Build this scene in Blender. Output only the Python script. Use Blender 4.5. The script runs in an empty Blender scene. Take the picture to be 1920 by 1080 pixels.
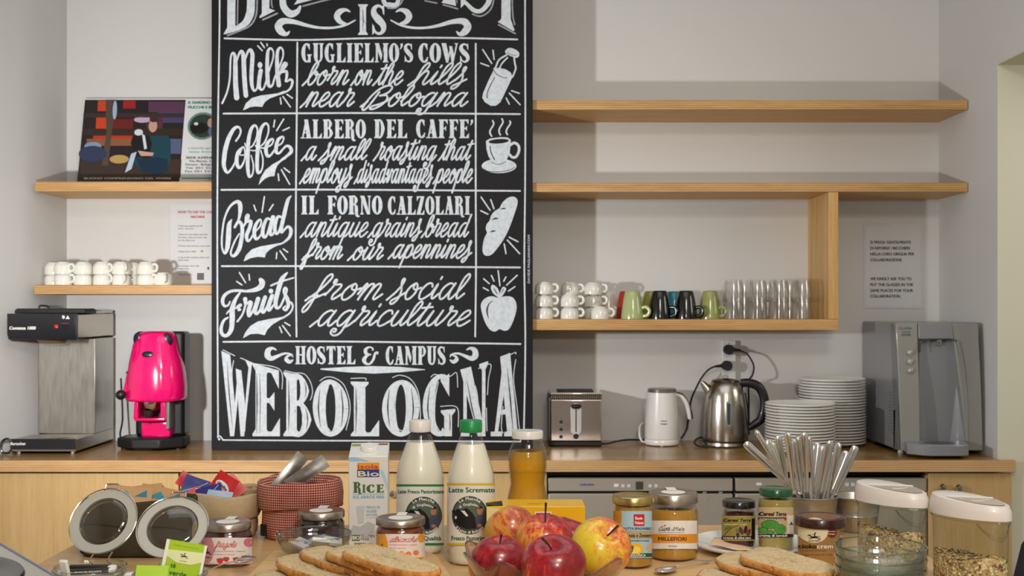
import bpy, bmesh, math, random
from mathutils import Vector, Matrix
from mathutils.geometry import tessellate_polygon
random.seed(7)
PI = math.pi
sc = bpy.context.scene
COL = sc.collection
EZ = 1.42            # eye height
FP = 2200.0          # focal length in pixels of a 1920 wide frame
HY = 575.0           # horizon row
CT = EZ - 0.524      # worktop height
TT = EZ - 0.45       # table height

# ------------------------------------------------------------------ camera, world, lights, exposure
cam_d = bpy.data.cameras.new('camera'); cam = bpy.data.objects.new('camera', cam_d); COL.objects.link(cam)
cam.location = (0, 0, EZ); cam.rotation_euler = (PI/2, 0, 0)
cam_d.sensor_width = 36; cam_d.lens = FP/1920*36; cam_d.shift_y = (HY-540)/1920
cam_d.clip_start = 0.05; cam_d.clip_end = 50
cam_d.dof.use_dof = True; cam_d.dof.focus_distance = 2.15; cam_d.dof.aperture_fstop = 11.0
sc.camera = cam
sc.view_settings.view_transform = 'Standard'; sc.view_settings.look = 'None'
sc.view_settings.exposure = 0.0; sc.view_settings.gamma = 1.0; sc.view_settings.use_curve_mapping = False
wd = bpy.data.worlds.new('world'); sc.world = wd; wd.use_nodes = True
wd.node_tree.nodes['Background'].inputs[0].default_value = (0.75, 0.8, 0.9, 1); wd.node_tree.nodes['Background'].inputs[1].default_value = 0.6
sc.cycles.max_bounces = 10; sc.cycles.transparent_max_bounces = 24; sc.cycles.transmission_bounces = 10
sc.cycles.glossy_bounces = 5; sc.cycles.diffuse_bounces = 4; sc.cycles.caustics_reflective = False; sc.cycles.caustics_refractive = False
sc.cycles.sample_clamp_indirect = 4.0

def light(name, kind, loc, energy, color=(1, 1, 1), target=None, **kw):
    d = bpy.data.lights.new(name, kind); d.energy = energy; d.color = color
    for k, v in kw.items(): setattr(d, k, v)
    o = bpy.data.objects.new(name, d); COL.objects.link(o); o.location = loc
    if target is not None: o.rotation_euler = (Vector(target)-Vector(loc)).to_track_quat('-Z', 'Y').to_euler()
    return o
light('wall_flash', 'SPOT', (-1.27, 2.59, EZ+0.03), 104, (0.985, 0.985, 0.985), (-0.35, 4.5, EZ+0.05), spot_size=math.radians(158), spot_blend=0.9, shadow_soft_size=0.035)
light('table_softbox', 'AREA', (0.5, 0.0, 2.8), 23, (1.0, 0.90, 0.78), (0.15, 1.9, TT), shape='RECTANGLE', size=0.45, size_y=0.35)
light('ceiling_fill', 'AREA', (0.2, 2.3, 3.05), 15, (0.88, 0.94, 1.0), (0.2, 2.6, 0), shape='RECTANGLE', size=2.6, size_y=1.6)  # added overhead fill for the whole room, no lamp is seen there
light('rear_fill', 'AREA', (0.3, -0.45, 3.05), 14, (1.0, 0.96, 0.9), (0.3, -0.3, 0), shape='RECTANGLE', size=1.8, size_y=1.0)  # unseen fill added behind the camera to brighten the rear room and metal reflections
light('camera_flash', 'AREA', (0.25, -0.25, EZ+0.55), 13, (1.0, 0.95, 0.88), (0.1, 3.0, EZ-0.2), shape='RECTANGLE', size=0.14, size_y=0.12)
light('passage_fill', 'AREA', (2.9, 3.1, 2.2), 11, (1.0, 0.96, 0.84), (2.2, 4.1, 1.3), shape='RECTANGLE', size=0.8, size_y=0.8)  # unseen fill added in the passage to light the cream wall

# ------------------------------------------------------------------ placing helpers
def W(px, py, y):  return Vector(((px-960)/FP*y, y, EZ+(HY-py)/FP*y))
def X(px, y): return (px-960)/FP*y
def Zp(py, y): return EZ+(HY-py)/FP*y

# ------------------------------------------------------------------ materials
def lin(c):
    if isinstance(c, str):
        c = c.lstrip('#'); c = [int(c[i:i+2], 16)/255 for i in (0, 2, 4)]
    return tuple(v/12.92 if v <= 0.04045 else ((v+0.055)/1.055)**2.4 for v in c[:3])
MATS = {}
class NT:
    def __init__(s, name):
        s.m = bpy.data.materials.new(name); s.m.use_nodes = True; s.t = s.m.node_tree
        for n in list(s.t.nodes): s.t.nodes.remove(n)
        s.out = s.t.nodes.new('ShaderNodeOutputMaterial')
    def n(s, typ, **kw):
        nd = s.t.nodes.new(typ)
        for k, v in kw.items():
            if k.startswith('i_'):
                key = k[2:]; key = int(key) if key.isdigit() else key.replace('_', ' ')
                nd.inputs[key].default_value = v
            else: setattr(nd, k, v)
        return nd
    def l(s, a, b): s.t.links.new(a, b)
    def coord(s, kind='Object', scale=(1, 1, 1), rot=(0, 0, 0)):
        tc = s.n('ShaderNodeTexCoord'); mp = s.n('ShaderNodeMapping')
        mp.inputs['Scale'].default_value = scale; mp.inputs['Rotation'].default_value = rot
        s.l(tc.outputs[kind], mp.inputs[0]); return mp.outputs[0]
    def noise(s, co, scale, detail=3, rough=0.5, dist=0.0):
        n = s.n('ShaderNodeTexNoise'); n.inputs['Scale'].default_value = scale; n.inputs['Detail'].default_value = detail
        n.inputs['Roughness'].default_value = rough; n.inputs['Distortion'].default_value = dist
        s.l(co, n.inputs['Vector']); return n.outputs[0]
    def ramp(s, fac, stops):
        r = s.n('ShaderNodeValToRGB'); e = r.color_ramp.elements
        while len(e) < len(stops): e.new(0.5)
        for i, (p, c) in enumerate(stops):
            e[i].position = p; e[i].color = (*lin(c), 1) if isinstance(c, str) or len(c) == 3 else c
        s.l(fac, r.inputs[0]); return r.outputs[0]
    def mix(s, fac, a, b, mode='MIX'):
        m = s.n('ShaderNodeMix', data_type='RGBA', blend_type=mode)
        for v, idx in ((fac, 0), (a, 6), (b, 7)):
            if hasattr(v, 'is_linked'): s.l(v, m.inputs[idx])
            else: m.inputs[idx].default_value = (v if idx == 0 else (*v, 1) if len(v) == 3 else v)
        return m.outputs[2]
    def bump(s, h, strength=0.2, dist=0.001):
        b = s.n('ShaderNodeBump'); b.inputs['Strength'].default_value = strength; b.inputs['Distance'].default_value = dist
        s.l(h, b.inputs['Height']); return b.outputs[0]
    def pbr(s, color, rough=0.5, metal=0.0, normal=None, coat=0.0, spec=0.5, **kw):
        p = s.n('ShaderNodeBsdfPrincipled')
        for v, k in ((color, 'Base Color'), (rough, 'Roughness'), (metal, 'Metallic')):
            if hasattr(v, 'is_linked'): s.l(v, p.inputs[k])
            else: p.inputs[k].default_value = (*v, 1) if k == 'Base Color' and len(v) == 3 else v
        p.inputs['Coat Weight'].default_value = coat; p.inputs['Coat Roughness'].default_value = 0.08
        p.inputs['Specular IOR Level'].default_value = spec
        for k, v in kw.items(): p.inputs[k.replace('_', ' ')].default_value = v
        if normal is not None: s.l(normal, p.inputs['Normal'])
        s.l(p.outputs[0], s.out.inputs[0]); return p

def M(color, rough=0.5, metal=0.0, var=0.06, scale=30, coat=0.0, bump=0.0, bscale=200, name=None, **kw):
    """simple procedural material: a colour with slight mottling and optional grain"""
    key = (str(color), rough, metal, var, scale, coat, bump, bscale, str(kw))
    if key in MATS: return MATS[key]
    t = NT(name or 'surface'); co = t.coord(); c = lin(color)
    n = t.noise(co, scale)
    col = t.mix(n, tuple(max(0, v*(1-var)) for v in c), tuple(min(1, v*(1+var)) for v in c))
    nb = t.bump(t.noise(co, bscale, 2), bump, 0.001) if bump else None
    t.pbr(col, rough, metal, nb, coat, **kw); MATS[key] = t.m; return t.m

def wood(name, light_c, mid_c, dark_c, axis='X', rough=0.45, coat=0.0, edge=False):
    t = NT(name)
    sc_ = {'X': (0.35, 6, 6), 'Z': (6, 6, 0.35), 'Y': (6, 0.35, 6)}[axis]
    co = t.coord('Object', sc_)
    n1 = t.noise(co, 3.0, 5, 0.6, 0.6); n2 = t.noise(co, 28.0, 3, 0.6)
    c1 = t.ramp(n1, [(0.3, dark_c), (0.5, mid_c), (0.72, light_c)])
    c2 = t.mix(0.28, c1, t.ramp(n2, [(0.35, dark_c), (0.6, light_c)]))
    if edge:
        w = t.n('ShaderNodeTexWave', wave_type='BANDS', bands_direction='Z'); w.inputs['Scale'].default_value = 40; w.inputs['Distortion'].default_value = 0.6
        t.l(t.coord('Object', (0.3, 1, 1)), w.inputs[0])
        c2 = t.mix(0.35, c2, t.ramp(w.outputs[0], [(0.2, dark_c), (0.7, light_c)]))
    t.pbr(c2, rough, 0, t.bump(n2, 0.08, 0.001), coat); return t.m

def steel(name='steel', color=(0.62, 0.6, 0.57), rough=0.25, streak=(1, 1, 60), var=0.15):
    t = NT(name); co = t.coord('Object', streak); n = t.noise(co, 12, 4)
    c = lin(color) if isinstance(color, str) else color
    col = t.mix(n, tuple(v*(1-var) for v in c), tuple(min(1, v*(1+var)) for v in c))
    r = t.n('ShaderNodeMapRange'); r.inputs[3].default_value = rough*0.8; r.inputs[4].default_value = rough*1.3; t.l(n, r.inputs[0])
    t.pbr(col, r.outputs[0], 1.0); return t.m

def glass(name, tint=(0.96, 0.98, 0.97), edge=(0.55, 0.62, 0.6), gloss=1.0, rough=0.02, blend=0.35):
    """thin-walled clear material: tint deepens at grazing angles, Fresnel reflection on top"""
    t = NT(name)
    lw = t.n('ShaderNodeLayerWeight'); lw.inputs['Blend'].default_value = blend
    n = t.noise(t.coord(), 25, 2)
    ed = t.mix(n, tuple(v*0.93 for v in edge), tuple(min(1, v*1.07) for v in edge))
    col = t.mix(lw.outputs['Facing'], tint, ed)
    tr = t.n('ShaderNodeBsdfTransparent'); t.l(col, tr.inputs[0])
    gl = t.n('ShaderNodeBsdfGlossy'); gl.inputs['Roughness'].default_value = rough
    fr = t.n('ShaderNodeFresnel'); ge = t.n('ShaderNodeNewGeometry'); mr_ = t.n('ShaderNodeMapRange')   # same air-to-glass reflection on both faces
    mr_.inputs[3].default_value = 1.45; mr_.inputs[4].default_value = 1/1.45; t.l(ge.outputs['Backfacing'], mr_.inputs[0]); t.l(mr_.outputs[0], fr.inputs[0])
    mu = t.n('ShaderNodeMath', operation='MULTIPLY', use_clamp=True); t.l(fr.outputs[0], mu.inputs[0]); mu.inputs[1].default_value = gloss
    mx = t.n('ShaderNodeMixShader'); t.l(mu.outputs[0], mx.inputs[0]); t.l(tr.outputs[0], mx.inputs[1]); t.l(gl.outputs[0], mx.inputs[2])
    t.l(mx.outputs[0], t.out.inputs[0]); return t.m

# ------------------------------------------------------------------ mesh builder
class MB:
    def __init__(s): s.v = []; s.f = []; s.mi = []; s.cur = 0
    def add(s, vs, fs):
        b = len(s.v); s.v += [tuple(v) for v in vs]
        for f in fs: s.f.append(tuple(i+b for i in f)); s.mi.append(s.cur)
        return s
    def m(s, i): s.cur = i; return s
    def box(s, x0, x1, y0, y1, z0, z1):
        return s.add([(x0, y0, z0), (x1, y0, z0), (x1, y1, z0), (x0, y1, z0), (x0, y0, z1), (x1, y0, z1), (x1, y1, z1), (x0, y1, z1)],
                     [(0, 3, 2, 1), (4, 5, 6, 7), (0, 1, 5, 4), (1, 2, 6, 5), (2, 3, 7, 6), (3, 0, 4, 7)])
    def prism(s, pts, z0, z1, axis='Z', taper=None):
        """outline extruded along an axis; axis Y: pts are (x, z) between y z0..z1"""
        n = len(pts)
        def P(p, h):
            return (p[0], p[1], h) if axis == 'Z' else (p[0], h, p[1]) if axis == 'Y' else (h, p[0], p[1])
        top = taper or pts
        vs = [P(p, z0) for p in pts] + [P(p, z1) for p in top]
        fs = [tuple(range(n))[::-1], tuple(range(n, 2*n))] + [(i, (i+1) % n, n+(i+1) % n, n+i) for i in range(n)]
        return s.add(vs, fs)
    def lathe(s, prof, seg=32, c=(0, 0), sx=1, sy=1, a0=0, a1=2*PI, wob=None, cap0=False, cap1=False):
        full = abs(a1-a0-2*PI) < 1e-6; n = seg if full else seg+1
        vs = []
        for (r, z) in prof:
            for i in range(n):
                a = a0+(a1-a0)*i/seg; rr = r*(1+(wob(a, z) if wob else 0))
                vs.append((c[0]+rr*math.cos(a)*sx, c[1]+rr*math.sin(a)*sy, z))
        fs = []
        for j in range(len(prof)-1):
            for i in range(seg):
                k = (i+1) % n
                fs.append((j*n+i, j*n+k, (j+1)*n+k, (j+1)*n+i))
        if cap0: fs.append(tuple(range(n))[::-1])
        if cap1: fs.append(tuple((len(prof)-1)*n+i for i in range(n)))
        return s.add(vs, fs)
    def tube(s, pts, r, seg=8, smooth=0, cap=True, flat=1.0):
        P = [Vector(p) for p in pts]; R = r if isinstance(r, (list, tuple)) else [r]*len(P)
        if smooth:
            Q = []; RR = []
            for i in range(len(P)-1):
                p0 = P[max(0, i-1)]; p1 = P[i]; p2 = P[i+1]; p3 = P[min(len(P)-1, i+2)]
                for k in range(smooth):
                    t = k/smooth
                    Q.append(0.5*((2*p1)+(p2-p0)*t+(2*p0-5*p1+4*p2-p3)*t*t+(3*p1-p0-3*p2+p3)*t**3)); RR.append(R[i]*(1-t)+R[i+1]*t)
            Q.append(P[-1]); RR.append(R[-1]); P, R = Q, RR
        n = len(P); vs = []; up = Vector((0, 0, 1)); prev = None
        for i in range(n):
            d = (P[min(n-1, i+1)]-P[max(0, i-1)]).normalized()
            a = prev if prev is not None else (up if abs(d.z) < 0.9 else Vector((1, 0, 0)))
            u = (a-d*a.dot(d)); u = u.normalized() if u.length > 1e-6 else d.orthogonal().normalized(); w = d.cross(u); prev = u
            for k in range(seg):
                t = 2*PI*k/seg; vs.append(P[i]+u*math.cos(t)*R[i]*flat+w*math.sin(t)*R[i])
        fs = [(i*seg+k, i*seg+(k+1) % seg, (i+1)*seg+(k+1) % seg, (i+1)*seg+k) for i in range(n-1) for k in range(seg)]
        if cap: fs += [tuple(range(seg))[::-1], tuple((n-1)*seg+k for k in range(seg))]
        return s.add(vs, fs)
    def ball(s, c, r, seg=16, rings=10, sx=1, sy=1, sz=1):
        prof = [(max(1e-5, math.sin(PI*j/rings))*r, -math.cos(PI*j/rings)*r) for j in range(rings+1)]
        t = MB().lathe(prof, seg); return s.add([(c[0]+v[0]*sx, c[1]+v[1]*sy, c[2]+v[2]*sz) for v in t.v], t.f)
    def grid(s, nx, ny, fn):
        vs = [fn(i/nx, j/ny) for j in range(ny+1) for i in range(nx+1)]
        return s.add(vs, [(j*(nx+1)+i, j*(nx+1)+i+1, (j+1)*(nx+1)+i+1, (j+1)*(nx+1)+i) for j in range(ny) for i in range(nx)])
    def xf(s, mat, start=0):
        for i in range(start, len(s.v)): s.v[i] = tuple(mat @ Vector(s.v[i]))
        return s

def obj(name, mb, mats, parent=None, loc=(0, 0, 0), rot=(0, 0, 0), smooth=40, bevel=0.0, seg=2, fix=True, sub=0, solid=0.0):
    me = bpy.data.meshes.new(name); me.from_pydata(mb.v, [], mb.f)
    if not isinstance(mats, (list, tuple)): mats = [mats]
    for m in mats: me.materials.append(m)
    if len(mats) > 1: me.polygons.foreach_set('material_index', mb.mi)
    if fix:
        b = bmesh.new(); b.from_mesh(me); bmesh.ops.remove_doubles(b, verts=b.verts, dist=1e-6); bmesh.ops.recalc_face_normals(b, faces=b.faces); b.to_mesh(me); b.free()
    if smooth:
        me.polygons.foreach_set('use_smooth', [True]*len(me.polygons))
        if smooth < 180: me.set_sharp_from_angle(angle=math.radians(smooth))
    me.update()
    o = bpy.data.objects.new(name, me); COL.objects.link(o); o.location = loc; o.rotation_euler = rot
    if parent is not None: o.parent = parent
    if solid: md = o.modifiers.new('solid', 'SOLIDIFY'); md.thickness = solid; md.offset = -1
    if bevel:
        md = o.modifiers.new('bevel', 'BEVEL'); md.width = bevel; md.segments = seg; md.limit_method = 'ANGLE'; md.angle_limit = math.radians(38); md.harden_normals = False
    if sub: md = o.modifiers.new('sub', 'SUBSURF'); md.levels = sub; md.render_levels = sub
    return o
def tag(o, label=None, cat=None, group=None, kind=None):
    if label: o['label'] = label
    if cat: o['category'] = cat
    if group: o['group'] = group
    if kind: o['kind'] = kind
    return o
def thing(name, label, cat, loc=(0, 0, 0), rz=0.0, group=None):
    o = bpy.data.objects.new(name, None); COL.objects.link(o); o.empty_display_size = 0.05
    o.location = loc; o.rotation_euler = (0, 0, rz); return tag(o, label, cat, group)
def struct(name, mb, mats, **kw): return tag(obj(name, mb, mats, **kw), kind='structure')
def kids(o): return [c for c in ALLK.get(o, [])]
def dup(o, loc=None, rz=None, label=None, group=None, parent=None, rot=None):
    c = o.copy(); COL.objects.link(c)
    if parent is not None: c.parent = parent
    if loc is not None: c.location = loc
    if rz is not None: c.rotation_euler = (0, 0, rz)
    if rot is not None: c.rotation_euler = rot
    if label: c['label'] = label
    if group: c['group'] = group
    for ch in o.children: dup(ch, parent=c)
    return c

# ------------------------------------------------------------------ flat artwork (print, chalk): triangles in 2-D, mapped on a surface
def cr(pts, n=6):
    """Catmull-Rom through (x, y, w)"""
    out = []
    for i in range(len(pts)-1):
        p0 = pts[max(0, i-1)]; p1 = pts[i]; p2 = pts[i+1]; p3 = pts[min(len(pts)-1, i+2)]
        for k in range(n):
            t = k/n
            q = [0.5*(2*b+(c-a)*t+(2*a-5*b+4*c-d)*t*t+(3*b-a-3*c+d)*t**3) for a, b, c, d in zip(p0, p1, p2, p3)]
            q[2] = p1[2]*(1-t)+p2[2]*t; out.append(tuple(q))
    out.append(tuple(pts[-1])); return out
class Art:
    def __init__(s): s.it = []; s.L = 0; s.T = None
    def tri(s, mat, tris):
        if s.T: tris = [tuple(s.T(p) for p in t) for t in tris]
        s.it.append((mat, s.L, tris)); return s
    def poly(s, mat, pts):
        ts = tessellate_polygon([[Vector((p[0], p[1], 0)) for p in pts]])
        return s.tri(mat, [tuple((pts[i][0], pts[i][1]) for i in t) for t in ts])
    def rect(s, mat, x0, y0, x1, y1): return s.poly(mat, [(x0, y0), (x1, y0), (x1, y1), (x0, y1)])
    def ell(s, mat, cx, cy, rx, ry=None, n=24, rot=0):
        ry = ry or rx; c, d = math.cos(rot), math.sin(rot)
        P = [(cx+rx*math.cos(2*PI*i/n)*c-ry*math.sin(2*PI*i/n)*d, cy+rx*math.cos(2*PI*i/n)*d+ry*math.sin(2*PI*i/n)*c) for i in range(n)]
        return s.tri(mat, [((cx, cy), P[i], P[(i+1) % n]) for i in range(n)])
    def stroke(s, mat, pts, w=None, smooth=True, caps=True, n=6, scale=1, ox=0, oy=0, ws=1):
        P = [(p[0], p[1], (p[2] if len(p) > 2 else w)) for p in pts]
        P = [(ox+p[0]*scale, oy+p[1]*scale, p[2]*(scale if len(pts[0]) > 2 else 1)*ws) for p in P]
        if smooth and len(P) > 2: P = cr(P, n)
        T = []; L = []; R = []
        for i in range(len(P)):
            a = P[max(0, i-1)]; b = P[min(len(P)-1, i+1)]
            dx, dy = b[0]-a[0], b[1]-a[1]; l = math.hypot(dx, dy) or 1; nx, ny = -dy/l, dx/l; h = P[i][2]/2
            L.append((P[i][0]+nx*h, P[i][1]+ny*h)); R.append((P[i][0]-nx*h, P[i][1]-ny*h))
        for i in range(len(P)-1):
            T += [(L[i], R[i], R[i+1]), (L[i], R[i+1], L[i+1])]
        if caps:
            for (p, l, r) in ((P[0], L[0], R[0]), (P[-1], R[-1], L[-1])):
                h = p[2]/2; a0 = math.atan2(l[1]-p[1], l[0]-p[0]); k = 6
                Q = [(p[0]+h*math.cos(a0+PI*j/k), p[1]+h*math.sin(a0+PI*j/k)) for j in range(k+1)]
                T += [((p[0], p[1]), Q[j], Q[j+1]) for j in range(k)]
        return s.tri(mat, T)
    def text(s, mat, body, x, y, h, align='L', width=None, shear=0, rot=0, up=1, bold=0.0):
        """built-in font; (x, y) baseline, h cap height, up=+1 if y grows upwards; width squeezes to fit"""
        tris, (bx0, bx1) = text_tris(body); k = h/0.73; kx = k
        if width: kx = width/max(1e-6, bx1-bx0)
        sh = {'L': 0, 'C': -(bx0+bx1)/2*kx, 'R': -bx1*kx}[align] - (bx0*kx if align == 'L' else 0)
        c, d = math.cos(rot), math.sin(rot)
        def f(p, ox=0, oy=0):
            u = p[0]*kx+sh+p[1]*k*shear+ox; v = p[1]*k+oy
            return (x+u*c-v*d*1, y+up*(u*d+v*c))
        T = [tuple(f(p) for p in t) for t in tris]
        if bold: T += [tuple(f(p, bold*h) for p in t) for t in tris] + [tuple(f(p, 0, bold*h*0.6) for p in t) for t in tris]
        return s.tri(mat, T)
    def arc(s, mat, body, cx, cy, r, a0, h, up=1, inside=False, space=1.0, bold=0.0):
        """text on a circle, centred on angle a0 (radians, y up); inside=True reads along the bottom"""
        ws = [(ch, (text_tris(ch)[1][1]-text_tris(ch)[1][0]+0.12 if ch != ' ' else 0.4)*h/0.73*space) for ch in body]
        tot = sum(w for _, w in ws); sg = 1 if inside else -1; a = a0-sg*tot/2/r
        for ch, w in ws:
            a += sg*w/2/r
            if ch != ' ':
                bx = cx+r*math.cos(a); by = cy+up*r*math.sin(a)
                s.text(mat, ch, bx, by, h, 'C', rot=a+(PI/2 if inside else -PI/2), up=up, bold=bold)
            a += sg*w/2/r
        return s
    def build(s, name, fmap, parent=None, eps=0.0003, maxlen=0, loc=(0, 0, 0), rot=(0, 0, 0)):
        mats = []; vs = []; fs = []; mi = []
        def split(t):
            if not maxlen: return [t]
            e = [math.dist(t[0], t[1]), math.dist(t[1], t[2]), math.dist(t[2], t[0])]; k = e.index(max(e))
            if e[k] <= maxlen: return [t]
            a, b, c = t[k], t[(k+1) % 3], t[(k+2) % 3]; m = ((a[0]+b[0])/2, (a[1]+b[1])/2)
            return split((a, m, c))+split((m, b, c))
        for mat, L, tris in s.it:
            if mat not in mats: mats.append(mat)
            k = mats.index(mat)
            for t in tris:
                for q in split(t):
                    b = len(vs); e = eps*(L+1)+(len(fs) % 97)*2e-6; vs += [fmap(p[0], p[1], e) for p in q]; fs.append((b, b+1, b+2)); mi.append(k)
        me = bpy.data.meshes.new(name); me.from_pydata([tuple(v) for v in vs], [], fs)
        for m in mats: me.materials.append(m)
        me.polygons.foreach_set('material_index', mi); me.update()
        o = bpy.data.objects.new(name, me); COL.objects.link(o); o.location = loc; o.rotation_euler = rot
        if parent is not None: o.parent = parent
        return o
TXT = {}
def text_tris(body):
    if body in TXT: return TXT[body]
    cu = bpy.data.curves.new('t', 'FONT'); cu.body = body; cu.size = 1.0; cu.resolution_u = 3
    o = bpy.data.objects.new('t', cu); COL.objects.link(o)
    dg = bpy.context.evaluated_depsgraph_get(); me = o.evaluated_get(dg).to_mesh(); me.calc_loop_triangles()
    tr = [tuple((me.vertices[i].co.x, me.vertices[i].co.y) for i in t.vertices) for t in me.loop_triangles]
    o.evaluated_get(dg).to_mesh_clear(); bpy.data.objects.remove(o); bpy.data.curves.remove(cu)
    xs = [p[0] for t in tr for p in t] or [0, 0.3]
    TXT[body] = (tr, (min(xs), max(xs))); return TXT[body]
def cyl(r, zc, a_front=-PI/2, cx=0, cy=0):
    """map (x, y) in metres on a cylinder of radius r facing -Y, y measured from zc"""
    return lambda x, y, e: (cx+(r+e)*math.cos(a_front+x/r), cy+(r+e)*math.sin(a_front+x/r), zc+y)
# ------------------------------------------------------------------ hand lettering
SCR = {  # joined script, x-height 1: strokes and advance
'a': ([[(.78, .88), (.52, 1), (.22, .8), (.08, .4), (.2, .03), (.42, .08), (.65, .5), (.82, .97)], [(.82, 1), (.68, .5), (.72, .08), (.88, .02), (1.12, .35)]], 1.12),
'b': ([[(0, .35), (.3, .9), (.45, 1.4), (.32, 1.58), (.12, 1.25), (.05, .5), (.18, .03), (.45, .06), (.66, .45), (.6, .85), (.42, .9), (.5, .7), (.8, .72)]], .8),
'c': ([[(.72, .78), (.62, .98), (.35, .95), (.1, .55), (.15, .08), (.4, .02), (.82, .35)]], .82),
'd': ([[(.78, .88), (.52, 1), (.22, .8), (.08, .4), (.2, .03), (.42, .08), (.65, .5), (.85, 1.1)], [(.92, 1.6), (.8, 1), (.72, .4), (.74, .08), (.88, .02), (1.12, .35)]], 1.12),
'e': ([[(0, .35), (.35, .45), (.62, .78), (.5, 1), (.25, .85), (.08, .4), (.2, .03), (.45, .04), (.8, .35)]], .8),
'f': ([[(0, .3), (.35, .9), (.52, 1.4), (.4, 1.6), (.2, 1.3), (.12, .4), (.05, -.5), (-.12, -.78), (-.22, -.55), (-.05, -.1), (.15, .12), (.6, .4)], [(-.2, .15), (.2, .3)]], .6),
'g': ([[(.78, .88), (.52, 1), (.22, .8), (.08, .4), (.2, .03), (.42, .08), (.65, .5), (.82, .97)], [(.82, 1), (.68, .2), (.55, -.45), (.25, -.62), (-.02, -.45), (.02, -.2), (.22, -.22), (.2, -.38), (.1, -.38)], [(.6, -.1), (.85, .05), (1.1, .35)]], 1.1),
'h': ([[(0, .35), (.3, .9), (.45, 1.4), (.32, 1.58), (.12, 1.25), (.05, .5), (.02, 0)], [(.04, .2), (.25, .8), (.5, 1), (.62, .8), (.55, .2), (.68, .02), (.95, .35)]], .95),
'i': ([[(0, .35), (.22, .98), (.1, .3), (.2, .03), (.5, .35)], [(.25, 1.25), (.28, 1.4)]], .5),
'l': ([[(0, .35), (.3, .9), (.45, 1.4), (.32, 1.58), (.12, 1.25), (.05, .5), (.18, .03), (.52, .35)]], .52),
'm': ([[(0, .35), (.18, .95), (.26, .9), (.14, 0)], [(.16, .2), (.36, .85), (.56, 1), (.62, .8), (.5, 0)], [(.52, .2), (.72, .85), (.92, 1), (1, .8), (.9, .2), (1, .02), (1.3, .35)]], 1.3),
'n': ([[(0, .35), (.18, .95), (.26, .9), (.14, 0)], [(.16, .2), (.36, .85), (.6, 1), (.7, .8), (.6, .2), (.7, .02), (1, .35)]], 1.0),
'o': ([[(.5, 1), (.22, .8), (.08, .4), (.2, .03), (.45, .05), (.68, .45), (.62, .88), (.45, .98), (.42, .72), (.6, .6), (.92, .72)]], .9),
'p': ([[(0, .35), (.2, 1), (.1, .2), (-.05, -.7)], [(.05, .2), (.3, .85), (.55, 1), (.7, .7), (.6, .2), (.35, .02), (.15, .15)], [(.55, .12), (.9, .35)]], .9),
'q': ([[(.78, .88), (.52, 1), (.22, .8), (.08, .4), (.2, .03), (.42, .08), (.65, .5), (.82, .97)], [(.82, 1), (.66, .1), (.5, -.75)], [(.62, 0), (.85, .05), (1.1, .35)]], 1.1),
'r': ([[(0, .3), (.2, .8), (.26, 1.2), (.16, 1.25), (.15, 1.05), (.3, .95), (.6, .95), (.6, .7), (.42, .3), (.5, .02), (.85, .35)]], .82),
's': ([[(0, .3), (.28, .8), (.36, 1.2), (.26, 1.28), (.22, 1.05), (.42, .5), (.4, .05), (.22, -.25), (.02, -.28), (.02, -.08), (.3, .1), (.72, .4)]], .7),
't': ([[(0, .35), (.3, 1), (.38, 1.4)], [(.38, 1.45), (.2, .6), (.18, .15), (.32, .02), (.62, .35)], [(.02, 1.15), (.62, 1.22)]], .6),
'u': ([[(0, .35), (.2, 1), (.08, .4), (.18, .03), (.42, .1), (.64, .6), (.74, 1)], [(.74, 1), (.62, .35), (.72, .02), (1, .35)]], .98),
'v': ([[(0, .6), (.18, 1), (.26, .5), (.25, .02), (.5, .3), (.66, 1), (.9, .8)]], .85),
'y': ([[(0, .35), (.2, 1), (.08, .4), (.18, .03), (.42, .1), (.64, .6), (.74, 1)], [(.74, 1), (.6, .1), (.45, -.5), (.2, -.62), (.02, -.45), (.2, -.25), (.6, -.02), (.98, .35)]], .98),
'B': ([[(.55, 1.05), (.4, .5), (.2, -.1), (0, -.3), (-.12, -.1), (.1, .7), (.5, 1.3), (1, 1.55), (1.3, 1.4), (1.2, 1.05), (.85, .82), (.7, .78)], [(.75, .8), (1.15, .8), (1.3, .5), (1.1, .1), (.7, -.2), (.4, -.2), (.5, 0), (.8, .1), (1.3, .35), (1.5, .6)]], 1.45),
'T': ([[(.1, 1.2), (.3, 1.45), (.8, 1.4), (1.2, 1.5)], [(.75, 1.4), (.55, .6), (.4, .05), (.15, .05)]], .95),
'C': ([[(.9, 1.2), (.85, 1.5), (.5, 1.4), (.15, .8), (.15, .2), (.45, 0), (.95, .35)]], .95),
}
def script(a, mat, word, x0, x1, base, xh, w, slant=0.42, up=-1, lead=True):
    """joined handwriting squeezed between x0 and x1"""
    st = []; pen = 0.0
    if lead: st.append([(-.3, -.05), (.02, .35)])
    for ch in word:
        if ch == ' ': pen += .45; continue
        g, adv = SCR[ch]; st += [[(p[0]+pen, p[1]) for p in s_] for s_ in g]; pen += adv
    st = [[(p[0]+slant*p[1], p[1]) for p in s_] for s_ in st]
    xs = [p[0] for s_ in st for p in s_]; lo, hi = min(xs), max(xs); k = (x1-x0)/(hi-lo)
    for s_ in st: a.stroke(mat, [(x0+(p[0]-lo)*k, base+up*p[1]*xh) for p in s_], w=w, n=4)

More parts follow.
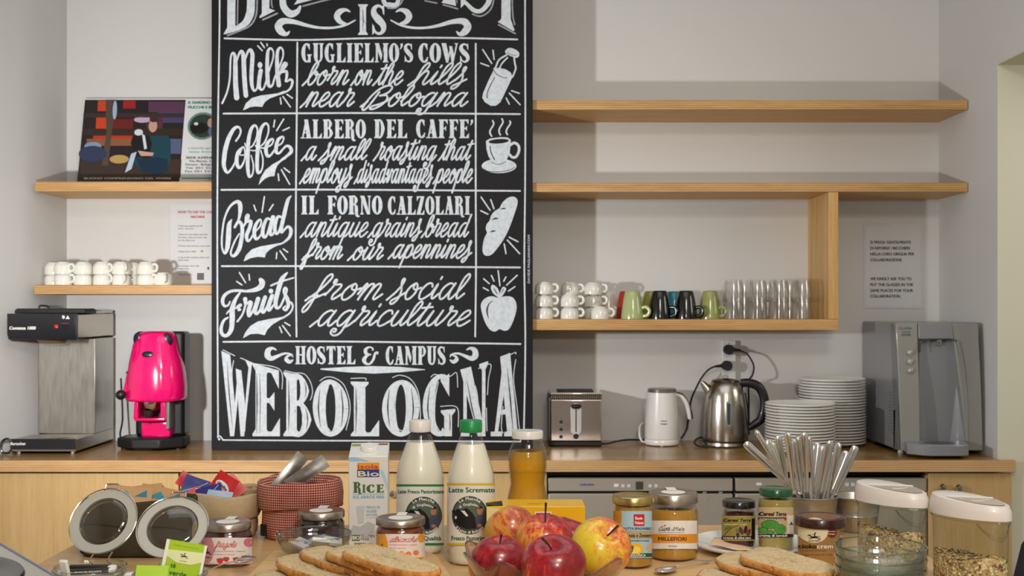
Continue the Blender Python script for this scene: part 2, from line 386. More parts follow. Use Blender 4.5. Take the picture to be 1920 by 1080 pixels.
TK, TN = .2, .07
def _stem(x, y0=0, y1=1, w=TK, b=True, t=True, f=.055):
    P = []
    if b: P += [(x-w/2-f, y0), (x+w/2+f, y0), (x+w/2+f, y0+.035), (x+w/2, y0+.1)]
    else: P += [(x-w/2, y0), (x+w/2, y0)]
    if t: P += [(x+w/2, y1-.1), (x+w/2+f, y1-.035), (x+w/2+f, y1), (x-w/2-f, y1), (x-w/2-f, y1-.035), (x-w/2, y1-.1)]
    else: P += [(x+w/2, y1), (x-w/2, y1)]
    if b: P += [(x-w/2, y0+.1), (x-w/2-f, y0+.035)]
    return ('p', P)
def _oval(cx, rx, a0=0, a1=360, n=18, cy=.5, ry=None, w=TK):
    ry = ry if ry is not None else .5-TN/2
    return ('s', [(cx+rx*math.cos(math.radians(a0+(a1-a0)*i/n)), cy+ry*math.sin(math.radians(a0+(a1-a0)*i/n)),
                   TN+(w-TN)*abs(math.cos(math.radians(a0+(a1-a0)*i/n)))**1.3) for i in range(n+1)])
def _bar(x0, x1, y, w=TN): return ('p', [(x0, y-w/2), (x1, y-w/2), (x1, y+w/2), (x0, y+w/2)])
def _tri(x, y, dx, dy, k=.06): return ('p', [(x, y), (x-dx, y), (x, y+dy)])
SER = {
'I': ([_stem(.18)], .36),
'L': ([_stem(.18), _bar(.2, .5, .035), _tri(.52, 0, .2, .3)], .54),
'E': ([_stem(.18), _bar(.2, .5, .035), _tri(.52, 0, .2, .28), _bar(.2, .48, .965), _tri(.5, 1, .18, -.28), _bar(.25, .4, .52), ('p', [(.42, .38), (.42, .66), (.3, .52)])], .54),
'F': ([_stem(.18), _bar(.2, .48, .965), _tri(.5, 1, .18, -.28), _bar(.25, .4, .52), ('p', [(.42, .38), (.42, .66), (.3, .52)])], .52),
'T': ([_stem(.27, t=False), _bar(.04, .5, .965), _tri(.52, 1, .2, -.28), _tri(.02, 1, -.2, -.28)], .54),
'H': ([_stem(.16, w=.17), _stem(.48, w=.17), _bar(.2, .44, .52)], .64),
'U': ([_stem(.17, .25, b=False), ('s', [(.17, .3, TK), (.2, .12, .15), (.32, .03, .08), (.43, .12, .1), (.47, .3, .13)]), _stem(.47, .25, 1, .13, b=False)], .62),
'M': ([_stem(.13, w=.1, t=False), ('p', [(.02, 1), (.24, 1), (.42, .38), (.36, .1)]), ('p', [(.38, .1), (.42, .4), (.58, 1), (.52, 1)]), _stem(.6, w=.19)], .76),
'N': ([_stem(.12, w=.07, t=False), ('p', [(.02, 1), (.24, 1), (.54, 0), (.38, 0)]), _stem(.5, w=.07, b=False)], .62),
'A': ([('p', [(.25, 1), (.38, 1), (.14, .06), (.22, .06), (.22, 0), (-.01, 0), (-.01, .06), (.07, .06)]), ('p', [(.18, 1.0), (.38, 1), (.53, .06), (.59, .05), (.59, 0), (.26, 0), (.26, .05), (.32, .06)]), _bar(.14, .4, .3, .06)], .58),
'W': ([('p', [(0, 1), (.22, 1), (.36, .3), (.3, 0), (.22, 0)]), ('p', [(.26, 0), (.32, 0), (.44, .6), (.4, .75)]), ('p', [(.36, .85), (.5, .85), (.62, .3), (.56, 0), (.48, 0)]), ('p', [(.52, 0), (.57, 0), (.76, .96), (.8, 1), (.6, 1), (.68, .92)])], .8),
'O': ([_oval(.27, .175)], .54),
'C': ([_oval(.29, .185, 55, 310), ('p', [(.44, .62), (.44, .98), (.3, .9)]), ('s', [(.4, .08, .05), (.45, .28, .07)])], .52),
'G': ([_oval(.29, .185, 55, 300), ('p', [(.45, .62), (.45, .98), (.3, .9)]), _stem(.43, .0, .42, .13, b=False)], .58),
'S': ([('s', [(.42, .68, .04), (.4, .86, .07), (.26, .95, .09), (.12, .86, .14), (.12, .68, .2), (.26, .5, .24), (.4, .33, .2), (.41, .14, .14), (.28, .04, .09), (.14, .12, .07), (.08, .32, .05)]), ('p', [(.44, .62), (.44, 1), (.36, .9)]), ('p', [(.06, .38), (.06, 0), (.15, .1)])], .52),
'B': ([_stem(.17), ('s', [(.2, .965, TN), (.34, .96, .09), (.42, .76, .17), (.34, .56, .09), (.2, .53, TN)]), ('s', [(.2, .53, TN), (.36, .52, .09), (.46, .28, .18), (.36, .05, .09), (.2, .035, TN)])], .58),
'P': ([_stem(.17), ('s', [(.2, .965, TN), (.36, .95, .09), (.44, .72, .17), (.36, .5, .09), (.2, .46, TN)])], .54),
'R': ([_stem(.17), ('s', [(.2, .965, TN), (.34, .96, .09), (.42, .76, .17), (.34, .56, .09), (.2, .53, TN)]), ('s', [(.3, .54, .06), (.42, .42, .15), (.43, .15, .17), (.47, -.08, .13), (.6, -.1, .05)])], .58),
'D': ([_stem(.17), ('s', [(.2, .965, TN), (.36, .93, .1), (.46, .5, .19), (.36, .07, .1), (.2, .035, TN)])], .6),
'Z': ([_bar(.05, .46, .965), _bar(.04, .46, .035), _tri(.48, 0, .18, .28), _tri(.03, 1, -.18, -.28), ('p', [(.28, .97), (.48, 1), (.24, .03), (.02, 0)])], .52),
"'": ([('s', [(.1, .98, .13), (.12, .85, .1), (.03, .68, .03)])], .2),
'&': ([('s', [(.6, .55, .05), (.62, .68, .07), (.52, .62, .09), (.45, .3, .1), (.3, .04, .1), (.12, .1, .14), (.08, .3, .17), (.2, .5, .12), (.36, .56, .05)]), ('s', [(.34, .54, .08), (.16, .6, .14), (.14, .82, .14), (.28, .95, .08), (.42, .88, .07), (.42, .76, .06)])], .68),
' ': ([], .35),
}
def serif(a, mat, word, x0, x1, ytop, ybot, env=None, gap=.02, inline=None):
    """condensed serif capitals between x0..x1; env(x) gives the top line"""
    adv = sum(SER[c][1]+gap for c in word)-gap; k = (x1-x0)/adv; pen = 0
    for ch in word:
        g, ad = SER[ch]
        def T(p, pen=pen):
            xx = x0+(p[0]+pen)*k; yt = env(xx) if env else ytop
            return (xx, ybot+(yt-ybot)*p[1])
        old = a.T; a.T = T
        for kind, P in g:
            if kind == 'p':
                a.poly(mat, P)
            else: a.stroke(mat, P, caps=False, n=3)
        a.T = old; pen += ad+gap
# ------------------------------------------------------------------ the room
YB = 4.6     # back wall
YS = 4.3     # shelf fronts
YC = 4.0     # worktop front
def plaster(name, c, var=0.03, rough=0.75):
    t = NT(name); n = t.noise(t.coord(), 1.2, 3); n2 = t.noise(t.coord(), 90, 3)
    cc = lin(c); t.pbr(t.mix(n, tuple(v*(1-var) for v in cc), tuple(min(1, v*(1+var)) for v in cc)), rough, 0, t.bump(n2, .05, .001)); return t.m
m_wall = plaster('white_paint', 'd8d7d4', 0.025, 0.45)
m_wall2 = plaster('pale_paint', 'cecdcb', 0.03, 0.6)
m_cream = plaster('cream_paint', 'd6d2bd', 0.02, 0.7)
m_ceil = plaster('ceiling_paint', 'd8d8d6')
t = NT('floor_tiles'); co = t.coord('Object', (1.6, 1.6, 1)); b = t.n('ShaderNodeTexBrick'); b.offset = 0; b.inputs['Scale'].default_value = 1.0
b.inputs['Color1'].default_value = (.28, .25, .22, 1); b.inputs['Color2'].default_value = (.25, .22, .2, 1); b.inputs['Mortar'].default_value = (.14, .13, .12, 1); b.inputs['Mortar Size'].default_value = .01
b.inputs['Brick Width'].default_value = 1; b.inputs['Row Height'].default_value = 1; t.l(co, b.inputs[0]); t.pbr(b.outputs[0], .4); m_floor = t.m

struct('floor', MB().box(-2.4, 5, -1.6, 4.9, -.05, 0), m_floor)
struct('ceiling', MB().box(-2.4, 5, -1.6, 4.9, 3.12, 3.2), m_ceil)
struct('wall_back', MB().box(-2.3, 1.80, YB, YB+.15, 0, 3.12), m_wall)
struct('wall_rear', MB().box(-2.4, 5, -1.6, -1.5, 0, 3.12), m_wall2)
# the wall on the window side flares outwards in front of the shelves
pl = [(-1.745, YB), (-1.762, 4.34), (-1.785, 4.26), (-1.826, 4.16), (-1.87, 4.05), (-1.92, 3.85), (-1.95, 3.5), (-1.95, -1.5)]
mb = MB()
pts = pl + [(-2.1, -1.5), (-2.1, YB)]
mb.prism(pts, 0, 3.12)
struct('wall_left', mb, m_wall2, smooth=30)
XR = 1.673; YD = 4.045; ZL = EZ+.835
mb = MB().box(XR, XR+.14, YD-.0005, YB, 0, 3.12)
mb.box(XR, XR+.14, 2.7, YD-.0005, ZL, 3.12).box(XR, XR+.14, -1.5, 2.7, 0, 3.12)
struct('wall_right', mb, m_wall2, smooth=0)
struct('wall_passage', MB().box(XR+.0005, 5, YD-.001, YD+.14, 0, ZL), m_cream, smooth=0)
struct('wall_passage_end', MB().box(4.4, 4.5, 2.0, YD, 0, 3.12).box(XR+.14, 4.4, 2.0, 2.1, 0, 3.12), m_cream, smooth=0)
struct('trim_lintel', MB().box(XR+.001, XR+.5, 2.7, YD, ZL-.002, ZL), plaster('lintel_paint', 'd2ccb0', .02), smooth=0)

# ------------------------------------------------------------------ shelves
m_ply = wood('birch_plywood', 'deb97c', 'd0a364', 'b9874a', 'X', .5)
m_plyedge = wood('plywood_edge', 'dcb478', 'c6965a', '976636', 'X', .5, edge=True)
m_plyz = wood('plywood_upright', 'deb97c', 'd0a364', 'b9874a', 'Z', .5)
def shelf(label, x0, x1, ztop, group, th=.036):
    r = thing('wall_shelf', label, 'shelf', ((x0+x1)/2, YS, ztop-th), group=group); w = (x1-x0)/2
    obj('board', MB().box(-w, w, .004, YB-YS-.001, 0, th), m_ply, r, bevel=.001)
    obj('front_edge', MB().box(-w, w, 0, .004, .0005, th-.0005), m_plyedge, r, bevel=.001)
    return r
XB0, XB1 = X(396.5, 4.28), X(999, 4.28)       # chalkboard sides
z1, z2, z3 = EZ+.758, EZ+.4545, EZ-.046
shelf('long birch plywood shelf, topmost on the wall beside the chalkboard', XB1-.06, X(1815, YS)-.001, z1, 'plywood wall shelves')
shelf('long birch plywood shelf above the mugs and glasses, middle of three', XB1-.06, X(1815, YS)-.001, z2, 'plywood wall shelves', .034)
r = thing('shelf_box', 'plywood shelf with an upright end panel holding the mugs and glasses', 'shelf', (0, YS, z3-.04))
x1 = X(1572, YS)
obj('board', MB().box(XB1-.06, x1, .004, YB-YS-.001, 0, .04), m_ply, r, bevel=.001)
obj('front_edge', MB().box(XB1-.06, x1, 0, .004, .0005, .0395), m_plyedge, r, bevel=.001)
obj('end_panel', MB().box(x1-.036, x1, .001, YB-YS-.001, .0402, z2-.0345-z3+.04), m_plyz, r, bevel=.001)
zL1, zL2 = EZ+.4585, EZ+.0795
shelf('short plywood shelf holding the farm calendar, beside the chalkboard', X(65, YS), XB0+.05, zL1, 'short plywood shelves by the flared wall')
shelf('short plywood shelf holding the white espresso cups, above the coffee machines', X(64, YS), XB0+.05, zL2, 'short plywood shelves by the flared wall', .034)

# ------------------------------------------------------------------ worktop and units
m_top = wood('worktop_wood', 'b08a4e', '9c7640', '7c5a2c', 'X', .26, .15)
m_topedge = wood('worktop_edge', 'd6b080', 'c69a64', '946a3a', 'X', .45, edge=True)
m_door = wood('birch_door', 'cbab78', 'c2a06a', 'b59059', 'Z', .5)
m_dark = M('161412', .6)
r = thing('worktop', 'long continuous wooden worktop with a layered pale plywood edge', 'worktop', (0, YC, CT-.04))
xr = X(1905, YC)
mb = MB().prism([(-1.88, .006), (xr, .006), (xr, .019), (XR-.001, .019), (XR-.001, YB-YC-.001), (-1.744, YB-YC-.001), (-1.762, .34), (-1.785, .26), (-1.826, .16), (-1.87, .05)], 0, .04)
obj('slab', mb, m_top, r, smooth=0)
obj('front_edge', MB().box(-1.88, xr, 0, .006, .0003, .0397), m_topedge, r, bevel=.001)
YF = 4.02
def cab(label, x0, x1, knobs, b0=None, b1=None):
    r = thing('base_cabinet', label, 'cabinet', ((x0+x1)/2, YF, 0), group='birch base cabinets'); w = (x1-x0)/2
    c0 = (x0+x1)/2; u0 = -w if b0 is None else b0-c0; u1 = w if b1 is None else b1-c0
    obj('body', MB().box(u0, u1, .02, .54, .1, CT-.041), m_door, r)
    obj('plinth', MB().box(u0, u1, .05, .4, 0, .0995), m_dark, r)
    d = obj('door', MB().box(-w+.002, w-.002, 0, .0195, .105, CT-.046), m_door, r, bevel=.0015)
    for px, py in knobs:
        k = MB().lathe([(.0001, -.022), (.009, -.021), (.0125, -.015), (.011, -.009), (.005, -.006), (.005, 0)], 20); k.xf(Matrix.Rotation(-PI/2, 4, 'X'))
        k.v = [(v[0], -abs(v[1]), v[2]) for v in k.v]
        obj('knob', k, steel('knob_chrome', (.75, .74, .72), .15), d, (X(px, YF)-(x0+x1)/2, 0, Zp(py, YF)))
    return r
cab('pale birch cabinet door with two round knobs, below the coffee machines', -1.875, X(336, YF)-.001, [(274, 916), (303, 914)], b0=-1.74)
cab('pale birch cabinet below the chalkboard, behind the cloth bags', X(336, YF)+.001, X(690, YF)-.001, [])
cab('pale birch cabinet beside the dishwashers, behind the milk bottles', X(690, YF)+.001, X(1026, YF), [(736, 925)])
cab('birch cabinet with two knobs under the end of the worktop near the doorway', X(1740, YF), X(1898, YF), [(1765, 913), (1795, 914)], b1=1.67)
m_st = M('a89f91', .42, .35, var=.03, scale=3, name='brushed_taupe_steel')
m_blk = M('0b0b0b', .45)
def dish(label, x0, x1, disp):
    r = thing('dishwasher', label, 'dishwasher', ((x0+x1)/2, YF, 0), group='built-in steel dishwashers'); w = (x1-x0)/2
    obj('body', MB().box(-w, w, .03, .55, .1, CT-.065), m_blk, r)
    obj('plinth', MB().box(-w, w, .06, .4, 0, .0995), m_blk, r)
    obj('door', MB().box(-w+.002, w-.002, 0, .0295, .105, Zp(926, YF)), m_st, r, bevel=.003)
    p = obj('control_panel', MB().box(-w+.002, w-.002, 0, .0295, Zp(921, YF), Zp(897, YF)), m_st, r, bevel=.002)
    cx = (x0+x1)/2
    a = Art(); f = lambda x, y, e: (X(x, YF)-cx, -e, Zp(y, YF))
    wh = M('d9dde4', .4); gr = M('8b919e', .4); bl = M('2a3f96', .5)
    if disp:
        a.text(bl, 'LIEBHERR', 1087, 911, 4.4, width=27, up=-1, bold=.08)
        btn = [(1155.5, 910, 9, 6, wh)]+[(q, 911, 6.6, 6, M('c5c9d6', .4)) for q in (1168, 1179, 1219, 1230)]; dsp = (1199, 910.5, 14, 15)
    else: btn = [(1423, 907.5, 10, 5, wh)]+[(q, 908.5, 7, 7, M('c5c9d6', .4)) for q in (1588, 1599)]; dsp = None
    k_ = YF/FP
    for bx0, by0, bw, bh, bm in btn: obj('button', MB().box(-bw*k_/2, bw*k_/2, -.0015, 0, -bh*k_/2, bh*k_/2), bm, p, (X(bx0, YF)-cx, -.0001, Zp(by0, YF)), bevel=.0005)
    if dsp: obj('display', MB().box(-dsp[2]*k_/2, dsp[2]*k_/2, -.001, 0, -dsp[3]*k_/2, dsp[3]*k_/2), M('43453f', .2), p, (X(dsp[0], YF)-cx, -.0001, Zp(dsp[1], YF)))
    if not disp: return r
    a.build('panel_print', f, p)
    if disp: obj('badge', MB().lathe([(.0001, -.003), (.014, -.003), (.0155, 0)], 24).xf(Matrix.Rotation(PI/2, 4, 'X')), M('b5b2ae', .4), r, (X(1335, YF)-cx, -.001, Zp(940, YF)), smooth=30)
    for q in (1322, 1352):
        obj('catch', MB().box(-.006, .006, .008, .02, 0, .006), M('9a9a98', .4), r, (X(q, YF)-cx, 0, Zp(926, YF)+.0005))
dish('taupe steel dishwasher with a button panel, directly below the kettle', X(1027, YF), X(1375, YF), True)
dish('taupe steel dishwasher behind the cutlery bucket, beside the end cabinet', X(1378, YF), X(1738, YF), False)
obj_ = obj('gap_shade_strip', MB().box(X(1027, YF), X(1738, YF), .05, .1, 0, .02), m_blk, None, (0, YF, CT-.0605)); tag(obj_, 'black strip standing in for the shaded gap between the worktop and the dishwashers', 'strip')  # shade of the open gap under the worktop, put in as a black strip

# ------------------------------------------------------------------ chalkboard
t = NT('chalkboard_black'); co = t.coord('Object', (1, 1, 1)); n = t.noise(co, 2.5, 5, .6, .5); n2 = t.noise(t.coord('Object', (1, 1, 6)), 14, 4)
t.pbr(t.mix(.5, t.ramp(n, [(.3, '0d0d0f'), (.7, '161618')]), t.ramp(n2, [(.35, '0e0e10'), (.8, '1a1a1c')])), .6, spec=.25); m_cb = t.m
m_chalk = None
t = NT('chalk_white'); n = t.noise(t.coord(), 60, 4, .7); t.pbr(t.ramp(n, [(.25, 'b3bac2'), (.6, 'd3d9de')]), .9); m_chalk = t.m
t = NT('chalk_grey'); n = t.noise(t.coord(), 60, 4, .7); t.pbr(t.ramp(n, [(.25, '777a80'), (.6, '9a9ea4')]), .9); m_chalk2 = t.m
YK = 4.28
cb = thing('chalkboard', 'tall black chalkboard lettered with a white breakfast menu, standing on the worktop', 'chalkboard', ((XB0+XB1)/2, YK, CT))
wB = (XB1-XB0)/2
obj('panel', MB().box(-wB, wB, 0, .018, .001, 1.86), m_cb, cb, bevel=.0015)
fb = lambda x, y, e: (X(x, YK)-(XB0+XB1)/2, -e, Zp(y, YK)-CT)
C, K, G = m_chalk, m_cb, m_chalk2
def wl(a, pts, w=3.2, mat=None): a.stroke(mat or C, pts, w=w, smooth=len(pts) > 2)
# ruled lines
a = Art()
wl(a, [(421, 72), (560, 75), (700, 71.5), (840, 71), (970, 74)]); wl(a, [(419, 213), (560, 212.5), (700, 212), (975, 214)])
wl(a, [(415, 356), (560, 355.5), (700, 356), (975, 358)]); wl(a, [(416, 499), (560, 499), (760, 500), (975, 501.5)]); wl(a, [(419, 641), (560, 640), (700, 641), (976, 645)])
wl(a, [(557.5, 80), (556.5, 212), (555, 356), (554.5, 500), (556, 631)]); wl(a, [(892, 82), (892, 214), (892, 356), (892.5, 500), (891, 631)])
wl(a, [(412, -60), (411.5, 60), (409, 214), (407.5, 400), (408, 640), (409, 820)], 3); wl(a, [(984.5, -60), (984.5, 60), (985, 214), (984.5, 356), (983, 500), (985, 645), (982, 820)], 3)
wl(a, [(418, 825), (560, 826), (700, 826.5), (975, 828)], 2.6); wl(a, [(408, 819), (413, 818), (418, 825)], 2.4); a.ell(C, 411, 823.5, 2.2); wl(a, [(976, 828), (977, 821), (984, 820)], 2.4)
a.build('ruled_lines', fb, cb)
# headline and hostel name
a = Art()
S = lambda pts, mat=None, **k: a.stroke(mat or C, pts, **k)
S([(436, -60, 15), (434, 0, 15), (433.6, 52, 15)], caps=False)
a.poly(C, [(419, 64), (428, 48), (441, 46), (441, 56), (424, 64)])
S([(423, 62, 3), (436, 56, 9), (450, 50, 10), (461, 42, 13), (468, 28, 15), (470.5, 10, 15), (471, -60, 14)])
S([(427, 66.5), (450, 57.5), (469, 48), (479, 32), (482, 10), (483, -60)], G, w=3)
S([(445, 45), (445.5, 20), (447, -60)], G, w=2.4)
a.poly(C, [(491, -60), (506, -60), (505, 16), (516, 20), (488, 34), (486, 32), (491, 25)]); S([(493, 37), (520, 25)], G, w=3.2, smooth=False); S([(511, 14), (509, 0), (510, -60)], G, w=2.4)
S([(528, -60, 12), (530, 0, 12), (534, 16, 13), (545, 26, 14), (557, 22, 10), (563, 12, 4)])
a.poly(C, [(551, 9), (560, -4), (575, -60), (600, -60), (596, -3)]); S([(568, 11.5), (608, 1), (640, -6)], G, w=3)
S([(716, -60, 8), (719, 0, 8), (731, 9, 9), (746, 4, 8), (751, -40, 6)]); S([(727, 15), (741, 15), (752, 6), (757, -6)], G, w=2.8)
a.poly(C, [(828, 5), (834, -4), (838, -60), (846, -60), (855, 11)]); S([(831, 9), (858, 16.5)], G, w=2.8, smooth=False); S([(797, 1.5), (819, 6)], G, w=2.6, smooth=False); S([(853, -30), (857, 5)], G, w=2, smooth=False)
a.poly(C, [(864, 15), (864, -12), (875, 8), (870, 9)]); S([(870, 2, 6), (878, 10, 7), (888, 19, 8), (900, 21, 8), (911, 12, 9), (918, -4, 10), (922, -60, 10)]); S([(886, 26.5), (900, 30.5), (914, 24), (924, 8), (929, -30)], G, w=2.8)
a.poly(C, [(933, 41), (936, 39.5), (940, 35), (941, -60), (957, -60), (957.5, 36), (965, 57), (962, 58)]); S([(935, 46.5), (966, 63)], G, w=3, smooth=False); S([(965, 46), (961, 20), (960, -60)], G, w=2.6)
serif(a, C, 'IS', 670, 725, 8, 65.5, gap=.06)
for sx in (1, -1):
    mx = (lambda p: p) if sx == 1 else (lambda p: (1399-p[0], p[1], p[2]))
    S([mx(p) for p in [(543, 59, 2), (537, 64, 7), (528, 60, 13), (522, 50, 14), (528, 41, 13), (540, 39.5, 10), (556, 42, 8), (577, 48, 6), (600, 52, 4.5), (625, 52, 4.5), (648, 47, 4), (666, 38, 2.5)]])
    S([mx(p) for p in [(656, 22, 2.5), (648, 18.5, 6), (637, 22, 11), (632, 31, 12), (638, 41, 9), (650, 45, 3)]])
    my = (lambda p: p) if sx == 1 else (lambda p: (1393-p[0], p[1], p[2]))
    S([my(p) for p in [(518, 656, 2), (511, 653, 5), (503, 657, 10), (502, 667, 12), (509, 672, 9), (520, 668, 6), (533, 663, 4), (545, 664, 3), (549, 669, 2)]])
    S([my(p) for p in [(548, 665, 2.5), (539, 668, 4), (537, 674, 8), (543, 678.5, 7), (549, 675, 2.5)]])
serif(a, C, 'HOSTEL', 553, 667, 649, 683); serif(a, C, '&', 679, 711, 649, 684); serif(a, C, 'CAMPUS', 723, 836, 649, 684)
a.poly(C, [(601, 691), (650, 688), (700, 686.5), (750, 688), (797, 692.5), (797, 693.5), (750, 698), (700, 700.5), (650, 698), (601, 693)])
TP = {'W': (415, 475), 'E': (471, 527), 'B': (530, 587), 'O': (587, 653), 'L': (655, 713), 'o': (717, 786), 'G': (792, 857), 'N': (861, 918), 'A': (921, 975)}
env = lambda x: 716-58*((690-min(970, max(410, x)))/275)**2
TK_, TN_ = TK, TN
for ch, (xa, xb) in TP.items():
    TK, TN = .26, .09
    serif(a, C, ch.upper(), xa, xb, 0, 818, env)
TK, TN = TK_, TN_
a.L = 1
def inl(pts, w=2.0): a.stroke(K, [(p[0], p[1], w if 0 < i < len(pts)-1 else .5) for i, p in enumerate(pts)])
inl([(426, 680), (430, 740), (436, 800)]); inl([(446, 770), (441, 805)]); inl([(481, 700), (482, 750), (481, 812)], 2.4); inl([(487, 700), (488, 750), (487, 812)], 1.6)
inl([(541, 712), (542, 760), (541, 808)], 2.6); inl([(571, 716), (574, 730), (572, 745)]); inl([(573, 766), (577, 785), (574, 806)])
inl([(600, 730), (597, 765), (601, 800)], 2.6); inl([(639, 728), (643, 765), (640, 800)], 2.6); inl([(667, 725), (668, 765), (667, 812)], 2.6)
inl([(730, 730), (727, 765), (731, 800)], 2.6); inl([(771, 728), (775, 765), (771, 800)], 2.6); inl([(806, 725), (802, 765), (807, 800)], 2.6); inl([(843, 775), (844, 795), (843, 808)])
inl([(876, 715), (885, 765), (894, 800)], 2.4); inl([(951, 690), (957, 750), (962, 810)], 2.6); inl([(688, 48), (681, 36), (681, 20)], 1); inl([(680, 16), (681, 36), (680, 58)], 1.6)
a.L = 0
for pts in ([(418, 656), (440, 667)], [(451, 671), (472, 680)], [(478, 682), (525, 693), (529, 729)], [(534, 695), (552, 699), (570, 701), (582, 716), (586, 735), (582, 750)], [(600, 714), (612, 707), (628, 709), (645, 722), (655, 750), (656, 775), (649, 806)],
            [(658, 709.5), (684, 709), (686, 713)], [(736, 708), (750, 703.5), (770, 711), (784, 735), (788, 770), (788, 786)], [(808, 707), (815, 702), (832, 706), (845, 705), (856, 699), (858, 726)], [(865, 699), (880, 706), (893, 730), (898, 770), (902, 792)],
            [(897, 691), (920, 683), (916, 710), (914, 740)], [(939, 675), (965, 661), (967, 664)], [(967, 674), (963, 710), (969, 760), (974, 805)], [(438, 676), (435, 700), (438, 742)], [(468, 690), (462, 740), (459, 808)], [(496, 702), (497, 742)], [(553, 712), (554, 748)], [(553, 765), (554, 800), (560, 811)],
            [(616, 724), (610, 750), (609, 790), (620, 809)], [(680, 725), (678, 770), (682, 807)], [(744, 726), (741, 760), (745, 800), (755, 808)], [(822, 716), (816, 750), (816, 790), (825, 809)], [(826, 762), (857, 764), (859, 800)], [(912, 765), (913, 808)], [(943, 762), (940, 800), (943, 812)]):
    a.stroke(C, pts, w=1.5)
a.build('headline_lettering', fb, cb)
# rows: serif capitals and joined script
a = Art()
for wd_, x0, x1, yt, yb in (("GUGLIELMO'S", 565, 775, 81, 117), ('COWS', 784, 881, 81, 117.5), ('ALBERO', 564, 686, 224, 259.5), ('DEL', 701, 764, 224, 259), ("CAFFE'", 780, 888, 224, 259), ('IL', 564, 598, 367, 402), ('FORNO', 613, 717, 367, 402), ('CALZOLARI', 727, 882, 368, 402.5)):
    serif(a, C, wd_, x0, x1, yt, yb)
a.build('capital_lettering', fb, cb)
a = Art()
for wd_, x0, x1, yb, xh, w in (('born', 567, 654, 159, 27, 3.4), ('on', 658, 697, 159, 27, 3.4), ('the', 699, 755, 159, 26, 3.4), ('hills', 765, 875, 159, 26, 3.4), ('near', 563, 664, 200, 27, 3.5), ('Bologna', 676, 877, 199, 25, 3.5),
        ('a', 565, 593, 300, 25, 3.3), ('small', 597, 695, 300, 25, 3.3), ('roasting', 700, 818, 300, 26, 3.3), ('that', 822, 888, 300, 25, 3.3), ('employs', 562, 660, 343, 27, 3.3), ('disadvantages', 664, 811, 343, 26, 3.0), ('people', 812, 885, 343, 26, 3.3),
        ('antique', 563, 689, 444, 27, 3.2), ('grains', 690, 790, 444, 26, 3.2), ('bread', 790, 884, 444, 26, 3.2), ('from', 564, 642, 486, 24, 3.5), ('our', 652, 718, 487, 24, 3.5), ('apennines', 728, 884, 484, 25, 3.5),
        ('from', 568, 717, 562, 30, 3.6), ('social', 725, 881, 561, 30, 3.6), ('agriculture', 581, 881, 611, 29, 3.6)):
    script(a, C, wd_, x0, x1, yb, xh, w)
a.build('script_lettering', fb, cb)
# the four painted words
a = Art()
def word(oy, strokes, polys, rays, dots=()):
    s = 1/7.2
    for st in strokes: a.stroke(C, st, scale=s, ox=400, oy=oy, n=8)
    for p in polys: a.poly(C, [(400+q[0]*s, oy+q[1]*s) for q in p])
    for r_ in rays: a.stroke(C, [(400+q[0]*s, oy+q[1]*s) for q in r_], w=2.6, smooth=False)
    for d in dots: a.ell(C, 400+d[0]*s, oy+d[1]*s, d[2]*s, d[3]*s)
word(70, [[(120,890,25),(185,740,25),(222,560,25),(230,350,25),(240,250,25),(268,210,30),(293,260,45),(298,380,60),(300,600,65),(315,815,72)], [(315,330,20),(345,230,30),(382,188,40),(408,260,60),(413,400,62),(423,600,62),(440,785,62)],
    [(435,290,20),(465,200,32),(502,168,40),(528,230,56),(525,330,56),(515,500,56),(520,640,48),(550,720,30),(590,690,25),(612,600,40),(640,450,55)], [(640,450,58),(622,560,56),(618,650,50),(642,705,32),(678,690,25),(710,600,22),(760,430,22),(803,300,22),(810,200,22),(775,148,28),(738,190,40),(728,330,50),(730,500,55),(740,620,52),(765,665,38),(800,640,28),(830,540,22),(890,400,22),(938,270,22),(940,180,24),(905,138,28),(868,190,42),(860,330,52),(868,500,58),(885,645,62)],
    [(900,500,22),(930,400,35),(965,352,45),(985,368,40),(950,430,25),(930,452,20)], [(915,475,22),(985,462,42),(990,540,35),(975,590,25),(1000,592,25),(1040,568,30),(1068,600,36),(1040,690,30),(960,745,22),(860,778,20)]],
    [[(400,985),(440,890),(520,820),(640,785),(760,770),(870,755),(960,720),(970,740),(860,790),(760,825),(700,870),(675,910),(660,940),(570,932),(490,945),(430,975)]],
    [((600,115),(660,180)),((642,70),(690,140)),((725,90),(727,115)),((905,820),(915,900)),((940,800),(1040,940)),((995,770),(1065,820))], [(630,375,32,42)])
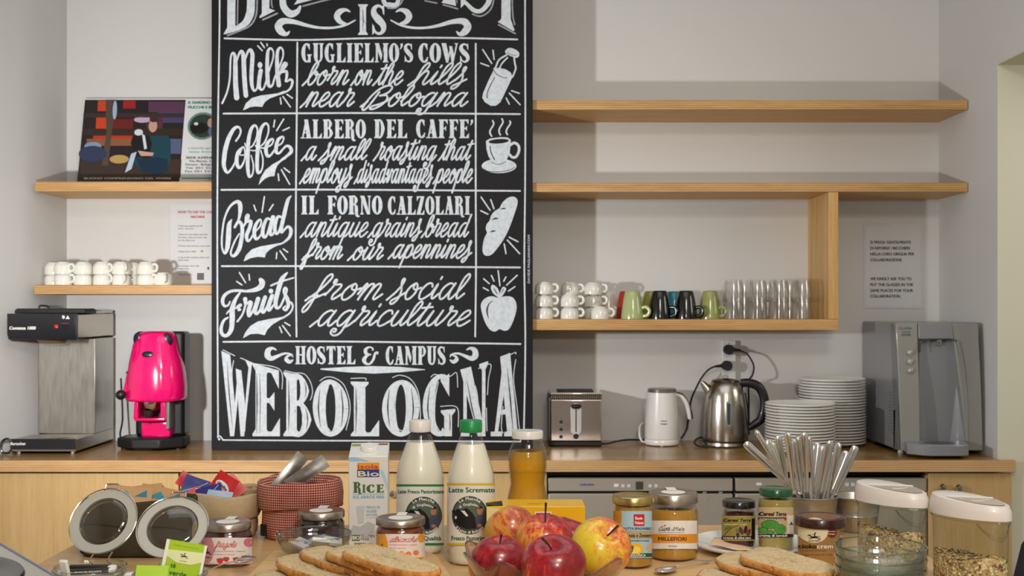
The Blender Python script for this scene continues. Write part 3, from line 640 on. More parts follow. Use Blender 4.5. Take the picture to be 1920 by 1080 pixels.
word(215, [[(305,355,25),(350,290,25),(370,220,25),(340,168,30),(280,190,45),(210,310,58),(165,460,62),(145,600,60),(145,700,52),(185,780,35),(235,745,28),(290,650,22),(340,500,22),(400,435,20)],
    [(400,435,25),(335,510,48),(315,620,52),(340,712,42),(385,690,28),(425,590,20),(425,480,20),(400,440,20),(360,540,16),(430,540,16)],
    [(425,385,15),(450,440,20),(520,430,20),(580,320,22),(595,200,22),(560,143,30),(510,200,45),(475,350,52),(465,550,52),(465,720,50),(485,835,38),(530,800,22),(540,680,20),(510,550,15)],
    [(565,415,15),(600,440,20),(680,390,22),(735,270,22),(745,160,25),(705,118,30),(650,180,45),(615,320,52),(598,500,52),(590,680,50),(605,785,38),(655,740,22),(670,610,20),(640,480,15)],
    [(500,480,15),(560,485,16),(640,450,18),(690,450,20),(780,410,22),(810,350,22),(790,328,28),(735,380,45),(710,470,52),(730,555,45),(775,545,28),(830,470,24),(850,430,20),(920,390,22),(950,320,22),(930,298,28),(875,340,45),(850,430,50),(850,505,45),(890,520,28),(940,465,28),(990,422,32),(1040,445,45),(1050,500,50),(990,560,35),(920,605,22)]],
    [[(610,950),(640,850),(700,750),(800,670),(900,615),(980,575),(985,595),(920,630),(870,680),(840,740),(825,830),(760,835),(690,870),(640,920)]],
    [((828,75),(815,165)),((950,60),(855,215)),((1025,175),(940,215)),((875,800),(885,890)),((920,745),(1030,940)),((955,720),(1030,780))])
word(355, [[(250,405,10),(215,480,60),(205,640,70),(190,780,60),(155,865,30),(118,780,25),(118,620,25),(150,400,25),(220,240,30),(310,168,42),(355,190,60),(365,270,58),(350,380,35),(330,430,25),(290,510,35)],
    [(300,490,35),(345,432,38),(388,500,48),(385,640,52),(350,800,58),(290,890,45),(245,890,30),(240,830,24),(290,700,24),(350,600,20)],
    [(400,510,22),(435,455,30),(455,385,65),(465,355,55)], [(440,440,28),(505,432,48),(490,520,50),(450,620,50),(462,695,35),(500,675,26),(550,590,22),(630,500,22),(645,430,24),(620,412,30),(568,490,45),(552,590,52),(572,665,42),(610,655,30),(660,590,24)],
    [(760,402,32),(720,402,38),(680,490,48),(665,590,52),(690,645,42),(730,600,28),(800,370,42)], [(812,370,45),(778,500,48),(768,600,46),(800,610,30),(840,540,24)],
    [(910,372,32),(870,372,38),(840,450,48),(830,540,48),(850,598,38),(890,560,30),(945,400,40)], [(1050,90,14),(1005,150,48),(960,330,55),(922,500,50),(920,578,42),(965,540,28),(1010,503,35),(1048,550,50),(1030,640,42),(960,710,26),(900,742,20)]],
    [[(410,970),(440,890),(520,810),(640,770),(780,745),(900,725),(950,710),(940,735),(850,765),(760,815),(715,860),(695,920),(600,910),(500,930),(430,965)]],
    [((548,215),(575,290)),((690,100),(658,310)),((808,205),(755,285)),((857,855),(850,935)),((900,830),(985,950)),((945,805),(1005,850))])
word(500, [[(225,470,18),(200,520,25),(150,530,35),(125,470,48),(150,390,45),(230,335,38),(330,322,35),(450,330,35),(570,310,60),(640,270,78),(660,215,80),(640,180,60)],
    [(360,350,22),(290,460,50),(255,580,72),(255,700,72),(240,850,62),(180,930,45),(120,910,48),(105,830,45),(140,730,35),(200,685,22)], [(180,635,18),(220,590,25),(290,560,25),(320,565,12)], [(320,540,25),(370,515,42),(335,560,30),(365,580,25),(335,592,18)],
    [(325,740,26),(390,650,26),(430,530,28),(430,440,62)], [(445,500,30),(505,485,58),(478,590,58),(482,665,42),(525,610,28),(590,480,40),(605,435,58)], [(605,435,60),(562,590,58),(590,635,38),(640,570,30),(685,460,45),(700,415,50)], [(700,412,52),(652,570,58),(682,615,35),(730,530,28),(780,430,40),(795,395,48)], [(795,392,52),(742,540,58),(758,590,36),(810,520,26)],
    [(1000,80,16),(925,170,65),(870,340,62),(840,480,58),(855,555,42),(900,540,30),(950,440,28),(992,320,30),(968,285,30),(955,340,38),(1000,440,55),(1012,520,50),(980,585,35),(945,565,28),(975,530,18)], [(780,255,26),(900,205,26),(1085,150,20)],
    [(1020,482,28),(1055,490,30),(1072,550,25),(1030,630,25),(950,682,22)]],
    [[(400,965),(430,890),(500,800),(600,740),(740,710),(870,690),(960,670),(980,685),(900,720),(800,780),(730,850),(695,925),(600,905),(500,910),(430,950)]],
    [((315,200),(385,245)),((352,80),(435,215)),((482,105),(490,180)),((895,815),(925,890)),((935,795),(1040,935)),((965,755),(1035,795))], [(778,330,32,32)])
a.build('painted_words', fb, cb)
# pictures: bottle, cup, loaf, apple
a = Art(); q = 1/8.31
def P8(pts, oy, k=q): return [(890+p[0]*k, oy+p[1]*k) for p in pts]
def rays8(rs, oy, k=q):
    for r_ in rs: a.stroke(C, P8(r_, oy, k), w=2.6, smooth=False)
def sm(pts): return [(p[0], p[1]) for p in cr([(x, y, 0) for x, y in pts+[pts[0]]], 5)][:-1]
a.poly(C, P8([(310,440),(380,435),(480,455),(560,505),(590,570),(540,680),(460,850),(400,970),(330,1025),(250,1025),(160,970),(118,900),(130,830),(220,620)], 75))
a.poly(C, P8(sm([(475,165),(530,125),(620,140),(690,195),(690,250),(650,278),(560,250),(485,210)]), 75))
a.stroke(C, P8([(495,235),(380,310),(330,420),(305,450)], 75), w=3.2); a.stroke(C, P8([(512,275),(430,360),(390,435)], 75), w=2.6); a.stroke(C, P8([(615,275),(625,360),(640,440),(610,530),(585,580)], 75), w=3.2)
rays8([((125,150),(265,365)),((285,160),(303,305)),((95,362),(220,408)),((575,790),(695,832)),((540,830),(708,1008)),((490,905),(540,1000))], 75)
a.L = 1
a.stroke(K, P8([(300,480),(350,540),(430,580),(510,590)], 75), w=1.2); a.stroke(K, P8([(310,585),(240,720),(195,830),(195,905)], 75), w=1.5); a.stroke(K, P8([(505,195),(570,230),(650,240)], 75), w=1.0)
a.L = 0
a.poly(C, P8([(175,410),(230,375),(400,350),(510,355),(562,390),(560,470),(545,600),(500,700),(450,760),(360,775),(270,740),(215,650),(185,540)], 215)); a.ell(C, 890+380*q, 215+800*q, 272*q, 112*q); a.stroke(C, P8([(560,470),(620,440),(680,480),(690,560),(650,650),(590,665),(540,620)], 215), w=5)
for pts in ([(280,95),(295,150),(245,240),(240,290),(265,335)], [(425,65),(440,120),(390,210),(380,270),(400,315)], [(548,100),(555,140),(505,220),(492,270),(510,310)]): a.stroke(C, P8(pts, 215), w=3)
a.L = 1
a.ell(K, 890+375*q, 215+415*q, 158*q, 36*q, rot=-.07); a.stroke(K, P8([(240,495),(255,590),(310,700)], 215), w=1.8); a.stroke(K, P8([(260,740),(340,772),(420,765),(490,735)], 215), w=1.1); a.stroke(K, P8([(140,845),(220,885),(400,888),(540,865),(625,820)], 215), w=1.2)
a.L = 0
a.poly(C, P8(sm([(390,250),(430,170),(510,95),(600,72),(660,110),(665,190),(610,370),(540,560),(450,740),(350,880),(270,970),(190,995),(135,960),(122,870),(150,720),(190,640),(172,570),(190,500),(235,440),(255,370),(310,300)]), 360))
rays8([((100,80),(240,285)),((250,120),(300,262)),((95,292),(205,345)),((540,705),(675,775)),((510,750),(700,960)),((460,810),(488,960))], 360)
a.L = 1
for pts in ([(400,266,.5),(450,258,3),(492,265,.5)], [(270,432,.5),(325,412,3.4),(372,416,.5)], [(235,628,.5),(285,610,3.2),(328,608,.5)]): a.stroke(K, [(890+p[0]*q, 360+p[1]*q, p[2]) for p in pts])
a.L = 0; k7 = 1/7.72
a.poly(C, P8(sm([(330,450),(240,428),(150,460),(95,530),(95,620),(140,780),(210,900),(290,940),(362,905),(430,928),(500,900),(560,780),(605,620),(595,510),(540,440),(450,428),(390,440)]), 500, k7))
a.poly(C, P8(sm([(350,450),(270,390),(235,310),(255,262),(310,290),(350,350),(362,430)]), 500, k7)); a.poly(C, P8(sm([(355,440),(365,380),(400,300),(435,295),(455,325),(430,380),(385,440)]), 500, k7))
rays8([((130,175),(210,245)),((242,128),(280,210)),((340,58),(365,275)),((452,150),(420,210)),((615,125),(462,268)),((582,290),(490,352)),((125,305),(198,345))], 500, k7)
a.L = 1
a.stroke(K, [(890+p[0]*k7, 500+p[1]*k7, p[2]) for p in [(258,492,.5),(205,545,2),(180,620,3),(185,690,2.4),(205,755,.5)]]); a.stroke(K, P8([(282,320),(322,392)], 500, k7), w=1.6, smooth=False); a.stroke(K, P8([(420,320),(390,372)], 500, k7), w=1.2, smooth=False)
a.build('chalk_pictures', fb, cb)
a = Art(); a.text(C, 'DAVIDE PAGLIARANI.COM', 993.5, 531, 4.2, width=90, rot=PI/2, up=-1, bold=.05)
a.build('signature_line', fb, cb)
# ------------------------------------------------------------------ things on the worktop
m_black = M('15151a', .38, coat=.15); m_bk2 = M('101012', .55); m_white = M('e6e4e0', .3, coat=.3); m_chrome = steel('chrome', (.82, .81, .79), .08, (4, 4, 4), .04)
m_inox = steel('stained_inox', 'b9b6ad', .3, (8, 8, 1.2), .22); m_inox2 = steel('brushed_inox', 'bdb4a8', .24, (40, 40, 1), .08)
m_red = M('e01a10', .3); m_print = M('e9e9e6', .5)
def front(cx, y0, cz=0): return lambda x, y, e: (X(x, y0)-cx, -e, Zp(y, y0)-cz)

# filter coffee machine
y0 = 4.157; cx = -1.667; zc = CT
r = thing('filter_coffee_machine', 'steel filter coffee machine with a black control head and a hotplate base', 'coffee machine', (cx, y0, CT))
def PX(px, y): return X(px, y)-cx
def PZ(py, y): return Zp(py, y)-CT
xa, xb = PX(19, y0), PX(141, y0)
yb = .40
obj('base', MB().prism([(xa, .006), (xb, .006), (xb, yb), (xa+.055, yb), (xa+.055, .2), (xa, .15)], .01, .052), m_inox, r, bevel=.002)
fp = obj('base_front', MB().box(xa, xb, 0, .006, PZ(843, y0), PZ(823, y0)), m_black, r, bevel=.001)
for sx in (xa+.02, xb-.02): obj('foot', MB().lathe([(.008, 0), (.008, .0099)], 12, c=(sx, .03), cap0=True, cap1=True), m_chrome, r)
tw0, tw1 = PX(72, y0+.2), xb; zt = PZ(598, y0)
obj('column', MB().box(tw0, tw1, .2, yb, .0522, PZ(636, y0+.1)), m_inox, r, bevel=.002)
obj('hotplate', MB().lathe([(.0001, .0535), (.07, .0535), (.072, .0522)], 32, c=((xa+xb)/2+.01, .1)), m_inox2, r)
h0, h1 = PZ(637, y0-.02), PZ(588, y0-.02); hx0, hx1 = PX(13, y0-.03), PX(141, y0-.03)
mb = MB().prism([(-.03, h0+.02), (-.03, h1), (0, h1), (0, h0), (-.018, h0)], hx0, hx1, 'X')
hd = obj('control_head', mb, m_black, r, bevel=.002)
obj('head_housing', MB().box(tw0-.012, tw1, .001, yb, h0+.005, h1-.002), m_inox2, r, bevel=.003)
obj('lid_plate', MB().box(tw0-.012, tw1-.001, .14, yb-.002, h1-.0018, h1+.012), m_inox2, r, bevel=.004)
a = Art(); f = lambda x, y, e: (PX(x, y0-.03), -.03-e, PZ(y, y0-.03))
a.text(m_print, 'Contessa 1000', 17, 618, 6, width=49, shear=.2, up=-1, bold=.12); a.ell(m_red, 105.5, 612, 3.6, 3.4)
a.ell(m_print, 119, 594.5, 2.6, 3.2); a.poly(m_print, [(123, 598), (127, 591.5), (131, 598)]); a.rect(M('7d1a14', .5), 115, 605.5, 129, 607)
a.L = 1; a.rect(M('050505', .3), 115, 609, 128, 617); a.ell(M('ff8070', .3), 107, 613.5, 1.2)
a.build('printed_marks', f, hd)
a = Art(); a.text(m_print, 'Bartscher', 20, 834.5, 5.4, width=28, up=-1, bold=.12); a.build('printed_name', lambda x, y, e: (PX(x, y0), -e, PZ(y, y0)), fp)
fl = obj('filter_lid', MB().prism([(PX(33, 4.2), h1+.0002), (PX(165, 4.2), h1+.0002), (PX(165, 4.2), h1+.012), (PX(160, 4.2), h1+.018), (PX(38, 4.2), h1+.018), (PX(33, 4.2), h1+.011)], .015, .13, 'Y'), m_bk2, r, bevel=.003)
obj('lid_grip', MB().tube([(PX(72, 4.2), .05, h1+.0181), (PX(74, 4.2), .05, h1+.028), (PX(88, 4.2), .05, h1+.026), (PX(91, 4.2), .05, h1+.0181)], .0035, 8, 4), m_bk2, fl)
obj('filter_basket', MB().lathe([(.045, h0-.016), (.06, h0+.0045)], 28, c=((xa+xb)/2, .09), cap0=True, cap1=True), M('6a5a40', .4), r)
obj('handle_loop', MB().tube([(xa+.004, .003, .047), (xa-.012, .001, .056), (xa-.028, 0, .047), (xa-.034, 0, .026), (xa-.026, 0, .008), (xa-.008, .001, .006), (xa+.003, .003, .016)], .0042, 8, 5), m_black, r)

# pink capsule machine
y0 = 4.35; cx = X(289, y0)
r = thing('espresso_machine', 'bright pink egg-shaped espresso machine on a black round base', 'espresso machine', (cx, y0, CT))
m_pink = M('f0046c', .16, var=.03, coat=.6); m_navy = M('1e1a34', .3)
def PX(px, y): return X(px, y)-cx
def PZ(py, y): return Zp(py, y)-CT
base = [(.133*math.cos(PI/8+PI/4*k)*(1.0), .115*math.sin(PI/8+PI/4*k)) for k in range(8)]
b = obj('base', MB().prism(base, .008, .044), m_bk2, r, bevel=.006)
for k in (0, 3, 4, 7): obj('foot', MB().lathe([(.012, 0), (.012, .0079)], 12, c=(base[k][0]*.8, base[k][1]*.8), cap0=True, cap1=True), m_bk2, r)
obj('drip_tray', MB().lathe([(.0001, .046), (.085, .046), (.088, .0442)], 28, c=(-.01, -.02), sy=.8), M('222226', .3), b)
obj('rear_housing', MB().prism([(PX(318, 4.4), -.02), (PX(352, 4.4), .0), (PX(352, 4.4), .09), (PX(262, 4.4), .09), (PX(262, 4.4), -.005)], .0445, .432), m_black, r, bevel=.012, seg=3)
# dome body: rows of (z, centre x, half width)
rows = [(752, 287, 54), (745, 288, 55), (725, 289, 54), (700, 288.5, 52), (680, 288, 49), (660, 287, 44), (645, 287, 41), (632, 289, 37), (625, 290, 33), (621, 291, 22)]
mb = MB(); seg = 32; vs = []
for py, c, hw in rows:
    z = PZ(py, 4.3); cxx = PX(c, 4.3); w = hw/FP*4.3
    for i in range(seg):
        t_ = 2*PI*i/seg; ct, st = math.cos(t_), math.sin(t_)
        n_ = 2.4; rr = (abs(ct)**n_+abs(st)**n_)**(-1/n_)
        vs.append((cxx+w*rr*ct, -.012+w*.98*rr*st, z))
fs = [(j*seg+i, j*seg+(i+1) % seg, (j+1)*seg+(i+1) % seg, (j+1)*seg+i) for j in range(len(rows)-1) for i in range(seg)]
fs += [tuple(range(seg))[::-1], tuple((len(rows)-1)*seg+i for i in range(seg))]
body = obj('dome_body', mb.add(vs, fs), m_pink, r, bevel=.01, seg=3, smooth=50)
zz = PZ(752, 4.3)
obj('group_frame', MB().box(PX(250, 4.24), PX(258, 4.24), -.105, -.02, zz-.058, zz).box(PX(300, 4.24), PX(308, 4.24), -.105, -.02, zz-.058, zz).box(PX(250, 4.24), PX(308, 4.24), -.105, -.02, zz-.068, zz-.058), m_pink, r, bevel=.003)
obj('brew_group', MB().lathe([(.0001, zz-.03), (.022, zz-.03), (.03, zz-.02), (.033, zz)], 24, c=(PX(280, 4.25), -.075)), m_chrome, r)
obj('spout', MB().lathe([(.004, zz-.075), (.011, zz-.057), (.017, zz-.045), (.02, zz-.03)], 16, c=(PX(276, 4.25), -.085), cap0=True), M('2a2622', .3), r)
obj('side_plate', MB().box(PX(309, 4.26), PX(322, 4.3), -.08, -.015, zz-.1, zz), M('8d8a88', .3, .4), r, bevel=.002)
obj('lower_body', MB().box(PX(262, 4.28), PX(317, 4.28), -.06, .02, .0445, zz-.07), m_pink, r, bevel=.01, seg=3)
obj('lower_knob', MB().lathe([(.0001, -.012), (.012, -.01), (.012, 0)], 16).xf(Matrix.Translation((PX(262, 4.27), -.04, .075)) @ Matrix.Rotation(-PI/2, 4, 'Y')), m_pink, r)
for px, py, rr in ((251, 636, .016), (308, 639, .018)):
    w = 44/FP*4.3
    e = obj('switch', MB().ball((0, 0, 0), rr, 18, 12, 1, .5, 1.5), m_navy, r, (PX(px, 4.25), -.062, PZ(py, 4.25)), (0, .12 if px < 280 else -.12, .35 if px > 280 else -.35))
a = Art(); P = lambda x, y, e: (PX(x, 4.2), -.012-.098-e-.001*0, PZ(y, 4.2))
obj('badge', MB().ball((0, 0, 0), .024, 20, 10, 1, .3, .62), m_black, r, (PX(272, 4.22), -.094, PZ(666, 4.22)), (-.16, 0, 0))
obj('nameplate', MB().ball((0, 0, 0), .014, 16, 8, 1.15, .25, .36), M('f8c8da', .3), r, (PX(264, 4.22), -.081, PZ(644, 4.22)), (-.3, -.2, -.1))
lv = obj('lever', MB().tube([(PX(238, 4.3), -.03, PZ(702, 4.3)), (PX(234, 4.28), -.05, PZ(722, 4.28)), (PX(231, 4.26), -.07, PZ(742, 4.26)), (PX(246, 4.26), -.06, PZ(748, 4.26))], .007, 10, 4), m_pink, r)
obj('lever_knob', MB().ball((0, 0, 0), .0185, 16, 10), m_black, lv, (PX(224, 4.25), -.085, PZ(741, 4.25)))
obj('side_button', MB().ball((0, 0, 0), .009, 12, 8), m_black, r, (PX(236, 4.3), -.02, PZ(700, 4.3)))
c = obj('power_cable', MB().tube([(-1.5, 4.5, CT+.25), (-1.49, 4.49, CT+.1), (X(222, 4.4), 4.42, CT+.045), (X(228, 4.42), 4.44, CT+.012), (X(250, 4.5), 4.5, CT+.006)], .0035, 8, 5), m_bk2)
tag(c, 'thin black cable between the steel coffee machine and the pink one', 'cable')

# toaster
y0 = 4.39; cx = X(1080, y0)
r = thing('toaster', 'mirror chrome toaster with one lever slot and three round buttons', 'toaster', (cx, y0, CT)); w = .097
m_mir = steel('polished_toaster', (.78, .70, .65), .12, (3, 3, 3), .05)
def PX(px, y): return X(px, y)-cx
def PZ(py, y): return Zp(py, y)-CT
obj('base', MB().box(-w, w, -.004, .188, .003, .018), m_bk2, r, bevel=.003)
fr = obj('body', MB().box(-w, w, 0, .184, .0185, .178), m_mir, r, bevel=.006, seg=3)
v = MB()
for k in range(26): v.box(-w+.004+k*.0073, -w+.0075+k*.0073, -.0015, .003, .1795, .191)
obj('vent_band', MB().box(-w+.001, w-.001, .001, .183, .1785, .192), m_bk2, r); tag(obj('vent_slat', v, m_chrome, r), kind='stuff')
obj('top_cover', MB().box(-w-.001, w+.001, -.002, .187, .1925, .203), m_mir, r, bevel=.004, seg=3)
for k in (0, 1): obj('bread_slot', MB().box(-w*.7, w*.7, .035+k*.07, .06+k*.07, .2032, .2075), m_bk2, r)
mb = MB(); pr = [(PX(1080, y0)+.021*math.cos(a_), .115+.038*(1 if math.sin(a_) >= 0 else -1)+.021*math.sin(a_)) for a_ in [2*PI*k/20 for k in range(20)]]
mb.prism([(p[0], p[1]-.012) for p in pr], -.0025, .0005, 'Y')
sl = obj('lever_slot', mb, steel('bright_slot', (.9, .9, .88), .3), r, bevel=.001)
obj('slot_groove', MB().box(-.0022, .0022, -.0032, -.0024, .055, .14), m_bk2, sl)
obj('lever', MB().ball((0, 0, 0), .019, 16, 10, 1.05, .8, .5), m_bk2, r, (0, -.014, .152))
for py in (791, 805, 819): obj('button', MB().lathe([(.0001, -.004), (.0062, -.004), (.0066, .0)], 16).xf(Matrix.Rotation(-PI/2, 4, 'X')).xf(Matrix.Scale(1, 4)), m_bk2, r, (PX(1052, y0), -.0002, PZ(py, y0)))
obj('dial', MB().lathe([(.0001, -.008), (.0095, -.008), (.0105, .0)], 18).xf(Matrix.Rotation(-PI/2, 4, 'X')), m_bk2, r, (PX(1080, y0), -.0002, PZ(818, y0)))
c = obj('toaster_cable', MB().tube([(X(1118, 4.45), 4.45, CT+.012), (X(1135, 4.43), 4.43, CT+.006), (X(1160, 4.45), 4.45, CT+.015), (X(1185, 4.5), 4.5, CT+.014), (X(1225, 4.54), 4.54, CT+.006)], .0035, 8, 6), m_bk2)
tag(c, 'black cable lying on the worktop from the toaster to the milk frother', 'cable')

# milk frother
y0 = 4.45; cx = X(1241, y0)
r = thing('milk_frother', 'white electric milk frother with a grey lid and open curved handle', 'milk frother', (cx, y0, CT))
def PX(px, y): return X(px, y)-cx
def PZ(py, y): return Zp(py, y)-CT
obj('base', MB().lathe([(.0001, .004), (.064, .004), (.0655, .008), (.0655, .022), (.0635, .0245), (.0001, .0245)], 36), m_white, r)
for k in range(3): obj('foot', MB().lathe([(.006, 0), (.006, .0039)], 10, c=(.05*math.cos(2*k+.6), .05*math.sin(2*k+.6)), cap0=True, cap1=True), m_white, r)
jug = obj('jug', MB().lathe([(.0001, .0255), (.0635, .0255), (.0645, .03), (.062, .1), (.056, .175), (.0535, .2), (.0001, .2)], 40), m_white, r)
obj('lid', MB().lathe([(.0001, .2148), (.052, .2148), (.0545, .212), (.0545, .2005), (.0001, .2005)], 36), M('8c867e', .25, .6), r)
mb = MB().tube([(.05, 0, .19), (.075, 0, .182), (.094, 0, .155), (.103, 0, .12), (.106, 0, .098)], [.010, .0105, .011, .0105, .009], 12, 6, flat=.8)
obj('handle', mb, m_white, r)
obj('handle_lining', MB().tube([(.055, 0, .197), (.078, -.001, .190), (.099, -.001, .16), (.112, -.001, .12), (.115, -.001, .099)], .004, 8, 6), m_bk2, r)
a = Art(); g = M('3a3a3c', .5); cc = cyl(.0615, 0)
a.text(g, 'MILK', 0, .094, .004, 'C', width=.022, bold=.15); a.text(g, 'Frother', 0, .083, .005, 'C', width=.025, bold=.15)
a.stroke(M('c9c9c9', .4), [(.0065*math.cos(k*PI/12), .06+.0065*math.sin(k*PI/12)) for k in range(25)], w=.0008)
a.build('printed_marks', cyl(.0632, 0), jug, maxlen=.01)
c = obj('frother_cable', MB().tube([(cx-.06, y0-.01, CT+.012), (cx-.078, y0-.02, CT+.016), (cx-.086, y0-.01, CT+.04), (cx-.075, y0+.05, CT+.07), (cx-.04, y0+.1, CT+.075)], .004, 8, 6), m_white)
tag(c, 'white cable looping up behind the white milk frother', 'cable')

# kettle
y0 = 4.43; cx = X(1360, y0)
r = thing('electric_kettle', 'brushed steel electric kettle with a thick black loop handle', 'kettle', (cx, y0, CT))
m_ket = steel('kettle_steel', 'b9b2a8', .22, (30, 30, .6), .1)
obj('power_base', MB().lathe([(.0001, .002), (.085, .002), (.088, .006), (.086, .016), (.0001, .016)], 40), m_ket, r)
obj('base_ring', MB().lathe([(.084, .0165), (.0865, .0165), (.0865, .022), (.084, .022)], 40), m_bk2, r)
bd = obj('body', MB().lathe([(.0001, .0225), (.0835, .0225), (.085, .03), (.0845, .08), (.081, .14), (.0735, .19), (.064, .225), (.052, .24)], 48), m_ket, r)
ld = obj('lid', MB().lathe([(.0525, .2405), (.05, .247), (.03, .252), (.0001, .2535)], 36), M('4a4038', .25, .7), r)
obj('lid_knob', MB().lathe([(.006, .2525), (.011, .2545), (.0125, .26), (.009, .2655), (.0001, .267)], 20), glass('knob_glass', (.9, .9, .92), (.5, .5, .5)), ld)
obj('spout', MB().tube([(-.058, 0, .200), (-.074, 0, .222), (-.089, 0, .240)], [.019, .0145, .008], 16), m_ket, r, smooth=60)
obj('handle', MB().tube([(.058, 0, .235), (.09, 0, .236), (.125, 0, .222), (.145, 0, .185), (.147, 0, .14), (.135, 0, .1), (.11, 0, .08), (.088, 0, .066)], [.013, .014, .0145, .0145, .0145, .014, .0125, .01], 14, 6, flat=1.2), m_black, r)
obj('handle_strip', MB().tube([(.071, -.012, .2), (.08, -.008, .15), (.086, -.006, .1), (.0875, -.004, .055)], .004, 8, 4), m_bk2, r)
wg = obj('water_window', MB().prism([(-.003+.0085*math.cos(k*PI/10), (.165 if math.sin(k*PI/10) >= 0 else .085)+.0085*math.sin(k*PI/10)) for k in range(20)], -.0875, -.07, 'Y'), m_chrome, r, bevel=.001)
obj('gauge', MB().prism([(-.003+.0055*math.cos(k*PI/10), (.16 if math.sin(k*PI/10) >= 0 else .092)+.0055*math.sin(k*PI/10)) for k in range(20)], -.0885, -.0865, 'Y'), M('3e4450', .12), wg)
c = obj('kettle_cable', MB().tube([(X(1325, 4.4), 4.35, CT+.004), (X(1308, 4.38), 4.36, CT+.006), (X(1302, 4.42), 4.42, CT+.014), (X(1310, 4.5), 4.5, CT+.02), (X(1330, 4.54), 4.55, CT+.02)], .0035, 8, 6), m_bk2)
tag(c, 'short black cable curling round the foot of the steel kettle', 'cable')

# wall sockets, plugs and hanging cables
yw = YB-.001
r = thing('wall_socket', 'white upright wall socket strip with two black plugs above the kettle', 'socket', (X(1365, YB), yw, Zp(680, YB)))
s_ = 1/FP*YB; w2 = 13*s_; hh = 42*s_
bp = obj('cover_plate', MB().box(-w2, w2, -.022, 0, -hh, hh), m_white, r, bevel=.003)
for py in (655, 685, 712): obj('socket_well', MB().lathe([(.021, -.0235), (.019, -.0225), (.019, -.0221), (.0001, -.0221)], 24).xf(Matrix.Rotation(-PI/2, 4, 'X')).xf(Matrix.Scale(-1, 4, (0, 1, 0))), M('d2d0cc', .4), bp, (0, 0, (680-py)*s_))
obj('screw', MB().ball((0, 0, 0), .0022, 8, 6), m_bk2, bp, (0, -.022, hh-.012))
def plug(label, px, py, sx):
    r = thing('plug', label, 'plug', (X(px, 4.55), YB-.045, Zp(py, 4.55)))
    obj('body', MB().lathe([(.0001, -.022), (.016, -.022), (.0185, -.017), (.0195, .0), (.0195, .0195)], 24, cap1=True).xf(Matrix.Rotation(-PI/2, 4, 'X')).xf(Matrix.Scale(-1, 4, (0, 1, 0))), m_bk2, r, smooth=50)
    obj('strain_relief', MB().tube([(sx*.012, -.01, 0), (sx*.03, -.012, -.001), (sx*.046, -.012, -.003)], [.009, .006, .0045], 10), m_bk2, r)
    return r
plug('black round plug, upper of the two in the wall socket', 1366, 655.5, 1)
plug('black round plug, lower of the two in the wall socket', 1363, 685.5, -1)
c = obj('hanging_cable', MB().tube([W(1389, 658, 4.54), W(1402, 665, 4.52), W(1413, 685, 4.51), W(1411, 703, 4.5), W(1404, 716, 4.53), W(1404, 760, 4.56), W(1404, 815, 4.56)], .0036, 8, 6), m_bk2)
tag(c, 'black cable hanging in a curve from the upper plug behind the kettle handle', 'cable')
c = obj('drooping_cable', MB().tube([W(1344, 686, 4.54), W(1330, 692, 4.53), W(1317, 706, 4.53), W(1305, 728, 4.54), W(1296, 750, 4.55), (X(1290, 4.56), 4.56, Zp(790, 4.56)), W(1287, 806, 4.56), W(1277, 822, 4.55)], .0036, 8, 6), m_bk2)
tag(c, 'black cable sweeping down from the lower plug to the milk frother', 'cable')

# plates
m_plate = M('e9e8e2', .16, var=.02, coat=.5)
def plate_mesh(R=.125):
    return MB().lathe([(.0001, .0015), (R*.55, .0015), (R*.58, 0), (R*.62, 0), (R*.63, .003), (R*.965, .0098), (R*.985, .0118), (R, .0132), (R*1.0, .0165), (R*.985, .0172), (R*.96, .0158), (R*.64, .006), (R*.55, .0045), (.0001, .0045)], 40)
ORD = 'first second third fourth fifth sixth seventh eighth ninth tenth eleventh twelfth thirteenth fourteenth fifteenth sixteenth seventeenth eighteenth nineteenth twentieth twenty-first twenty-second twenty-third'.split()
pm = None
def stack(cx, cy, n, where, group):
    global pm
    for k in range(n):
        if pm is None: pm = obj('dinner_plate', plate_mesh(), m_plate); o = pm
        else: o = pm.copy(); COL.objects.link(o)
        o.location = (cx+random.uniform(-.0012, .0012), cy+random.uniform(-.0012, .0012), CT+.0005+k*.0107)
        tag(o, f'white dinner plate, {ORD[n-1-k]} from the top of the {where}' if k < n-1 else f'white dinner plate, topmost of the {where}', 'plate', group)
stack(X(1500, 4.24), 4.24, 16, 'shorter stack behind the cutlery', 'plates in the shorter stack')
stack(X(1560, 4.455), 4.455, 23, 'taller stack beside the water dispenser', 'plates in the taller stack')

# water dispenser
xl, xr2 = 1.367, 1.662; yf = 4.145; cx = (xl+xr2)/2; w = (xr2-xl)/2; H = EZ-.056-CT
r = thing('water_dispenser', 'large grey plastic water dispenser with three chrome buttons and a tap recess', 'water dispenser', (cx, yf, CT))
m_gr = M('838489', .3, var=.03, coat=.3); m_grl = M('8f8e88', .32, var=.03, coat=.3); m_grd = M('6c6d71', .3, coat=.3)
def PX(px, y=4.145): return X(px, y)-cx
def PZ(py, y=4.145): return Zp(py, y)-CT
zb = .016
obj('casing', MB().prism([(.045, zb), (.43, zb), (.43, H), (.025, H), (.02, H-.02)], -w, w-.002, 'X'), m_gr, r, bevel=.004)
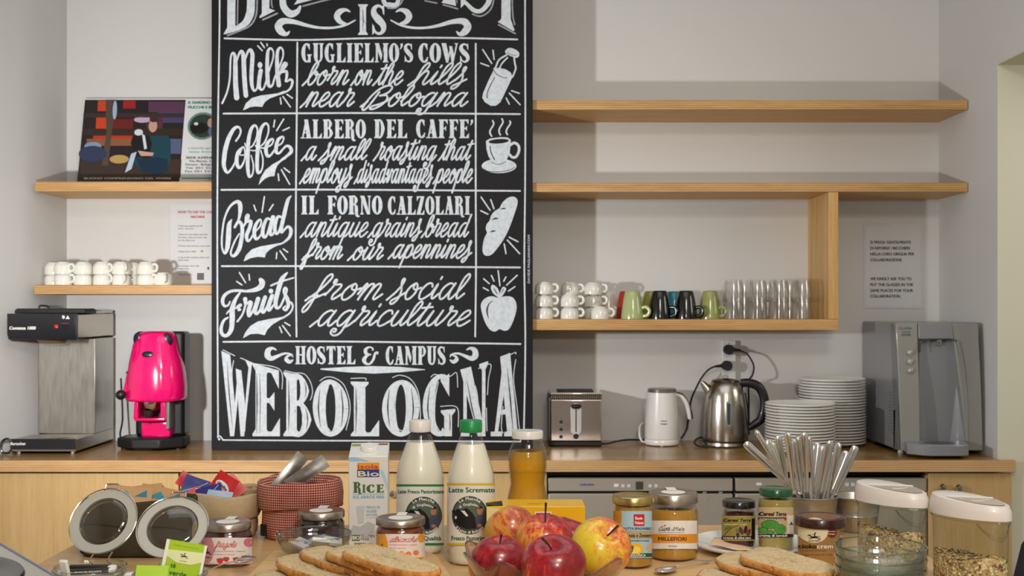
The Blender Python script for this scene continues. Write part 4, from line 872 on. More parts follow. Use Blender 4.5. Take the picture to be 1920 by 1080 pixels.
# curved front: bulging profile along z, split round the recess
def fy(z): u = (z-zb)/(H-zb); return -.006+.03*max(0, u-.35)**1.5
def panel(name, x0, x1, x0t, x1t, mat, zlo, zhi, n=12, yo=0):
    """front panel between zlo..zhi whose sides lean from (x0,x1) below to (x0t,x1t) above"""
    mb = MB(); vs = []
    for j in range(n+1):
        z = zlo+(zhi-zlo)*j/n; u = (z-zb)/(H-zb); a_ = x0+(x0t-x0)*u; b_ = x1+(x1t-x1)*u; y = fy(z)+yo
        vs += [(a_, y, z), (b_, y, z), (b_, .06, z), (a_, .06, z)]
    fs = []
    for j in range(n):
        for i in range(4): fs.append((j*4+i, j*4+(i+1) % 4, (j+1)*4+(i+1) % 4, (j+1)*4+i))
    fs += [(3, 2, 1, 0), (n*4, n*4+1, n*4+2, n*4+3)]
    return obj(name, mb.add(vs, fs), mat, r, bevel=.003)
xa0, xa1 = PX(1688), PX(1722)
panel('side_front', -w, PX(1688), -w, PX(1680), m_grd, zb, H-.004, yo=.012)
lp = panel('button_panel', PX(1689), PX(1724), PX(1681), PX(1722), m_grl, zb, H-.003)
panel('outer_panel', PX(1813), w, PX(1786), w-.012, m_grl, zb, H-.003)
panel('spout_cover', PX(1723), PX(1813), PX(1723), PX(1786), m_gr, PZ(636), H-.003, 6, yo=-.004)
# recess
mb = MB(); n_ = 14; vs = []
x0, x1 = PX(1724), PX(1812)
for j in (zb, PZ(638)):
    for i in range(n_+1):
        u = i/n_; vs.append((x0+(x1-x0)*u, .004+.05*math.sin(PI*u)**.7, j))
mb.add(vs, [(i, i+1, n_+2+i, n_+1+i) for i in range(n_)])
obj('recess_wall', mb, M('8b8c90', .25, coat=.4), r, fix=False)
obj('recess_trim', MB().tube([(PX(1793), -.003, PZ(640)), (PX(1800), -.003, PZ(660)), (PX(1807), -.005, PZ(700)), (PX(1812), -.006, PZ(760)), (PX(1813), -.006, PZ(828))], .0025, 8, 4), m_grl, r)
obj('arch_trim', MB().tube([(PX(1724), -.003, PZ(660)), (PX(1725), -.003, PZ(643)), (PX(1735), -.003, PZ(637)), (PX(1780), -.003, PZ(636)), (PX(1793), -.003, PZ(640))], .0028, 8, 4), M('3a3a3c', .3), r)
obj('tap', MB().lathe([(.006, -.012), (.0075, -.008), (.01, .004), (.01, .014)], 18, cap0=True), m_chrome, r, (PX(1764), .018, PZ(641)))
tr = obj('drip_tray', MB().prism([(PX(1711, 4.06), .004), (PX(1714, 4.0), -.07), (PX(1735, 4.0), -.118), (PX(1750, 4.0), -.13), (PX(1805, 4.0), -.13), (PX(1822, 4.0), -.118), (PX(1830, 4.0), -.07), (PX(1830, 4.06), .004)], .012, .05), m_gr, r, bevel=.003)
obj('tray_grid', MB().lathe([(.0001, .0515), (.05, .0515), (.053, .0503)], 28, c=(PX(1768, 4.05), -.06), sy=.8), M('4a4a4c', .35), tr)
for py in (661, 678, 695):
    obj('button', MB().lathe([(.0001, .0085), (.007, .0078), (.0105, .004), (.0112, 0)], 20).xf(Matrix.Rotation(PI/2, 4, 'X')), steel('bright_button', (.95, .94, .9), .3), lp, (PX(1706, 4.15), fy(PZ(py))-.0005, PZ(py)))
a = Art(); gg = M('3f5a52', .5); f = lambda x, y, e: (PX(x), fy(PZ(y))-e, PZ(y))
a.text(gg, 'CLIMA', 1687, 618, 4.6, width=24, up=-1, bold=.1); a.text(gg, 'WATER', 1691, 624, 3, width=17, up=-1, bold=.1); a.text(gg, 'SYSTEM', 1691, 630, 4, width=17, up=-1, bold=.2)
a.build('printed_marks', f, lp, maxlen=6)
v = MB()
for k in range(14): z = .1+k*.011; v.box(-w+.062, PX(1688)-.004 if k > 20 else -w+.078, .001, .004, z, z+.003)
v2 = MB()
for k in range(14): z = .07+k*.011; v2.box(-w-.0008, -w, .06, .11, z, z+.004)
tag(obj('vent_slat', v2, m_grd, r), kind='stuff')
for q_ in ((-w+.03, .07), (w-.04, .07), (-w+.03, .39), (w-.04, .39)): obj('foot', MB().lathe([(.011, 0), (.011, zb)], 14, c=q_, cap0=True, cap1=True), m_white, r)

# ------------------------------------------------------------------ cups, mugs and glasses on the shelves
m_cup = M('e8e5da', .14, var=.02, coat=.6)
def cup_thing(label, loc, rz, group, proto=[None]):
    """small espresso cup standing upside down"""
    if proto[0] is None:
        r = thing('espresso_cup', label, 'cup')
        obj('bowl', MB().lathe([(.0325, 0), (.0335, 0), (.034, .006), (.0335, .026), (.029, .038), (.022, .0428), (.021, .0455), (.0195, .0455), (.0185, .0435), (.0001, .0432)], 28), m_cup, r, smooth=50)
        obj('handle', MB().tube([(.032, 0, .036), (.043, 0, .037), (.0505, 0, .030), (.0515, 0, .021), (.046, 0, .0125), (.034, 0, .011)], .0038, 8, 4, flat=1.3), m_cup, r)
        proto[0] = r; o = r
    else: o = dup(proto[0])
    o.location = loc; o.rotation_euler = (0, 0, rz); tag(o, label, 'cup', group); return o
def cups(px, y, n, zsh, rz, where, group, dz=.0455):
    for k in range(n):
        lv = ('top cup' if k == n-1 else 'bottom cup' if k == 0 else 'middle cup') if n > 1 else 'single cup'
        cup_thing(f'white upturned espresso cup, {lv} of {where}', (X(px, y), y, zsh+.0006+k*dz), rz+random.uniform(-.1, .1), group)
g1 = 'espresso cups on the short shelf'
for px, y, n, rz, wh in ((101, 4.40, 2, -.3, 'the pile against the flared wall'), (119, 4.345, 2, -.35, 'the second pile from the flared wall'), (156, 4.345, 2, PI+.3, 'the third pile from the flared wall'), (192, 4.345, 2, -.5, 'the fourth pile from the flared wall'),
                       (227, 4.345, 2, -1.0, 'the fifth pile from the flared wall'), (247, 4.42, 2, -.3, 'the pile tucked behind on the short shelf'), (274, 4.345, 2, -.5, 'the pile at the middle of the short shelf')):
    cups(px, y, n, zL2, rz, wh, g1, .0395)
cups(306, 4.345, 1, zL2, -1.2, 'the short shelf, standing alone below the wall notice', g1)
g2 = 'espresso cups on the long mug shelf'
for px, y, n, rz, wh in ((1020, 4.345, 3, -.15, 'the front pile touching the chalkboard'), (1068, 4.43, 3, -.15, 'the second back pile from the chalkboard'), (1068, 4.345, 2, -.1, 'the front pile of two beside the tall pile'), (1112, 4.43, 3, -.1, 'the back pile nearest the mugs')):
    cups(px, y, n, z3, rz, wh, g2)
cups(1125, 4.345, 1, z3, -.1, 'the mug shelf, alone in front of a pile', g2)
def mug(label, px, y, col, rz=-.45, proto={}):
    if not proto:
        r = thing('coffee_mug', label, 'mug'); mm = M(col, .18, var=.03, coat=.35)
        obj('bowl', MB().lathe([(.040, .0), (.0425, .0), (.0425, .008), (.040, .03), (.034, .07), (.0285, .098), (.026, .103), (.023, .1045), (.0001, .1045)], 30), mm, r, smooth=50)
        obj('handle', MB().tube([(.037, 0, .04), (.05, 0, .044), (.062, 0, .037), (.065, 0, .026), (.058, 0, .014), (.041, 0, .010)], .0055, 10, 4, flat=1.25), mm, r)
        proto['r'] = r; o = r
    else:
        o = dup(proto['r']); mm = M(col, .18, var=.03, coat=.35)
        for ch in o.children:
            ch.data = ch.data.copy(); ch.data.materials[0] = mm
    o.location = (X(px, y), y, z3+.0006); o.rotation_euler = (0, 0, rz); tag(o, label, 'mug', 'upturned mugs on the shelf'); return o
mug('lime green upturned mug at the front, beside the white cups', 1186, 4.345, 'aab57c')
mug('black upturned mug beside the lime green one', 1237, 4.345, '0c0c0e')
mug('black upturned mug next to the olive green one', 1286, 4.345, '0c0c0e')
mug('olive green upturned mug, the last one before the drinking glasses', 1331, 4.372, '959b5c', rz=-.6)
mug('red upturned mug hidden behind the lime green mug', 1175, 4.465, 'a8301c', rz=-1.2)
mug('yellow green upturned mug in the back row between lime and black mugs', 1222, 4.455, '9aa344', rz=-1.2)
mug('teal upturned mug peeping out between the two black mugs', 1264, 4.525, '0f8296', rz=-1.2)
mug('white upturned mug in the back row behind the cups', 1141, 4.535, 'e2dfd6', rz=-1.2)
m_gl = glass('tumbler_glass', (1, 1, 1), (.93, .95, .92), 2.2, .12, .35)
def tumbler(label, px, y, z, proto=[None]):
    if proto[0] is None:
        o = obj('drinking_glass', MB().lathe([(.0385, 0), (.0395, .001), (.038, .03), (.0365, .05), (.032, .078), (.031, .082), (.0001, .083), (.0001, .076), (.029, .075), (.034, .05), (.0365, .02), (.0385, 0)], 24), m_gl); proto[0] = o
    else: o = proto[0].copy(); COL.objects.link(o)
    o.location = (X(px, y), y, z); tag(o, label, 'glass', 'upturned drinking glasses'); return o
ordn = ['first', 'second', 'third', 'fourth']
for i, px in enumerate((1375, 1419, 1460, 1503)):
    for k in range(2):
        tumbler(f'clear upturned glass, {"lower" if k == 0 else "upper"} in the {ordn[i]} front column after the mugs', px, 4.345+.004*(i % 2), z3+.0006+k*.062)
    if i < 3:
        for k in range(2): tumbler(f'clear upturned glass, {"lower" if k == 0 else "upper"} in the {ordn[i]} back column after the mugs', px+20, 4.43, z3+.0006+k*.062)

# ------------------------------------------------------------------ calendar and notices
m_paper = M('dfe0e2', .3, var=.02, coat=.2)
r = thing('farm_calendar', 'calendar with a barn photograph leaning on the short plywood shelf', 'calendar', (X(270, 4.5), 4.5, zL1))
cxx = X(270, 4.5)
L0, R0 = X(144, 4.5)-cxx, X(425, 4.5)-cxx; hgt = .354
mb = MB().add([(L0-.002, 0, .0), (R0, 0, 0), (R0, .07, hgt), (L0+.004, .07, hgt)], [(0, 1, 2, 3)])
mb = MB().add([(L0, 0, .001), (R0, 0, .001), (R0, .08, hgt), (L0+.003, .08, hgt), (L0, .003, .001), (R0, .003, .001), (R0, .083, hgt), (L0+.003, .083, hgt)], [(0, 1, 2, 3), (7, 6, 5, 4), (0, 4, 5, 1), (3, 2, 6, 7), (0, 3, 7, 4), (1, 5, 6, 2)])
obj('card', mb, m_paper, r, smooth=0)
def fcal(x, y, e):   # x 0..1 along, y 0..1 up (y=1 top)
    xl_ = L0+.003*y; z = .001+(hgt-.001)*y; return (xl_+(R0-xl_)*x, .08*y-e, z)
a = Art(); U = lambda px, py: ((px-145-(351-py)*.055)/(280-(351-py)*.055), (351-py)/165)
def rc(c, x0, y0_, x1, y1): a.poly(M(c, .35, coat=.2), [U(x0, y0_), U(x1, y0_), U(x1, y1), U(x0, y1)])
def pc(c, pts): a.poly(M(c, .35, coat=.2), [U(*p) for p in pts])
def ec(c, x, y, rx, ry): pc(c, [(x+rx*math.cos(t_*PI/9), y+ry*math.sin(t_*PI/9)) for t_ in range(18)])
a.poly(M('241a20', .35, coat=.2), [(0, .0), (U(336, 338)[0], .0), (U(340, 188)[0], .985), (0, .985)])
a.L = 1
rc('c8431c', 178, 190, 195, 210); rc('c8431c', 176, 222, 200, 243); rc('9c2018', 225, 190, 248, 205); rc('5a3550', 272, 192, 338, 212); rc('44406a', 290, 212, 338, 232); rc('b8351d', 172, 255, 245, 268); rc('6a1d16', 200, 225, 245, 250)
rc('8a5a3a', 160, 262, 250, 275); rc('3a2c26', 150, 300, 338, 334); ec('b99a5a', 222, 300, 18, 8); rc('555d80', 300, 262, 336, 290); rc('5a2a3a', 270, 215, 300, 245)
a.L = 2
rc('3a2a26', 152, 214, 338, 222); rc('33241f', 152, 243, 338, 256); pc('52443a', [(192, 188), (212, 188), (206, 250), (202, 312), (190, 312), (196, 250)]); ec('8297b8', 172, 276, 16, 8); ec('2b3a58', 172, 290, 26, 15); ec('a0b6d0', 210, 208, 4, 18); ec('c0a8c0', 262, 226, 16, 6)
pc('16404e', [(276, 248), (290, 240), (306, 244), (316, 266), (318, 300), (312, 322), (290, 326), (262, 318), (250, 306), (256, 296), (280, 300), (280, 276)])
pc('141416', [(246, 255), (258, 245), (272, 252), (282, 270), (278, 290), (252, 292), (242, 270)])
a.L = 3
ec('c49a88', 282, 238, 8, 12); ec('3a2622', 283, 226, 8, 5); ec('d8dce4', 256, 250, 8, 6); pc('d5dbe6', [(262, 252), (268, 256), (273, 280), (268, 282)]); pc('b8cde0', [(244, 290), (254, 286), (246, 318), (234, 325), (236, 318)]); pc('c8a090', [(256, 284), (270, 286), (286, 288), (284, 294), (262, 294)])
pc('0e2c40', [(254, 300), (290, 296), (312, 300), (314, 322), (296, 330), (264, 322)])
a.text(M('c8c0b4', .5), 'BUONO COMPRENSORIO DEL VIVERE', *U(158, 337), .02, width=.58, bold=.1)
# address column
g_ = M('17906a', .5); k_ = M('3c4046', .5)
a.text(g_, 'IL GIARDINO DEL LATTE', *U(345, 196), .03, width=.28, bold=.12); a.text(g_, 'MUCCHE E BENESSERE', *U(345, 205), .03, width=.27, bold=.12)
ec('6a8a7c', 374, 238, 28, 26)
a.L = 4; ec('2c3a34', 374, 238, 24, 22)
a.L = 5; ec('101012', 368, 242, 17, 11); ec('d8d8d8', 362, 234, 4, 3); ec('c29a86', 389, 232, 6, 9); ec('606a90', 391, 248, 6, 8)
a.L = 3
a.text(g_, 'L\'azienda agricola', *U(350, 281), .024, width=.2); a.text(g_, 'latte fresco', *U(352, 288), .024, width=.18)
for k, s_t in enumerate(('SEDE AZIENDALE', 'Via Bassa, 2', 'Fornace - Bologna (BO)', 'Tel. 051 555011', 'Fax 051 555100')): a.text(k_, s_t, *U(346 if k != 1 else 352, 299+k*6.3), .024, width=.24 if k != 1 else .15, bold=.08 if k == 0 else .04)
a.poly(g_, [U(340, 336), U(425, 336), U(425, 334), U(340, 334)])
a.build('print', fcal, r)
def notice(label, x0, x1, y0_, y1, col, lines, hcol, hl=()):
    r = thing('wall_notice', label, 'notice', (X((x0+x1)/2, YB), YB-.0015, Zp(y1, YB))); w = (x1-x0)/2/FP*YB; h = (y1-y0_)/FP*YB
    obj('sleeve', MB().box(-w, w, -.001, .001, 0, h), M('dcdde0', .12, coat=.8), r, smooth=0)
    obj('sheet', MB().box(-w+.008, w-.008, -.0016, -.0011, .01, h-.012), m_paper, r, smooth=0)
    a = Art(); f = lambda x, y, e: (X(x, YB)-X((x0+x1)/2, YB), -.0016-e, Zp(y, YB)-Zp(y1, YB))
    for s_t, lx, ly, hh, ww, c in lines: a.text(M(c, .5), s_t, lx, ly, hh, width=ww, up=-1, bold=.12)
    return a, f, r
DK = '4a4a50'
a, f, r = notice('printed notice in a plastic sleeve beside the upright shelf panel', 1619, 1727, 420, 578, 'c', [
    ('SI PREGA GENTILMENTE', 1631, 457, 5.5, 76, DK), ('DI RIPORRE I BICCHIERI', 1631, 468, 5.5, 74, DK), ('NELLA LORO GRIGLIA PER', 1631, 479, 5.5, 82, DK), ('COLLABORAZIONE.', 1631, 490, 5.5, 60, DK),
    ('WE KINDLY ASK YOU TO', 1631, 525.5, 5.5, 77, DK), ('PUT THE GLASSES IN THE', 1631, 536.5, 5.5, 80, DK), ('SAME PLACES FOR YOUR', 1631, 547.5, 5.5, 80, DK), ('COLLABORATION.', 1631, 558, 5.5, 57, DK)], None)
a.build('print', f, r)
RD = 'b0484c'
a, f, r = notice('laminated instruction sheet on the wall above the espresso cups', 316, 410, 378, 536, 'c', [
    ('HOW TO USE THE COFFEE', 334, 400, 4.6, 74, RD), ('MACHINE', 358, 409, 4.6, 26, RD)]+[(s_t, 334, yy, 2.8, ww, '80788a') for s_t, yy, ww in (
    ('1 Take one capsule and lift', 425, 46), ('the lever', 430, 30), ('2 Place it in the holder and close', 441, 56), ('the lever, then put your cup', 446.5, 54), ('on the drip tray', 452, 32), ('3 Press the button and wait', 462.5, 60), ('4 Enjoy your coffee', 473, 34), ('5 Leave the machine clean and', 484, 58), ('tidy for others', 489, 20), ('Remember the milk', 500, 40), ('frother is hot', 505, 20), ('Thank you', 516, 26))], None)
a.L = 1; a.ell(M('c77a50', .5), 379, 471, 2.6, 2); a.rect(M('5a5a58', .5), 370, 512, 383, 525); a.ell(M('3a3a3c', .5), 391, 503, 2, 3); a.build('print', f, r)
# ------------------------------------------------------------------ the breakfast table
m_tab = wood('pale_table_wood', 'dcba86', 'd0a972', 'bd925a', 'X', .35, .2)
m_brd = wood('chopping_board_wood', 'e2c08c', 'd6b07a', 'c49a62', 'X', .45)
r = thing('buffet_table', 'pale wooden buffet table carrying the jars, bread and fruit', 'table', (0, 1.6, 0))
tp = [(-1.3, -.7), (.75, -.7), (.75, .36), (.757, .82), (-.83, .82), (-.83, .45), (-1.3, .45)]
obj('tabletop', MB().prism(tp, TT-.035, TT), m_tab, r, bevel=.002)
for q in ((-1.2, -.6), (.64, -.6), (.66, .72), (-.75, .72)): obj('leg', MB().prism([(q[0]-.03, q[1]-.03), (q[0]+.03, q[1]-.03), (q[0]+.03, q[1]+.03), (q[0]-.03, q[1]+.03)], 0, TT-.0355), m_tab, r, bevel=.003)
def slab(label, pts, th):
    cx = sum(p[0] for p in pts)/len(pts); cy = sum(p[1] for p in pts)/len(pts)
    return tag(obj('bread_board', MB().prism([(p[0]-cx, p[1]-cy) for p in pts], 0, th), m_brd, None, (cx, cy, TT+.0004), bevel=.005, seg=3), label, 'board')
slab('pale wooden board under the four fanned bread slices', [(-.43, 1.55), (-.085, 1.55), (-.088, 1.85), (-.108, 1.95), (-.13, 2.06), (-.16, 2.105), (-.43, 2.105)], .0146)
slab('pale wooden board under the honey jar and the pair of bread slices', [(.165, 1.55), (.45, 1.55), (.45, 1.93), (.40, 1.955), (.34, 2.0), (.328, 2.11), (.165, 2.11)], .0116)
B1, B2 = .0152, .0122

def pxmap(cpx, Zc, r_, base):
    """photo pixels -> surface of an upright cylinder of radius r_ standing at depth Zc"""
    cx = X(cpx, Zc)
    def f(x, y, e):
        u = max(-.995, min(.995, ((x-960)/FP*(Zc-r_*.75)-cx)/r_)); a = math.asin(u); rr = r_+e+.0004
        d = Zc-r_*math.cos(a)
        return (rr*math.sin(a), -rr*math.cos(a), Zp(y, d)-TT-base)
    return f
m_jar = glass('jar_glass', (1, 1, 1), (.90, .92, .90), .9, .03)
def shell(prof, t=.0016):
    """closed thin shell from an outer profile"""
    inner = [(max(.0001, r_-t), z+(t if i == 0 else 0)) for i, (r_, z) in enumerate(prof)]
    return prof+inner[::-1]
def jar(name, label, cpx, Zc, base, prof, fill, fill_mat, lid, lid_mat, top_mat=None, cat='jar', group=None, glassm=None, cpx_=None):
    """prof: outer glass (r, z); fill: z of the content surface; lid: (radius, z0, z1)"""
    o = thing(name, label, cat, (X(cpx, Zc), Zc, TT+base), group=group)
    obj('glass_body', MB().lathe([(.0001, 0)]+prof, 36), glassm or m_jar, o, smooth=50)
    fp = [(max(.0001, r_-.0018), max(z, .0025)) for r_, z in prof if z < fill-.002]
    rl = [r_ for r_, z in prof if z <= fill][-1]
    obj('contents', MB().lathe([(.0001, .0025)]+fp+[(rl-.0018, fill), (.0001, fill)], 36), fill_mat, o, smooth=50)
    if lid:
        R_, z0, z1 = lid
        mb = MB().lathe([(R_-.002, z0), (R_, z0+.0006), (R_, z1-.0015), (R_-.0012, z1), (R_-.004, z1+.0003), (R_-.0055, z1-.0008), (.0001, z1-.0008)], 40)
        l = obj('lid', mb, lid_mat, o, smooth=50)
        if top_mat:
            t_ = MB().lathe([(.0001, z1-.0003), (R_*.5, z1-.0003), (R_*.5, z1-.0007)], 28); obj('lid_sticker', t_, top_mat, l)
            obj('seal_tab', MB().box(-R_*.2, R_*.2, -.0008 if False else R_*.35, R_*1.005, z1+.0004, z1+.0012), top_mat, l)
    return o
m_sil = steel('lid_silver', 'b9aea0', .28, (6, 6, 6), .06); m_gold = steel('lid_gold', 'c9b26e', .26, (6, 6, 6), .06)
m_stk = M('e9e4dc', .5)
def jelly(c, name, em=.0, **k): return M(c, .12, var=.18, scale=60, coat=.7, name=name, **k)

# jam jars with the small rider emblem
def rider(a, m, x, y, s):
    def st(pts, w): a.stroke(m, [(x+p[0]*s, y+p[1]*s) for p in pts], w=w*s, n=3)
    a.ell(m, x, y, .62*s, .21*s, 14, rot=-.12); st([(-.45, -.02), (-.75, -.35), (-.88, -.5)], .22); st([(-.84, -.48), (-1.1, -.32)], .16)
    st([(-.45, .08), (-.8, .18), (-1.0, .05)], .1); st([(-.35, .12), (-.62, .38), (-.9, .42)], .09); st([(.45, -.02), (.8, .2), (1.1, .42)], .13); st([(.35, .1), (.6, .38), (.95, .5)], .1); st([(.55, -.1), (.85, -.2), (1.1, -.05)], .08)
    st([(.0, -.1), (.05, -.5), (.12, -.72)], .2); st([(.08, -.62), (-.2, -.62), (-.42, -.45)], .08); st([(0, -.15), (-.12, .2)], .1); a.ell(m, x+.14*s, y-.9*s, .13*s, .13*s, 10)
def jam_prof(r_, H): return [(r_-.005, 0), (r_-.001, .003), (r_, .008), (r_, H*.66), (r_*.985, H*.71), (r_*.93, H*.76), (r_*.9, H*.79), (r_*.9, H*.86)]
H = .073; R_ = .0437
j1 = jar('jam_jar', 'strawberry jam jar with pink and white fragole label, beside the linen bag', 427, 2.06, .0005, jam_prof(R_, H), H*.8, jelly('4a0c0e', 'strawberry_jam'), (.0405, H*.82, H), m_sil, m_stk)
a = Art(); f = pxmap(427, 2.06, R_, .0005)
wp, pk = M('ece4e2', .45), M('c98b98', .45); rd = M('c5222c', .45); bk = M('2a1512', .5)
# curved bands: the label droops like an ellipse seen from above
a.rect(wp, 380, 1008, 473.5, 1058); a.L = 1; a.poly(pk, [(380, 1008), (399, 1008), (404, 1020), (405, 1034), (400, 1050), (390, 1058), (380, 1058)])
a.rect(M('e9b8bc', .45), 380, 1055, 473.5, 1058); a.ell(M('dc7f8c', .45), 462, 1017, 7, 8)
a.L = 2; rider(a, bk, 390, 1036, 8); a.text(bk, 'ALCE NERO', 383, 1046, 2.2, width=14, up=-1, bold=.1)
script(a, rd, 'fragole', 405, 444, 1026, 7.5, .85)
a.text(M('d06a74', .5), 'prodotto biologico - organic', 405, 1034, 1.8, width=52, up=-1, bold=.1); a.text(M('d06a74', .5), 'strawberry spread', 405, 1040, 1.8, width=36, up=-1, bold=.1)
for x_, y_, s_ in ((416, 1052, 7), (427, 1049, 6), (444, 1050, 6.5), (458, 1047, 7)):
    a.L = 2; a.poly(M('d8323a', .4), [(x_-s_, y_-s_*.6), (x_, y_-s_*.9), (x_+s_, y_-s_*.5), (x_+s_*.6, y_+s_*.4), (x_, y_+s_*.8), (x_-s_*.7, y_+s_*.3)])
    a.L = 3; a.poly(M('5a8a3a', .5), [(x_-s_*.6, y_-s_*.9), (x_, y_-s_*.6), (x_+s_*.7, y_-s_*1.0), (x_+.2*s_, y_-s_*.3), (x_-.4*s_, y_-s_*.4)])
a.ell(M('f2b8b4', .5), 444, 1051, 3, 3)
a.build('label_print', f, j1, maxlen=5)
j2 = jar('jam_jar', 'apricot jam jar with orange and white albicocche label, on the bread board', 751, 2.045, B1, jam_prof(.0425, .068), .054, jelly('7a3612', 'apricot_jam'), (.0428, .056, .068), m_sil, m_stk)
a = Art(); f = pxmap(751, 2.045, .0425, B1); og = M('e9a030', .45)
a.rect(wp, 707.5, 1001, 794.5, 1046); a.L = 1; a.poly(og, [(707.5, 1001), (723, 1001), (728, 1015), (729, 1030), (722, 1046), (707.5, 1046)]); a.ell(og, 788, 1009, 6, 8); a.rect(M('f0c050', .5), 707.5, 1044, 794.5, 1046.5)
a.L = 2; rider(a, bk, 717, 1027, 7.5); a.text(bk, 'ALCE NERO', 710, 1037, 2.2, width=14, up=-1, bold=.1)
script(a, rd, 'albicocche', 731, 781, 1016, 6.6, .75)
a.text(M('d0705a', .5), 'prodotto biologico - organic', 731, 1022, 1.8, width=50, up=-1, bold=.1); a.text(M('d0705a', .5), 'apricot spread', 731, 1028, 1.8, width=30, up=-1, bold=.1)
for x_, y_, s_ in ((740, 1038, 5.5), (754, 1038, 5.5), (766, 1039, 5.5), (779, 1036, 5)): a.ell(M('e8854a', .4), x_, y_, s_, s_*.95); 
a.L = 3
for x_, y_ in ((742, 1039), (756, 1036), (768, 1041)): a.ell(M('f3b274', .4), x_, y_, 2.4, 2.6)
a.build('label_print', f, j2, maxlen=5)
j3 = jar('jam_jar', 'dark jam jar with a silver lid behind the small glass bowl', 602, 2.185, .0005, jam_prof(.0437, .071), .056, jelly('2a0a0c', 'dark_jam'), (.0435, .058, .071), m_sil, m_stk)

# spreads with gold, silver, black, green and brown lids
tall = lambda r_, H, lz: [(r_-.003, 0), (r_, .005), (r_, lz-.014), (r_*.98, lz-.008), (r_*.94, lz-.003), (r_*.93, lz+.004)]
g1_ = jar('fruit_spread_jar', 'tall orange fruit spread jar with a light blue label and gold lid', 1187, 1.985, B2, tall(.0332, .12, .105), .103, jelly('b08228', 'orange_spread'), (.0352, .1055, .1195), m_gold)
a = Art(); f = pxmap(1187, 1.985, .0332, B2); lb = M('a9cbd8', .45); gn = M('1f5a3c', .5); nv = M('2c4a6a', .5); wh = M('eeeae2', .5)
a.rect(M('c98b2e', .45), 1151, 958, 1166, 1046); a.rect(lb, 1164, 958, 1222.5, 1046)
a.L = 1; a.rect(rd, 1187, 964, 1207, 986); a.rect(M('b3a27a', .5), 1164, 995, 1222.5, 1010); a.rect(gn, 1164, 1037, 1222.5, 1044)
a.ell(M('f0b81c', .45), 1191, 1029, 14, 11); a.ell(M('d8b48c', .5), 1217, 1026, 6, 7)
a.L = 2; a.text(wh, 'Baule', 1190, 974, 5.5, width=13, up=-1, bold=.08); a.text(wh, 'Volante', 1189, 982.5, 5.5, width=16, up=-1, bold=.08)
a.text(nv, 'FRUTTA SPALMABILE', 1166, 993, 4.6, width=54, up=-1, bold=.08); serif(a, M('3a2e20', .5), 'A', 1165, 1169, 1000, 1007); a.text(M('3a2e20', .5), 'Arancia e Zenzero', 1168, 1007, 7, width=53, up=-1, bold=.08)
a.text(nv, 'CON ZUCCHERO DI CANNA', 1172, 1015, 2.6, width=44, up=-1, bold=.1); a.ell(M('f6d860', .45), 1190, 1031, 10, 7); a.ell(M('e2e8e0', .5), 1185, 1036, 3, 2); a.text(wh, 'BIOLOGICA', 1180, 1043, 4.6, width=29, up=-1, bold=.08)
a.build('label_print', f, g1_, maxlen=5)
g2_ = jar('honey_jar', 'large honey jar with a white and orange label and silver lid', 1262, 2.05, B2, [(.04, 0), (.0432, .006), (.0437, .012), (.0437, .074), (.043, .082), (.0395, .09), (.0385, .093), (.0385, .1)], .088, jelly('b98a34', 'honey'), (.0425, .0965, .1145), m_sil, m_stk)
a = Art(); f = pxmap(1262, 2.05, .0437, B2); ho = M('e8982a', .45); gy = M('4a4a4c', .5)
a.rect(wh, 1224, 976, 1308, 1029); a.L = 1; a.rect(ho, 1224, 1001, 1308, 1018)
a.L = 2; script(a, gy, 'Cuor', 1236, 1255, 995, 5.5, .9, lead=False); a.text(gy, 'di', 1257, 995, 4, up=-1); script(a, gy, 'o', 1262, 1263, 995, 2, .4); a.text(gy, 'Miele', 1261, 995, 8, width=20, up=-1, shear=.15)
a.stroke(gy, [(1236, 998), (1281, 998)], w=.5, smooth=False); a.ell(M('b07a18', .5), 1246, 985, 1.8, 1.4)
a.text(M('3a2a18', .5), 'MILLEFIORI', 1235, 1013.5, 7, width=50, up=-1, bold=.06); a.text(wh, 'MIELE DI', 1252, 1005, 2.2, width=17, up=-1); a.text(wh, 'prodotto in Italia - honey', 1240, 1017, 1.8, width=42, up=-1); a.text(gy, 'biologico', 1253, 1025, 3.4, width=15, up=-1)
a.build('label_print', f, g2_, maxlen=5)
blid = M('15130f', .25, coat=.5); glid = M('12502c', .25, coat=.5); brl = M('38170f', .3, coat=.4)
g3_ = jar('spread_jar', 'small dark olive spread jar with a black lid on the white plate', 1385, 2.177, .0062, [(.027, 0), (.0305, .004), (.0312, .01), (.0312, .054), (.030, .062), (.026, .068), (.0255, .074)], .066, jelly('38141c', 'olive_spread'), (.0303, .0725, .0855), blid, None)
a = Art(); f = pxmap(1385, 2.177, .0312, .0062); tn = M('a8924a', .45); dk = M('141210', .45)
a.rect(tn, 1354, 967, 1416, 1014); a.L = 1; a.rect(dk, 1354, 1005, 1416, 1011); a.rect(dk, 1408, 972, 1416, 1008); a.rect(M('9a8a3c', .45), 1357, 979, 1405, 1005)
a.L = 2; script(a, dk, 'Cereal', 1359, 1380, 978, 5.5, .9, lead=False) if False else a.text(dk, 'Cereal Terra', 1359, 978, 6, width=46, up=-1, shear=.2, bold=.1)
a.text(wh, "dall'agricoltura biologica", 1360, 984, 2, width=38, up=-1, bold=.1); a.stroke(dk, [(1360, 1004), (1372, 990), (1390, 982)], w=.9); a.ell(M('5c7a30', .5), 1366, 990, 6, 2.6, rot=-.6); a.ell(M('5c7a30', .5), 1382, 996, 6, 2.6, rot=1.2)
a.ell(M('5a2028', .5), 1388, 995, 3.6, 7.5, rot=-.35); a.ell(M('301018', .5), 1396, 993, 3.4, 7.5, rot=.2); a.ell(M('6a2830', .5), 1402, 998, 3.4, 7, rot=.4); a.ell(M('3c141a', .5), 1382, 1002, 3, 3)
